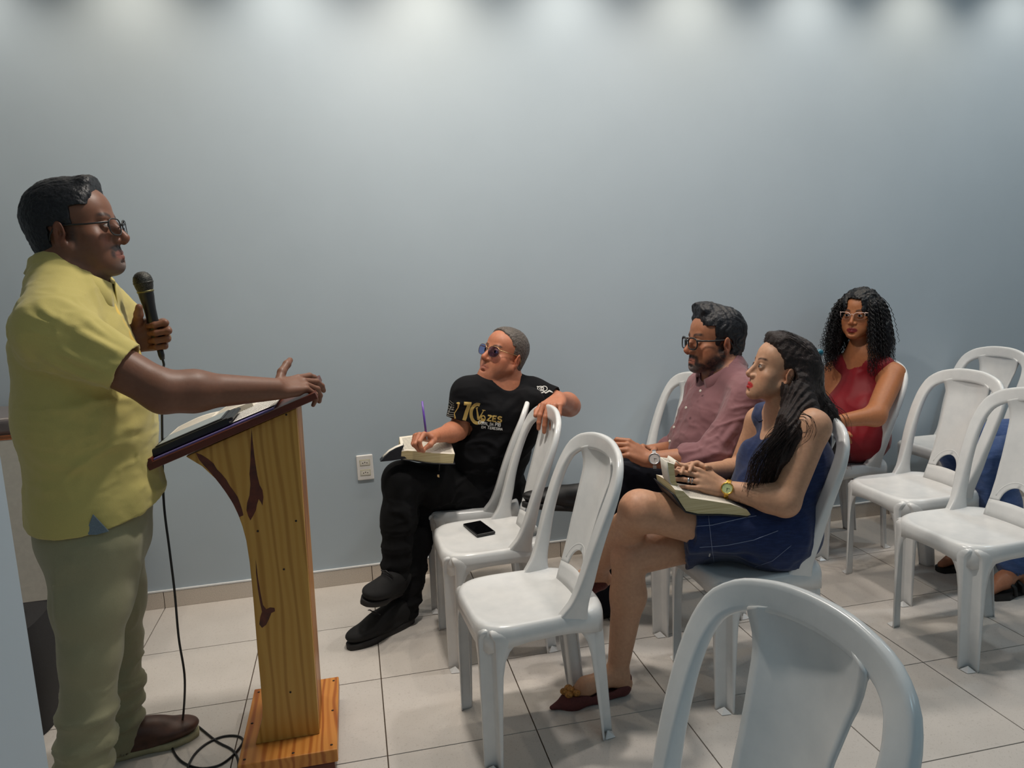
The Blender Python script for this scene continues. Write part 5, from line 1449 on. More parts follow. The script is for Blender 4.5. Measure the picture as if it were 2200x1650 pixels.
def tee_print():
    root, tee, bv, H, hR, iR = TEE
    # chest lettering: axes taken from the photo's text line
    p0, p1, p2 = at(985, 905, Y=-.46), at(1080, 925, Y=-.46), at(990, 865, Y=-.46)
    view = nrm(p0 * .5 + p1 * .5 - CAM)
    ux = nrm(p1 - p0); uy = p2 - p0; uy = nrm(uy - ux * (uy @ ux)); L = np.linalg.norm(p1 - p0); Hh = np.linalg.norm(p2 - p0)
    sx = L / 95.0
    px = lambda x, y: ((x - 985) * sx * 1.0, None)
    def to2(x, y):
        P = at(x, y, Y=-.46) - p0; return (P @ ux, P @ uy)
    def conv(pl): return [to2(q[0], q[1]) + ((q[2] * sx,) if len(q) > 2 else ()) for q in pl]
    gold = [ [(974, 882, 1), (981, 866, 3), (986, 866, 6), (984, 876, 3), (976, 888, 2), (978, 899, 4), (969, 906, 2)][1:],
             [(997, 867, 9), (1013, 868, 9)], [(1009, 868, 9), (1003, 884, 10), (996, 907, 10)],
             [(x, y, 8.5) for x, y in arc(1026, 889, 14, 20, -70, -330, 22)],
             [(1024, 876, 3), (1028, 902, 6)], [(1039, 882, 2), (1028, 902, 5)], [(1022, 877, 2.5), (1027, 876, 2.5)], [(1036, 881, 2), (1043, 882, 2)],
             [(x, y, 3) for x, y in arc(1038, 899, 4.2, 6, 0, 360, 14)] ]
    v, f = strokes([[(c[0], c[1], c[2] * .78) if len(c) > 2 else c for c in conv(pl)] for pl in gold], .01)
    wrap_print('gold_print', v, f, p0, ux, uy, view, bv, M['gold_print'], root)
    def word(txt, x0, y0, x1, y1, hpx, wpx, mat, name, small=None):
        a, b = at(x0, y0, Y=-.46), at(x1, y1, Y=-.46); u = nrm(b - a); vv = nrm(uy - u * (uy @ u)); hh = hpx * sx
        sg, xe = text_strokes(txt, hh, wpx * sx, small=small); k = np.linalg.norm(b - a) / xe
        sg = [[(p[0] * k, p[1], p[2]) for p in pl] for pl in sg]
        v, f = strokes(sg, .002, 3); wrap_print(name, v, f, a, u, vv, view, bv, mat, root, .0026)
    word('ZES', 1046, 904, 1079, 908, 12, 3.2, M['gold_print'], 'word_print')
    word('Coral da PIB', 1027, 911, 1076, 917, 7.5, 1.7, M['white_print'], 'word_print', .78)
    word('em Teresina', 1034, 920, 1080, 925, 6.5, 1.4, M['white_print'], 'word_print', .8)
    # sleeve emblem: two loops crossed by a ribbon, as on the left sleeve
    emb = [[(x, y, 2) for x, y in arc(1150, 823, 6.5, 5, 0, 360, 14)], [(x, y, 1.8) for x, y in arc(1158, 823, 6, 5.5, 0, 360, 14)], [(x, y, 1.6) for x, y in arc(1151, 823, 3, 2.4, 40, 330, 10)],
           [(1155, 828, 2), (1160, 833, 3), (1168, 828, 4), (1175, 832, 2)], [(1147, 834, 2.5), (1156, 831, 3)], [(1142, 819, 2), (1145, 818, 2)]]
    v, f = strokes([[((at(q[0], q[1], Y=-.33) - p0) @ ux, (at(q[0], q[1], Y=-.33) - p0) @ uy, q[2] * sx * .9) for q in pl] for pl in emb], .003)
    # shift so the projection plane passes near the sleeve
    P0 = p0 + view * ((at(1155, 825, Y=-.33) - p0) @ view)
    wrap_print('sleeve_emblem', v, f, P0, ux, uy, view, bv, M['white_print'], root)
    # music staves with notes on the right sleeve
    st = []
    for i, (xa, ya, xb, yb, c) in enumerate(((970, 865, 979, 872, 2), (968, 869, 980, 876, 3), (965, 875, 980, 880, 3), (962, 880, 980, 886, 3), (960, 886, 980, 892, 3), (957, 891, 980, 897, 3), (956, 894, 979, 901, 3))):
        st.append([(xa, ya, 1.0), ((xa + xb) / 2, (ya + yb) / 2 + c * .6, 1.0), (xb, yb, 1.0)])
    for (x, y) in ((964, 882), (968, 888), (972, 881), (976, 885), (962, 890), (966, 893)):
        st.append([(x - 1.5, y, 2.6), (x + 1.5, y + .5, 2.6)]); st.append([(x + 1.2, y, .8), (x + 2.2, y - 6, .8)])
    v, f = strokes([[((at(q[0], q[1], Y=-.52) - p0) @ ux, (at(q[0], q[1], Y=-.52) - p0) @ uy, q[2] * sx) for q in pl] for pl in st], .003)
    P0 = p0 + view * ((at(968, 884, Y=-.52) - p0) @ view)
    wrap_print('sleeve_staves', v, f, P0, ux, uy, view, bv, M['grey_print'], root)
    # pen in the writing hand
    a, b = at(907, 862, Y=-.60), at(915, 928, Y=-.62); d = nrm(b - a); tip = b + d * .035
    pn = empty('pen', tuple(a), 0, 'purple pen held upright in the right hand of the black T-shirt man', 'pen')
    MB().tube([a, lerp(a, tip, .82)], .0042, 10).build('barrel', M['pen_purple'], pn, world=True)
    MB().tube([lerp(a, tip, .82), lerp(a, tip, .95), tip], [.0042, .003, .0008], 10).build('pen_tip', M['metal'], pn, world=True)
tee_print()
def open_bible(name, label, c, ux, uy, th, wL, wR, depth, mats, bulge=.35, sag=.0, droop=0.0):
    """open thick book: c = middle of the gutter underside, ux across the pages, uy along the spine; up = ux x uy"""
    ux = nrm(ux); uy = nrm(uy - ux * (uy @ ux)); n = np.cross(ux, uy)
    if n[2] < 0: n = -n
    bk = empty(name, tuple(c), 0, label, 'book')
    def side(sgn, w_, th_):
        prof = []
        for i in range(13):
            u = i / 12; z = th_ * (.62 + .38 * math.sin(min(1, u / .35) * PI / 2)) - th_ * bulge * u ** 2 * .5; prof.append((sgn * w_ * u, z, -sag * u * u))
        P = [[c + ux * x + n * (z + zz) + uy * (depth * (j / 6 - .5)) for j in range(7)] for x, z, zz in prof]
        Q = [[c + ux * (x * .985) + n * (.001 + zz) + uy * (depth * (j / 6 - .5)) for j in range(7)] for x, z, zz in prof]
        tp = MB().grid(P).build('pages', mats[0], bk, world=True, solid=.0)
        e = MB(); e.grid([[r[0] for r in P], [r[0] for r in Q]], smooth=False); e.grid([[r[-1] for r in P], [r[-1] for r in Q]], smooth=False); e.grid([P[-1], Q[-1]], smooth=False); e.grid(Q)
        eb = e.build('page_edges', mats[1], None); eb.parent = tp
        cv = [[c + ux * (x * 1.04) + n * (-.002 + zz) + uy * (depth * 1.05 * (j / 6 - .5)) for j in range(7)] for x, z, zz in prof]
        MB().grid(cv).build('cover', mats[2], bk, world=True, solid=.003)
    side(-1, wL, th[0]); side(1, wR, th[1]); return bk, n
# thick open book on the T-shirt man's knee: page block to the right, cover falling open on the left
def tee_book():
    a, b = at(861, 988, Y=-.55), at(975, 994, Y=-.55); c_ = at(975, 968, Y=-.55)
    ux = nrm(b - a); uy = nrm(A(.12, 1, .12) - ux * (ux @ A(.12, 1, .12))); n = np.cross(ux, uy)
    if n[2] < 0: n = -n
    W_ = np.linalg.norm(b - a); TH_ = .036; D = .17
    bk = empty('open_book', tuple(a), 0, 'thick open book with gilt page edges resting on the knee of the black T-shirt man', 'book')
    prof = [(0, .036, .004), (.10, .040, .003), (.25, .0395, .0015), (.45, .037, -.004), (.60, .0355, -.006), (.8, .036, -.005), (.93, .036, -.004), (1.0, .0375, -.003)]
    top = [[a + ux * (W_ * u) + n * (z + (.010 * (j / 6) * math.sin(PI * u) if u > .2 else 0)) + uy * (D * j / 6) for j in range(7)] for u, z, b_ in prof]
    bot = [[a + ux * (W_ * u * .99) + n * b_ + uy * (D * j / 6) for j in range(7)] for u, z, b_ in prof]
    tp = MB().grid(top).build('pages', M['print_book'], bk, world=True)
    e = MB(); e.grid([[r[0] for r in top], [r[0] for r in bot]]); e.grid([[r[-1] for r in top], [r[-1] for r in bot]]); e.grid([top[-1], bot[-1]], smooth=False); e.grid([top[0], bot[0]], smooth=False); e.grid(bot)
    eb = e.build('page_edges', M['gilt_pages'], None); eb.parent = tp
    cv = [[a + ux * (W_ * u * 1.03) + n * (b_ - .003) + uy * (D * 1.05 * j / 6 - .004) for j in range(7)] for u, z, b_ in prof]
    MB().grid(cv).build('back_cover', M['book_black'], bk, world=True, solid=.003)
    # front cover hanging open to the left
    fl = [(868, 958), (852, 964), (838, 972), (826, 983), (817, 992), (840, 990), (866, 986), (874, 985), (866, 978), (863, 968)]
    pts = [at(x, y, Y=-.552) for x, y in fl]
    MB().prism([tuple(p) for p in pts], (0, .05, 0)).build('front_cover', M['book_black'], bk, world=True)
    lf = [at(x, y, Y=-.55) for x, y in ((866, 956), (850, 962), (836, 970), (822, 983))]
    MB().grid([[p + uy * (D * .12 * j / 6) for j in range(7)] for p in lf]).build('flyleaf', M['paper'], bk, world=True, solid=.001)
tee_book()

# ================================================================== bearded man in the pink shirt
M['pink_shirt'] = mat_cloth('dusty_pink_cotton', srgb(128, 88, 92), .10, 900, .8)
M['pink_inner'] = mat_cloth('dusty_pink_inner', srgb(128, 92, 104), .08, 900, .8)
M['dark_denim'] = mat_cloth('dark_denim', srgb(13, 16, 27), .2, 700, .9, sheen=0)
M['black_leather'] = flat('black_leather', srgb(14, 13, 14), .55, var=.2, scale=60, bump=.2)
M['dial_white'] = flat('pale_dial', srgb(196, 190, 186), .3, var=.03)
M['dial_green'] = flat('pale_green_dial', srgb(196, 206, 150), .25, var=.08, scale=30)
M['temple_amber'] = flat('amber_temple', srgb(160, 130, 50), .3)
def make_pink_man():
    SKIN = srgb(172, 116, 86)
    root = empty('person', (1.33, -.745, 0), 0, 'seated bearded man in dusty pink shirt and dark glasses with a steel wristwatch', 'person')
    H = Frame(at(1533, 731, Y=-.745), (-1, -.02, .05), (.04, 0, 1), 1.05)
    NB = at(1553, 806, Y=-.745)
    sL, sR = at(1608, 850, Y=-.945), at(1508, 836, Y=-.565); lat = nrm(sR - sL)
    eL, wL = at(1527, 985, Y=-1.01), at(1394, 988, Y=-.93)
    eR, wR = at(1468, 968, Y=-.56), at(1388, 972, Y=-.74)
    pel, che = A(1.33, -.745, .55), at(1545, 880, Y=-.745)
    F = Field()
    head_prims(F, H, 'm', 1.12, .95, 1.04, (NB, .064))
    F.cone(pel, che, .11, .11, .05, flat=(lat, 1.4)); F.cone(che, NB, .11, .05, .05, flat=(lat, 1.4))
    nk = lerp(NB, H(0, -.03, -.05), .3); F.cone(nk, sR, .045, .05, .05); F.cone(nk, sL, .045, .05, .05)
    arm_prims(F, sL, eL, wL, 1.0); arm_prims(F, sR, eR, wR, .97)
    hipL, hipR = pel - lat * .09, pel + lat * .09
    knL, anL = at(1318, 1040, Y=-.83), A(.93, -.70, .09)
    knR, anR = at(1315, 1000, Y=-.66), at(1268, 1078, Y=-.82)
    leg_prims(F, hipL, knL, anL); leg_prims(F, hipR, knR, anR)
    # clasped hands on the knee
    hL = hand_frame(wL, at(1345, 962, Y=-.92) - wL, (-.25, .75, -.6), False)
    iL = hand_prims(F, hL, 1.05, ((40, 50, 30), (42, 50, 30), (44, 52, 30), (46, 52, 30)), (5, 1, -2, -6), [(.045, .045, .030), (.070, .046, .048), (.088, .036, .060)])
    hR = hand_frame(wR, at(1348, 966, Y=-.86) - wR, (-.1, -.8, -.5), True)
    hand_prims(F, hR, 1.0, ((50, 60, 30),) * 4, (5, 1, -2, -6), [(.045, .050, .02), (.068, .054, .030), (.086, .048, .036)])
    LIP = srgb(150, 88, 80); BR = srgb(26, 22, 22)
    def col(P):
        c = face_colors(P, H, SKIN, LIP, BR, [('full', srgb(46, 40, 40), .96), ('goatee', srgb(120, 112, 110), .55), ('moustache', srgb(32, 28, 28), .9)], .45, 'm', 1.4, .6)
        return c
    body_mesh(F, [(ball_region(H(0, .02, -.01), .16), .0024), (ball_region(lerp(wL, at(1330, 962, Y=-.9), .7), .115), .0026)], root, col, .006)
    eyes(H, root)
    def hl(L):
        x = np.abs(L[:, 0]); front = .072 - .05 * np.maximum(0, .108 - L[:, 2]) - .45 * np.maximum(0, x - .04) ** 1.0
        a = L[:, 1] - np.where(L[:, 2] < .058, .026 + .12 * (L[:, 2]), front)
        ear = .027 - np.sqrt((L[:, 1] + .016) ** 2 + (L[:, 2] + .016) ** 2)
        return np.maximum.reduce([a, -.098 - L[:, 2], np.where(x > .05, ear, -1), np.where((L[:, 2] < -.015) & (L[:, 1] > -.030), .02, -1)])
    def ex(F_):
        F_.ell(H(0, .060, .112), A(.050, .036, .022), H.R, .02); F_.ell(H(-.012, .092, .105), A(.034, .020, .017), H.R, .015); F_.ell(H(.02, .03, .125), A(.045, .05, .02), H.R, .02)
        F_.ell(H(0, -.075, .0), A(.058, .040, .085), H.R, .02)
    short_hair(H, root, M['hair_black'], hl, .013, .003, (150, .0022), extra=ex, wave=lambda L: .0018 * np.sin(L[:, 1] * 190 + 6 * vnoise(L * 30)))
    glasses(H, root, M['black_plastic'], M['lens'], .054, .042, .0028, 'square', .016, .0032, .106, -.008, pw=2.8, label='thick black glasses')
    S = Field()
    S.cone(pel + A(-.01, 0, -.01), lerp(pel, che, .5), .148, .142, .06, flat=(lat, 1.22)); S.cone(lerp(pel, che, .5), che, .140, .124, .06, flat=(lat, 1.36)); S.cone(che, lerp(NB, che, .22), .122, .066, .06, flat=(lat, 1.45))
    for (s_, e_, w_, en) in ((sL, eL, wL, .36), (sR, eR, wR, .34)):
        c_ = lerp(e_, w_, en); d = nrm(w_ - e_)
        S.cone(nk, s_, .054, .064, .05); S.cone(s_, e_, .069, .058, .04); S.cone(e_, c_ + d * .02, .058, .055, .03, clips=[clip_plane(c_, d)])
        S.cone(c_ - d * .03, c_ + d * .04, .047, .047, .003, 's'); S.cone(c_ - d * .058, c_ - d * .008, .060, .0595, .004)   # rolled cuff
    cre = [(at(x0, y0, Y=Y_), at(x1, y1, Y=Y_), w_, h_) for x0, y0, x1, y1, Y_, w_, h_ in (
        (1560, 850, 1520, 930, -1.02, .013, .007), (1585, 870, 1535, 940, -1.04, .012, .006), (1600, 900, 1545, 960, -1.05, .013, .007), (1540, 890, 1505, 900, -1.0, .012, .006),
        (1480, 880, 1520, 850, -.93, .014, .006), (1450, 915, 1510, 930, -.93, .016, .008), (1445, 945, 1500, 945, -.93, .014, .007), (1470, 850, 1500, 830, -.88, .012, .005), (1440, 975, 1500, 965, -.93, .014, .006), (1600, 940, 1560, 985, -1.05, .012, .006))]
    nf = noise_folds(.008, 12, (1, 1, 1.3), 51); nf2 = noise_folds(.0035, 26, (1, 1, 1), 53)
    S.cone(NB + A(.01, 0, -.05), NB + A(.006, 0, .012), .098, .084, .04)
    S.cone(NB + A(-.014, 0, -.002), NB + A(-.035, 0, .12), .062, .078, .006, 's')
    S.cone(NB + A(-.055, 0, -.030), NB + A(-.075, 0, .06), .022, .045, .01, 's')
    build_cloth(S, 'shirt', M['pink_shirt'], root, .006, lambda P: nf(P) + nf2(P) + creases(P, cre))
    collar(NB + A(-.006, 0, .002), (-1, 0, -.44), (-.44, 0, 1), .080, root, M['pink_shirt'], .048, .40, .022, .014, 'collar', None, .15, .010, .003, .030)
    collar(NB + A(-.004, 0, -.004), (-1, 0, -.44), (-.44, 0, 1), .074, root, M['pink_inner'], .044, .42, .004, .0, 'collar_band', None, .1, .006, .002, .0)
    # button placket
    bts = [(1505, 840), (1474, 876), (1448, 918), (1439, 948)]
    bt = [at(x, y, Y=-.80) for x, y in bts]
    for i, p in enumerate(bt):
        d = nrm(CAM - p) * .4 + A(-1, 0, .35) * .6
        MB().lathe([(.0001, .0), (.0054, 0), (.0056, .0015), (.0044, .0024), (.0001, .0018)], 16, Matrix.Translation(p) @ V(nrm(d)).to_track_quat('Z', 'Y').to_matrix().to_4x4()).build('button', M['button'], root, world=True)
    Tt = Field()
    Tt.cone(hipL, hipR, .135, .135, .05)
    Tt.chain([hipL, lerp(hipL, knL, .5), knL, lerp(knL, anL, .4), anL - A(0, 0, .02)], [.110, .092, .072, .068, .060], .04)
    Tt.chain([hipR, lerp(hipR, knR, .5), knR, lerp(knR, anR, .5), anR], [.110, .092, .070, .064, .056], .04)
    nf3 = noise_folds(.005, 12, (1, 1, 1.2), 55)
    build_cloth(Tt, 'trousers', M['dark_denim'], root, .0065, nf3)
    shoe('shoe', anR + A(.045, .01, -.05), at(1124, 1090, Y=-.84), root, M['black_leather'], M['sole_black'], .098, .08, anR, .022, up=(-.1, .1, 1))
    shoe('shoe', A(.985, -.675, 0), A(.715, -.700, 0), root, M['black_leather'], M['sole_black'], .098, .08, anL, .022)
    wristwatch(wL, eL, (.1, -.75, .25), root, .0335, M['metal'], M['dial_white'], M['metal'], .021, 'wristwatch', 'steel wristwatch with pale round dial')
_t = time.time(); make_pink_man(); print('pink', time.time() - _t)

# ================================================================== woman in the denim dress
M['denim'] = mat_cloth('blue_denim', srgb(26, 40, 78), .22, 500, .9, ((30, 30, 160), srgb(46, 66, 112), .35))
M['denim_trim'] = mat_cloth('denim_trim', srgb(24, 34, 64), .2, 500, .9)
M['stitch'] = flat('pale_stitching', srgb(130, 140, 168), .8)
M['hair_brown'] = mat_hair('dark_brown_hair', srgb(15, 11, 12), srgb(54, 37, 32), .4, (240, 240, 26), .6)
M['maroon_suede'] = flat('maroon_suede', srgb(92, 42, 40), .75, var=.12, scale=160)
M['gold_bead'] = flat('gold_beads', srgb(176, 124, 60), .45, .35, var=.3, scale=240, bump=.5)
M['teal'] = flat('teal_plastic', srgb(24, 98, 118), .35)
M['pearl'] = flat('pearl', srgb(214, 200, 172), .2)
M['nail_red'] = flat('dark_red_nail', srgb(92, 26, 32), .25)
M['mole'] = flat('mole', srgb(70, 44, 34), .6)
def make_denim_woman():
    SKIN = srgb(196, 150, 120)
    root = empty('person', (1.28, -1.28, 0), 0, 'seated woman in denim dress with long dark hair, open book on her lap', 'person')
    H = Frame(at(1674, 795, Y=-1.28), (-1, .20, .29), (.14, .0, 1), .92)
    NB = at(1694, 884, Y=-1.285)
    sL, sR = at(1745, 918, Y=-1.45), at(1634, 905, Y=-1.12); lat = nrm(sR - sL)
    eL, wL = at(1686, 1078, Y=-1.49), at(1552, 1049, Y=-1.385)
    eR, wR = at(1588, 1010, Y=-1.08), at(1510, 1012, Y=-1.26)
    pel, che = A(1.28, -1.285, .54), at(1690, 985, Y=-1.285)
    F = Field()
    head_prims(F, H, 'f', .92, .95, .98, (NB, .050))
    F.cone(pel, che, .10, .10, .05, flat=(lat, 1.35)); F.cone(che, NB, .10, .042, .05, flat=(lat, 1.4))
    nk = lerp(NB, H(0, -.03, -.05), .25); F.cone(nk, sR, .036, .045, .05); F.cone(nk, sL, .036, .047, .05)
    F.cone(sL, eL, .054, .045, .03); m = lerp(eL, wL, .25); F.cone(eL, m, .044, .042, .02); F.cone(m, wL, .042, .0255, .02)
    F.cone(sR, eR, .048, .038, .03); m = lerp(eR, wR, .25); F.cone(eR, m, .038, .038, .02); F.cone(m, wR, .038, .024, .02)
    hipL, hipR = pel - lat * .09, pel + lat * .09
    knL, anL = at(1376, 1098, Y=-1.31), at(1282, 1222, Y=-1.06)
    knR, anR = at(1350, 1200, Y=-1.255), at(1326, 1448, Y=-1.262)
    F.cone(hipL, lerp(hipL, knL, .5), .095, .085, .03); F.cone(lerp(hipL, knL, .5), knL, .085, .060, .03); F.sph(knL + A(-.006, 0, .006), .056, .03)
    m = lerp(knL, anL, .32); F.cone(knL, m, .056, .054, .03); F.cone(m, anL, .054, .034, .03)
    F.cone(hipR, lerp(hipR, knR, .5), .095, .080, .015); F.cone(lerp(hipR, knR, .5), knR, .080, .058, .012)
    m = lerp(knR, anR, .32) + A(.012, 0, 0); F.cone(knR, m, .055, .055, .012); F.cone(m, anR, .055, .033, .03)
    # feet
    toR = at(1190, 1516, Y=-1.29); toR[2] = .022; heR = A(.79, -1.268, .04)
    F.chain([anR, lerp(anR, toR, .50) + A(0, 0, .008), lerp(anR, toR, .78) + A(0, 0, -.004)], [.034, .028, .012], .02); F.cone(anR, heR, .034, .028, .02)
    toL = anL + A(-.13, .02, -.115); heL = anL + A(.030, .01, -.045)
    F.chain([anL, lerp(anL, toL, .5) + A(-.01, 0, .012), lerp(anL, toL, .8)], [.034, .028, .012], .02); F.cone(anL, heL, .034, .028, .02)
    # hands on the open book
    hL = hand_frame(wL, at(1492, 1027, Y=-1.375) - wL, (.05, .80, -.55), False)
    iL = hand_prims(F, hL, .98, ((16, 14, 8), (18, 16, 8), (20, 18, 8), (22, 18, 8)), (6, 1, -4, -9), [(.045, .046, .014), (.070, .060, .022), (.090, .064, .030)], .003, .86)
    hR = hand_frame(wR, at(1482, 1000, Y=-1.30) - wR, (.2, -.2, -.9), True)
    iR = hand_prims(F, hR, .92, ((20, 20, 10),) * 4, (6, 1, -3, -8), None, .003, .86)
    LIP = srgb(186, 30, 38); BR = srgb(40, 28, 26)
    def col(P):
        c = face_colors(P, H, SKIN, LIP, BR, None, .25, 'f', .95, .97, .85)
        for kk in (knL, knR): c = paint(c, .35 * np.clip(1 - np.linalg.norm(P - (kk + A(-.03, -.02, .03)), axis=1) / .07, 0, 1), tuple(A(*SKIN[:3]) * A(1.05, .74, .68)))
        return c
    hc = H(0, .02, -.01)
    body_mesh(F, [(ball_region(hc, .15), .0022), (ball_region(lerp(wL, iL[1][0][2], .55), .115), .0023), (ball_region(lerp(toR, heR, .4), .15), .003)], root, col, .0055)
    eyes(H, root, H.d(.0, 1, -.08))
    # dress: bodice and skirt
    S = Field()
    S.cone(pel, lerp(pel, che, .55), .130, .118, .06, flat=(lat, 1.32)); S.cone(lerp(pel, che, .55), che + A(.012, 0, 0), .116, .116, .06, flat=(lat, 1.38)); S.cone(che + A(.012, 0, 0), lerp(NB, che, .20) + A(.014, 0, 0), .114, .062, .05, flat=(lat, 1.42))
    fw = H.d(0, 1, 0) * A(1, 1, 0)
    for q in (-1, 1): S.ell(che + A(-.085, q * .068, .0), (.048, .055, .055), None, .04)
    S.cone(lerp(nk, sR, .12) - A(0, 0, .022), lerp(nk, sR, .74), .045, .056, .03); S.cone(lerp(nk, sL, .12) - A(0, 0, .022), lerp(nk, sL, .74), .045, .057, .03)
    S.cone(NB + A(-.020, 0, .012), NB + A(-.04, 0, .10), .052, .080, .008, 's')
    for s_, sg in ((sL, -1), (sR, 1)):                                                   # arm holes
        S.ell(s_ + lat * (.044 * sg) + A(-.005, 0, -.040), (.085, .048, .105), np.stack([A(1,0,0), lat, np.cross(A(1,0,0), lat)], 1), .010, 's')
    cre = [(at(x0, y0, Y=Y_), at(x1, y1, Y=Y_), w_, h_) for x0, y0, x1, y1, Y_, w_, h_ in (
        (1530, 1185, 1640, 1170, -1.42, .016, .006), (1560, 1215, 1680, 1190, -1.42, .016, .006), (1600, 1140, 1680, 1120, -1.45, .014, .006), (1540, 1140, 1620, 1150, -1.43, .014, .005), (1700, 1040, 1745, 1110, -1.45, .014, .006))]
    hx = at(1497, 1170, Y=-1.38)
    dK = nrm((knL + knR) / 2 - pel); hemc = clip_plane(hx + A(-.012, 0, 0), nrm(A(-1, .25, .02)), .003)
    k2L, k2R = lerp(hipL, knL, .75), lerp(hipR, knR, .75)
    S.cone(hipL, k2L, .114, .096, .05, clips=[hemc]); S.cone(hipR, k2R, .112, .092, .05, clips=[hemc]); S.cone(lerp(hipL, hipR, .5) + A(-.02, 0, .0), lerp(k2L, k2R, .5), .105, .088, .05, clips=[hemc])
    S.cone(hipL + A(.02, .01, -.01), hipR + A(.02, 0, -.01), .132, .132, .05)
    nf = noise_folds(.006, 12, (1, 1, 1.4), 61)
    dr = build_cloth(S, 'dress', M['denim'], root, .0058, lambda P: nf(P) + creases(P, cre))
    from mathutils.bvhtree import BVHTree
    bv = BVHTree.FromPolygons([v.co.copy() for v in dr.data.vertices], [tuple(p.vertices) for p in dr.data.polygons])
    def seam(pxs, r=.0011, off=.0008, mat=M['stitch'], nm='stitching'):
        pts = []
        for i in range(len(pxs) - 1):
            for u in np.linspace(0, 1, 8, endpoint=False): pts.append(lerp(pxs[i], pxs[i + 1], u))
        pts.append(A(*pxs[-1])); out = []
        for q in pts:
            d = nrm(ray(q[0], q[1])); hit = bv.ray_cast(V(CAM), V(d), 6.0)
            if hit[0] is not None: out.append(A(*hit[0]) - d * off)
        if len(out) > 2: MB().tube(out, r, 5).build(nm, mat, root, world=True)
    seam([(1494, 1131), (1530, 1128), (1600, 1112), (1625, 1108)]); seam([(1503, 1176), (1560, 1172), (1620, 1160), (1672, 1140)]); seam([(1522, 1108), (1530, 1180), (1537, 1226)], .0009); seam([(1510, 1224), (1600, 1226), (1660, 1205), (1700, 1172)], .0009)
    seam([(1621, 893), (1630, 905), (1646, 901)], .002, .001, M['denim_trim'], 'neck_binding')
    tgp = at(1525, 1190, Y=-1.385); hit = bv.ray_cast(V(CAM), V(nrm(ray(1525, 1190))), 6.0)
    if hit[0] is not None: MB().box(A(*hit[0]) - nrm(ray(1525, 1190)) * .002, (.004, .002, .018), np.array(Matrix.Rotation(.25, 3, 'Y'))).build('label_tab', M['dial_white'], root, world=True)
    # hair: cap, back mass, lock over the near shoulder
    def hl(L):
        x = np.abs(L[:, 0]); fr = .070 - .55 * np.maximum(0, .090 - L[:, 2]) - .40 * np.maximum(0, x - .03)
        a = L[:, 1] - np.maximum(fr, .008 + 0 * x)
        ear = .021 - np.sqrt((L[:, 1] + .010) ** 2 + ((L[:, 2] + .014) * .75) ** 2)
        low = np.where((L[:, 2] < .005) & (L[:, 1] > -.026) & (L[:, 2] > -.16) & (x < .070), .02, -1)
        return np.maximum.reduce([a, np.where((x > .05) & (x < .1), ear, -1), low])
    def ex(F_):
        F_.ell(H(0, -.060, .020), A(.066, .062, .085), H.R, .03)
        F_.ell(H(0, .030, .104), A(.050, .050, .022), H.R, .03)
        F_.chain([H(0, -.085, .0), H(0, -.098, -.07), NB + A(.085, -.02, -.03), NB + A(.11, -.03, -.13)], [.062, .062, .062, .045], .04)
        F_.chain([H(-.055, -.045, -.045), at(1722, 885, Y=-1.385), at(1690, 930, Y=-1.43), at(1645, 985, Y=-1.435), at(1622, 1045, Y=-1.41), at(1612, 1078, Y=-1.40)], [.042, .046, .048, .052, .044, .018], .03)
        F_.chain([H(-.06, -.05, -.03), at(1715, 900, Y=-1.40), at(1675, 965, Y=-1.43), at(1662, 1040, Y=-1.42), at(1640, 1078, Y=-1.41)], [.04, .044, .045, .036, .012], .03)
    W_ = lambda L: .0035 * np.sin(L[:, 0] * 260 + L[:, 1] * 220 + 4 * vnoise(L * 14)) * np.clip((.02 - L[:, 2]) / .1, .15, 1)
    hr = short_hair(H, root, M['hair_brown'], hl, .012, .0034, (120, .0035), .006, ex, W_)
    r2 = np.random.default_rng(5); P = []
    def strand(ctrl, n=26, jit=.006):
        c = np.array(ctrl, float) + r2.normal(0, jit, (len(ctrl), 3)); t = np.linspace(0, len(c) - 1, n); o = np.zeros((n, 3))
        for i, ti in enumerate(t):
            k_ = min(int(ti), len(c) - 2); u = ti - k_; p0, p1, p2, p3 = c[max(k_ - 1, 0)], c[k_], c[k_ + 1], c[min(k_ + 2, len(c) - 1)]
            o[i] = .5 * (2 * p1 + (p2 - p0) * u + (2 * p0 - 5 * p1 + 4 * p2 - p3) * u * u + (3 * p1 - p0 - 3 * p2 + p3) * u ** 3)
        return o
    for i in range(300):                                                              # lock over the chest
        q = r2.uniform(-1, 1); P.append(strand([H(-.066, -.045 + .02 * q, -.02), at(1725 + 22 * q, 888, Y=-1.42), at(1690 + 30 * q, 935, Y=-1.475), at(1650 + 34 * q, 990, Y=-1.475), at(1628 + 28 * q, 1050 + 10 * r2.uniform(-1, 1), Y=-1.445), at(1612 + 26 * q, 1085 + 16 * r2.uniform(-1, 1), Y=-1.425)], 26, .008))
    for i in range(110):                                                              # down the back, with loose ends
        q = r2.uniform(-1, 1); P.append(strand([H(.03 * q - .03, -.105, .03), H(.035 * q - .02, -.130, -.04), NB + A(.130 + .01 * q, -.04 + .06 * q, -.02), NB + A(.145, -.04 + .06 * q, -.10), NB + A(.150 + .02 * r2.uniform(-1, 1), -.05 + .06 * q, -.17 + .03 * r2.uniform(-1, 1))], 26, .008))
    for i in range(90):                                                               # swept back from the forehead
        q = r2.uniform(-1, 1); P.append(strand([H(.045 * q, .078 - .02 * abs(q), .104 - .02 * abs(q)), H(.062 * q, .02, .134 - .02 * q * q), H(.070 * q, -.05, .115 - .03 * q * q), H(.045 * q, -.112, .045), H(.02 * q, -.118, -.02)], 22, .0035))
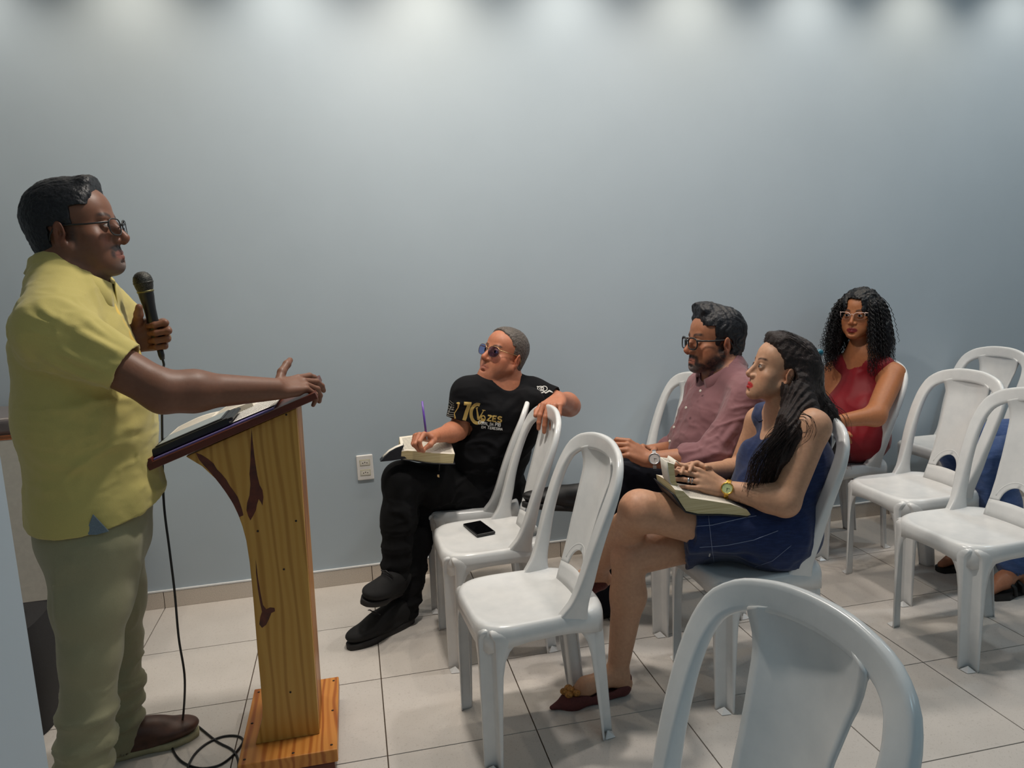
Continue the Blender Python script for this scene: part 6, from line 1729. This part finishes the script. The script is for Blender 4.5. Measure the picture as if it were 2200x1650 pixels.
    for pl in (((1716, 890), (1738, 893), (1746, 915), (1735, 945), (1712, 962)), ((1712, 900), (1730, 905), (1738, 925), (1725, 950)), ((1718, 885), (1745, 900), (1752, 925), (1748, 945)), ((1705, 915), (1722, 930), (1735, 928), (1742, 912)), ((1708, 905), (1722, 925), (1716, 950), (1700, 975)), ((1714, 893), (1733, 900), (1730, 935), (1708, 950))):
        for kq in range(3): P.append(strand([at(x, y, Y=-1.505 - .004 * min(j, 2)) for j, (x, y) in enumerate(pl)], 26, .0022))
    for i in range(34):                                                               # loose ends behind her back
        z0 = r2.uniform(-.10, .05); y0 = r2.uniform(-.06, .05); l = r2.uniform(.03, .07)
        P.append(strand([NB + A(.118, y0, z0 + .03), NB + A(.140, y0, z0), NB + A(.140 + l * .6, y0, z0 - .02), NB + A(.140 + l, y0 + .01, z0 - .06), NB + A(.140 + l * .8, y0, z0 - .10)], 26, .003))
    Pn = np.array([p if len(p) == 26 else np.stack([np.interp(np.linspace(0, 1, 26), np.linspace(0, 1, len(p)), p[:, j]) for j in range(3)], 1) for p in P])
    v, q = strand_mesh(Pn, .0008, .00035, 3); o = link('loose_strands', mesh_np('loose_strands', v, q), M['hair_brown']); local(o, root); o['kind'] = 'stuff'
    htp = H(.0, -.150, .022); hb = MB(); prof = [(.0125 * math.sin(a), .0125 * math.cos(a)) for a in np.linspace(.01, PI - .01, 12)]; hb.lathe(prof, 16, Matrix.Translation(at(1761, 758, Y=-1.285))); hb.build('hair_bobble', M['teal'], root, world=True)
    ep = H(-.083, -.006, -.046); MB().lathe([(.0062 * math.sin(a), .0062 * math.cos(a)) for a in np.linspace(.01, PI - .01, 12)], 16, Matrix.Translation(ep)).build('earring', M['pearl'], root, world=True)
    # nails, rings, watch
    for i in range(4):
        p = iL[i][0]; d = nrm(p[3] - p[2]); n_ = -nrm(np.cross(d, iL[i][3])) ; n_ = n_ if n_ @ hL[2] < 0 else -n_
        m = Matrix(((*(np.cross(d, n_) * .0048), 0), (*(d * .0066), 0), (*(n_ * .0018), 0), (0, 0, 0, 1))).transposed(); m.translation = V(p[3] + n_ * iL[i][1][3] * .72 - d * .001)
        MB().lathe([(math.sin(a), math.cos(a)) for a in np.linspace(.01, PI - .01, 8)], 12, m).build('fingernail', M['nail_red'], root, world=True)
    ring_band('ring', iL[2][0][0], iL[2][0][1], .62, .0082, .007, M['metal'], root); ring_band('ring', iL[2][0][0], iL[2][0][1], .36, .0084, .003, M['metal'], root)
    wristwatch(wL, eL, (-.10, -.85, .25), root, .0285, M['gold'], M['dial_green'], M['gold'], .0185, 'wristwatch', 'gold wristwatch with pale green dial')
    # pointed flats with beaded flowers
    for (he, to, an, up) in ((A(.806, -1.268, 0), A(toR[0] - .012, toR[1], 0), anR, (0, 0, 1)), (heL + A(.018, 0, -.030), toL + A(-.03, .005, -.02), anL, (-.55, 0, .8))):
        Ls = np.linalg.norm(to - he); HH = Frame(he, to - he, up); Sf = Field()
        Sf.cone(HH(0, .030, .030), HH(0, Ls * .40, .020), .030, .026, .02, flat=(HH.d(1, 0, 0), 1.02)); Sf.cone(HH(0, Ls * .40, .020), HH(0, Ls * .74, .018), .027, .031, .02, flat=(HH.d(1, 0, 0), 1.15))
        Sf.cone(HH(0, Ls * .72, .018), HH(0, Ls * .985, .009), .032, .007, .02)
        Sf.cone(HH(0, .018, .03), HH(0, .010, .058), .022, .020, .02)
        Sf.p = [(f, c, R, op, k, [clip_plane(HH(0, 0, .003), -HH.d(0, 0, 1), .002)]) for f, c, R, op, k, cl in Sf.p]
        Sf.cone(HH(0, .026, .062), HH(0, Ls * .66, .070), .026, .036, .006, 's'); Sf.cone(HH(0, .030, .040), HH(0, Ls * .50, .040), .022, .026, .006, 's')
        v, q = polygonise(Sf, .0038); o = link('flat_shoe', mesh_np('flat_shoe', v, q), M['maroon_suede']); local(o, root)
        fm = MB(); c0 = HH(0, Ls * .74, .052)
        for k_ in range(6):
            a = k_ / 5 * 2 * PI; cc = c0 + (HH.d(math.cos(a), math.sin(a), 0) * .021 if k_ < 5 else 0) + HH.d(0, 0, .004 if k_ == 5 else 0)
            fm.lathe([(.0145 * math.sin(b), .010 * math.cos(b)) for b in np.linspace(.01, PI - .01, 9)], 14, Matrix.Translation(cc) @ V(HH.d(0, 0, 1)).to_track_quat('Z', 'Y').to_matrix().to_4x4())
        fl = fm.build('beaded_flower', M['gold_bead'], None); fl.parent = o
    # open book on the lap
    a, b = at(1478, 1098, Y=-1.40), at(1612, 1108, Y=-1.40); ux = nrm(b - a); W_ = np.linalg.norm(b - a)
    uy = nrm(A(.05, 1, .05) - ux * (ux @ A(.05, 1, .05))); n = np.cross(ux, uy); n = n if n[2] > 0 else -n; D = .15
    bk = empty('open_book', tuple(a), 0, 'large open book with worn gilt page edges on the lap of the denim dress woman', 'book')
    edge_top = [(1450, 1052), (1468, 1055), (1483, 1070), (1520, 1075), (1570, 1083), (1605, 1095), (1612, 1104)]
    edge_bot = [(1452, 1064), (1462, 1080), (1474, 1098), (1500, 1104), (1550, 1104), (1590, 1107), (1613, 1110)]
    T_ = [at(x, y, Y=-1.445) for x, y in edge_top]; B_ = [at(x, y, Y=-1.445) for x, y in edge_bot]
    top = [[p + uy * (D * j / 6) + n * (.006 * math.sin(PI * j / 6)) for j in range(7)] for p in T_]; bot = [[p + uy * (D * j / 6) for j in range(7)] for p in B_]
    tp = MB().grid(top).build('pages', M['print_book'], bk, world=True)
    e = MB(); e.grid([[r[0] for r in top], [r[0] for r in bot]]); e.grid([[r[-1] for r in top], [r[-1] for r in bot]]); e.grid([top[-1], bot[-1]], smooth=False); e.grid([top[0], bot[0]], smooth=False); e.grid(bot)
    eb = e.build('page_edges', M['gilt_pages'], None); eb.parent = tp
    cvp = [(1446, 1062), (1460, 1083), (1473, 1101), (1500, 1107), (1550, 1107), (1592, 1110), (1617, 1112)]
    MB().grid([[at(x, y, Y=-1.448) + uy * (D * 1.04 * j / 6) - n * .001 for j in range(7)] for x, y in cvp]).build('cover', M['book_black'], bk, world=True, solid=.003)
    # the raised left half, curling up under her fingers
    lp = [(1450, 1052), (1440, 1035), (1436, 1010), (1434, 993)]; lq = [(1462, 1053), (1452, 1034), (1449, 1012), (1449, 998)]
    P1 = [[at(x, y, Y=-1.410) + uy * (.055 * j / 6) for j in range(7)] for x, y in lp]; P2 = [[at(x, y, Y=-1.410) + uy * (.055 * j / 6) + A(.0, 0, .004 * math.sin(j * 1.3)) for j in range(7)] for x, y in lq]
    t2 = MB(); t2.grid(P2); t2.grid([[r[-1] for r in P1], [r[-1] for r in P2]]); t2.grid([P1[-1], P2[-1]], smooth=False); t2.grid([P1[0], P2[0]], smooth=False)
    MB().grid(P1).build('cover', M['paper'], bk, world=True, solid=.002); p_ = t2.build('pages', M['print_book'], bk, world=True)
    e2 = MB().grid([[r[0] for r in P1], [r[0] for r in P2]]).build('page_edges', M['gilt_pages'], None); e2.parent = p_
    cu = [(1449, 998), (1452, 990), (1458, 993), (1463, 1000)]
    MB().grid([[at(x, y, Y=-1.40) + uy * (.06 * j / 4) for j in range(5)] for x, y in cu]).build('curled_page', M['paper'], bk, world=True)
_t = time.time(); make_denim_woman(); print('denim', time.time() - _t)

# ================================================================== woman in the red top
M['red_satin'] = mat_cloth('dark_red_satin', srgb(120, 12, 24), .08, 900, .5, sheen=.1)
M['curly_hair'] = mat_hair('black_curly_hair', srgb(10, 10, 13), srgb(26, 24, 27), .42)
M['curl_tips'] = mat_hair('brown_curl_tips', srgb(40, 24, 18), srgb(70, 40, 28), .45)
M['pale_frame'] = flat('pale_pink_frame', srgb(206, 176, 166), .3)
M['navy_skirt'] = mat_cloth('dark_skirt', srgb(26, 24, 30), .15, 600, .9)
def make_red_woman():
    SKIN = srgb(168, 108, 70)
    root = empty('person', (2.28, -.275, 0), 0, 'seated woman in sleeveless red top with long curly black hair and pale glasses', 'person')
    H = Frame(at(1846, 676, Y=-.285), (-.84, -.58, .04), (.06, 0, 1), .93)
    NB = at(1853, 768, Y=-.275)
    sL, sR = at(1919, 806, Y=-.42), at(1797, 796, Y=-.14); lat = nrm(sR - sL)
    eL, wL = at(1880, 893, Y=-.56), at(1800, 905, Y=-.58)
    eR, wR = at(1790, 880, Y=-.17), at(1780, 915, Y=-.40)
    pel, che = A(2.30, -.275, .54), at(1852, 872, Y=-.285)
    F = Field()
    head_prims(F, H, 'f', .92, .9, 1.02, (NB, .050))
    F.cone(pel, che, .10, .10, .05, flat=(lat, 1.35)); F.cone(che, NB, .10, .042, .05, flat=(lat, 1.4))
    nk = lerp(NB, H(0, -.03, -.05), .25); F.cone(nk, sR, .036, .045, .05); F.cone(nk, sL, .036, .047, .05)
    for (s_, e_, w_) in ((sL, eL, wL), (sR, eR, wR)): F.cone(s_, e_, .054, .044, .03); F.cone(e_, w_, .044, .026, .03)
    hipL, hipR = pel - lat * .09, pel + lat * .09; knL, knR = A(1.86, -.36, .53), A(1.86, -.18, .53); anL, anR = A(1.90, -.36, .09), A(1.90, -.18, .09)
    leg_prims(F, hipL, knL, anL, .95); leg_prims(F, hipR, knR, anR, .95)
    hL = hand_frame(wL, A(-.8, .55, -.05), (.0, .2, -1), False); hand_prims(F, hL, .92, ((15, 15, 10),) * 4, k=.003, thin=.88)
    hR = hand_frame(wR, A(-.2, -1, -.1), (.0, 0, -1), True); hand_prims(F, hR, .92, ((15, 15, 10),) * 4, k=.003, thin=.88)
    LIP = srgb(110, 14, 26); BR = srgb(28, 20, 20)
    body_mesh(F, [(ball_region(H(0, .02, -.01), .148), .0024), (ball_region(lerp(hL[0], hL[0] + hL[1] * .15, .6), .1), .0035)], root, lambda P: face_colors(P, H, SKIN, LIP, BR, None, .35, 'f', 1.3, .97, .8), .006)
    eyes(H, root)
    glasses(H, root, M['pale_frame'], M['lens'], .052, .034, .0016, 'cat', .016, .0028, .100, -.002, pw=2.5, rim_top_only=True, label='pale pink cat-eye glasses')
    S = Field()
    S.cone(pel + A(.0, 0, -.03), lerp(pel, che, .55), .132, .118, .06, flat=(lat, 1.30)); S.cone(lerp(pel, che, .55), che, .116, .112, .06, flat=(lat, 1.36)); S.cone(che, lerp(NB, che, .20), .108, .056, .05, flat=(lat, 1.42))
    fw = H.d(0, 1, 0)
    for q in (-1, 1): S.ell(che + fw * .075 + lat * .070 * q + A(-.02, 0, .0), (.05, .055, .055), None, .04)
    S.cone(lerp(nk, sR, .12) - A(0, 0, .022), lerp(nk, sR, .70), .046, .056, .03); S.cone(lerp(nk, sL, .12) - A(0, 0, .022), lerp(nk, sL, .70), .046, .057, .03)
    S.cone(NB + fw * .022 + A(0, 0, .000), NB + fw * .05 + A(0, 0, .10), .050, .070, .008, 's')
    for s_, sg in ((sL, -1), (sR, 1)): S.ell(s_ + lat * (.044 * sg) + A(-.01, 0, -.04), (.085, .048, .105), np.stack([nrm(np.cross(lat, A(0,0,1))), lat, A(0,0,1)], 1), .010, 's')
    cre = [(at(x0, y0, Y=Y_), at(x1, y1, Y=Y_), w_, h_) for x0, y0, x1, y1, Y_, w_, h_ in ((1870, 800, 1840, 850, -.42, .014, .007), (1885, 830, 1850, 870, -.43, .012, .006), (1880, 940, 1850, 1000, -.45, .016, .008), (1850, 940, 1825, 1000, -.45, .016, .007), (1825, 790, 1815, 850, -.42, .014, .006))]
    nf = noise_folds(.005, 10, (1, 1, 1.0), 71)
    build_cloth(S, 'sleeveless_top', M['red_satin'], root, .006, lambda P: nf(P) + creases(P, cre))
    K_ = Field(); K_.cone(hipL, hipR, .125, .125, .05); K_.cone(hipL, lerp(hipL, knL, .95), .108, .085, .05); K_.cone(hipR, lerp(hipR, knR, .95), .108, .085, .05); K_.cone(lerp(hipL, hipR, .5), lerp(knL, knR, .5) + A(.02, 0, -.02), .10, .085, .05)
    build_cloth(K_, 'skirt', M['red_satin'], root, .008, noise_folds(.005, 10, (1, 1, 1), 75))
    for an in (anL, anR): shoe('shoe', A(an[0] + .05, an[1], 0), A(an[0] - .18, an[1], 0), root, M['black_leather'], M['sole_black'], .085, .06, None, .015, h=.006)
    # curly hair: dark core plus several hundred coiled strands
    def hl(L):
        x = np.abs(L[:, 0]); face = (L[:, 1] > .030) & (L[:, 2] < .082 - 3.5 * np.maximum(0, x - .030) ** 1.2 * 4) & (x < .068)
        d = np.where(face, .02, -1.0)
        return np.maximum(d, np.where((x < .055) & (L[:, 1] > -.01) & (L[:, 2] < -.02), .02, -1))
    def ex(F_):
        F_.ell(H(0, -.02, .050), A(.088, .096, .082), H.R, .02)
        for q in (-1, 1):
            F_.chain([H(q * .080, -.01, .03), H(q * .105, -.02, -.06), H(q * .118, -.03, -.135), H(q * .128, -.03, -.19)], [.034, .034, .030, .014], .04)
        F_.chain([H(0, -.085, .02), H(0, -.11, -.08), H(0, -.12, -.17)], [.068, .070, .050], .04)
    short_hair(H, root, M['curly_hair'], hl, .012, .0042, (60, .010), .006, ex)
    r2 = np.random.default_rng(11); P = []; Ptip = []
    for i in range(900):
        az = r2.uniform(-2.5, 2.5); q = math.sin(az); b = -math.cos(az)                       # around the head from side to side through the back
        az2 = az if abs(az) < 2.2 else az
        # direction: 0 = back
        dx, dy = math.sin(az), -math.cos(az)
        top = H(dx * .055 + r2.normal(0, .008), -.01 + dy * .06, .105 + r2.normal(0, .008)); R0 = r2.uniform(.082, .124)
        length = r2.uniform(.24, .41)
        n = 56; t = np.linspace(0, 1, n)
        rad = R0 * (1 - np.exp(-t * 6)) + .055 * (1 - (1 - np.exp(-t * 6))) + .046 * t * r2.uniform(.4, 1.5)
        z = .105 - (t ** 1.15) * length + .03 * np.sin(t * PI) * 0
        if abs(az) > 1.9: rad = np.maximum(rad, .082)
        ph = r2.uniform(0, 6.28); amp = .0045 * np.clip(t * 5, .1, 1) * r2.uniform(.7, 1.5); fr_ = r2.uniform(9, 14) * length / .3
        xx = dx * rad + amp * np.cos(2 * PI * fr_ * t + ph); yy = -.02 + dy * rad * 1.0 + amp * np.sin(2 * PI * fr_ * t + ph); zz = z + amp * .8 * np.sin(2 * PI * fr_ * t + ph + 1)
        path = H.o + np.stack([xx, yy, zz], 1) @ (H.R * H.s).T
        P.append(path)
    v, q = strand_mesh(np.array(P), .0022, .0010, 3); o = link('curls', mesh_np('curls', v, q), M['curly_hair']); local(o, root); o['kind'] = 'stuff'
_t = time.time(); make_red_woman(); print('red', time.time() - _t)

# ================================================================== person in blue jeans at the right edge (mostly outside the frame)
M['jeans'] = mat_cloth('washed_blue_jeans', srgb(62, 84, 130), .16, 500, .9, ((30, 30, 160), srgb(92, 112, 152), .35))
M['grey_shirt'] = mat_cloth('grey_shirt', srgb(120, 124, 130), .08, 800)
def make_jeans_person():
    SKIN = srgb(176, 118, 88)
    root = empty('person', (2.98, -.80, 0), 0, 'person in blue jeans and dark sandals seated at the right edge, cut off by frame', 'person')
    pel = A(3.03, -.80, .55); che = A(3.27, -.80, .84); NB = A(3.32, -.80, .96); H = Frame(A(3.30, -.80, 1.10), (-1, 0, 0), (0, 0, 1), 1.0); lat = A(0, 1, 0)
    sL, sR = A(3.31, -1.0, .90), A(3.31, -.60, .90); eL, eR = A(3.24, -1.06, .66), A(3.24, -.56, .66); wL, wR = A(3.06, -.90, .68), A(3.06, -.70, .68)
    knL, anL = at(2118, 985, Y=-.90), A(2.60, -1.00, .10); knR, anR = A(2.56, -.70, .54), A(2.68, -.72, .10)
    F = Field(); head_prims(F, H, 'm', 1, 1, 1, (NB, .06)); F.cone(pel, che, .1, .1, .05, flat=(lat, 1.4)); F.cone(che, NB, .1, .05, .05, flat=(lat, 1.4))
    for (s_, e_, w_) in ((sL, eL, wL), (sR, eR, wR)): F.cone(NB, s_, .045, .05, .05); arm_prims(F, s_, e_, w_)
    hipL, hipR = pel - lat * .09, pel + lat * .09; leg_prims(F, hipL, knL, anL, .95); leg_prims(F, hipR, knR, anR, .95)
    for an, to in ((anL, A(2.44, -1.035, .03)), (anR, A(2.46, -.74, .03))):
        F.chain([an, lerp(an, to, .55), to], [.034, .032, .016], .02); F.cone(an, an + A(.03, 0, -.055), .034, .03, .02)
    hL_ = hand_frame(wL, (-1, .2, -.1), (0, 0, -1), False); hand_prims(F, hL_); hR_ = hand_frame(wR, (-1, -.2, -.1), (0, 0, -1), True); hand_prims(F, hR_)
    body_mesh(F, [(ball_region(H(0, .02, -.01), .155), .0035), (ball_region(hL_[0] + hL_[1] * .1, .11), .004), (ball_region(hR_[0] + hR_[1] * .1, .11), .004)], root, lambda P: face_colors(P, H, SKIN, srgb(150, 90, 80), srgb(40, 30, 28)), .0065)
    eyes(H, root)
    short_hair(H, root, M['hair_black'], lambda L: np.maximum.reduce([L[:, 1] - np.where(L[:, 2] < .05, .015, .064 - .5 * np.maximum(0, np.abs(L[:, 0]) - .035)), -.075 - L[:, 2], np.where((L[:, 2] < .0) & (L[:, 1] > -.04), .02, -1)]), .010, .004, (200, .002))
    S = Field(); S.cone(pel, che, .135, .122, .06, flat=(lat, 1.3)); S.cone(che, lerp(NB, che, .22), .12, .066, .06, flat=(lat, 1.45))
    for (s_, e_) in ((sL, eL), (sR, eR)): c_ = lerp(s_, e_, .7); S.cone(NB, s_, .05, .062, .05); S.cone(s_, c_, .066, .058, .04, clips=[clip_plane(c_, nrm(e_ - s_))])
    S.cone(NB + A(-.01, 0, 0), NB + A(-.02, 0, .1), .062, .07, .006, 's')
    build_cloth(S, 't_shirt', M['grey_shirt'], root, .009, noise_folds(.004, 10, (1, 1, 1), 81))
    J = Field(); J.cone(hipL, hipR, .13, .13, .05)
    for (h_, k_, a_) in ((hipL, knL, anL), (hipR, knR, anR)):
        J.chain([h_, lerp(h_, k_, .5), k_, lerp(k_, a_, .4), lerp(k_, a_, .97)], [.108, .095, .078, .074, .074], .04); J.cone(lerp(k_, a_, .9), lerp(k_, a_, 1.1), .060, .064, .004, 's')
        J.ell(k_ + A(.05, 0, -.07), (.06, .07, .014), None, .03); J.ell(k_ + A(.05, 0, -.10), (.06, .07, .012), None, .03)
    cre = [(at(x0, y0, Y=-1.0), at(x1, y1, Y=-1.0), w_, h_) for x0, y0, x1, y1, w_, h_ in ((2100, 1000, 2165, 1010, .014, .008), (2110, 1030, 2170, 1035, .014, .008), (2105, 1065, 2150, 1060, .014, .007), (2120, 970, 2180, 990, .014, .005))]
    nf = noise_folds(.005, 11, (1, 1, 1.3), 85)
    build_cloth(J, 'jeans', M['jeans'], root, .007, lambda P: nf(P) + creases(P, cre))
    for an, to in ((anL, A(2.425, -1.04, 0)), (anR, A(2.44, -.745, 0))):
        he = A(an[0] + .05, an[1], 0); Hs = Frame(he, to - he); L = np.linalg.norm(to - he); rows = []
        for z in (0.0, .022):
            rows.append([tuple(Hs(np.interp((.5 - .5 * math.cos(a)), [0, .2, .5, .75, 1], [.3, .8, .75, 1, .5]) * .047 * (1 if math.sin(a) > 0 else -1) * min(1, abs(math.sin(a)) * 3), L * (.5 - .5 * math.cos(a)), z)) for a in np.linspace(0, 2 * PI, 36, endpoint=False)])
        m = MB().grid(rows, closed_u=True); m.add(rows[0], [tuple(range(36))[::-1]], True); m.add(rows[1], [tuple(range(36))], True)
        sd = m.build('sandal', M['black_leather'], root, world=True)
        for yy in (.60, .40):
            st = MB().tube([Hs(-.046, L * yy, .012), Hs(-.042, L * yy, .045), Hs(0, L * yy, .068), Hs(.042, L * yy, .045), Hs(.046, L * yy, .012)], .008, 8).build('strap', M['black_leather'], None); st.parent = sd
_t = time.time(); make_jeans_person(); print('jeans', time.time() - _t)
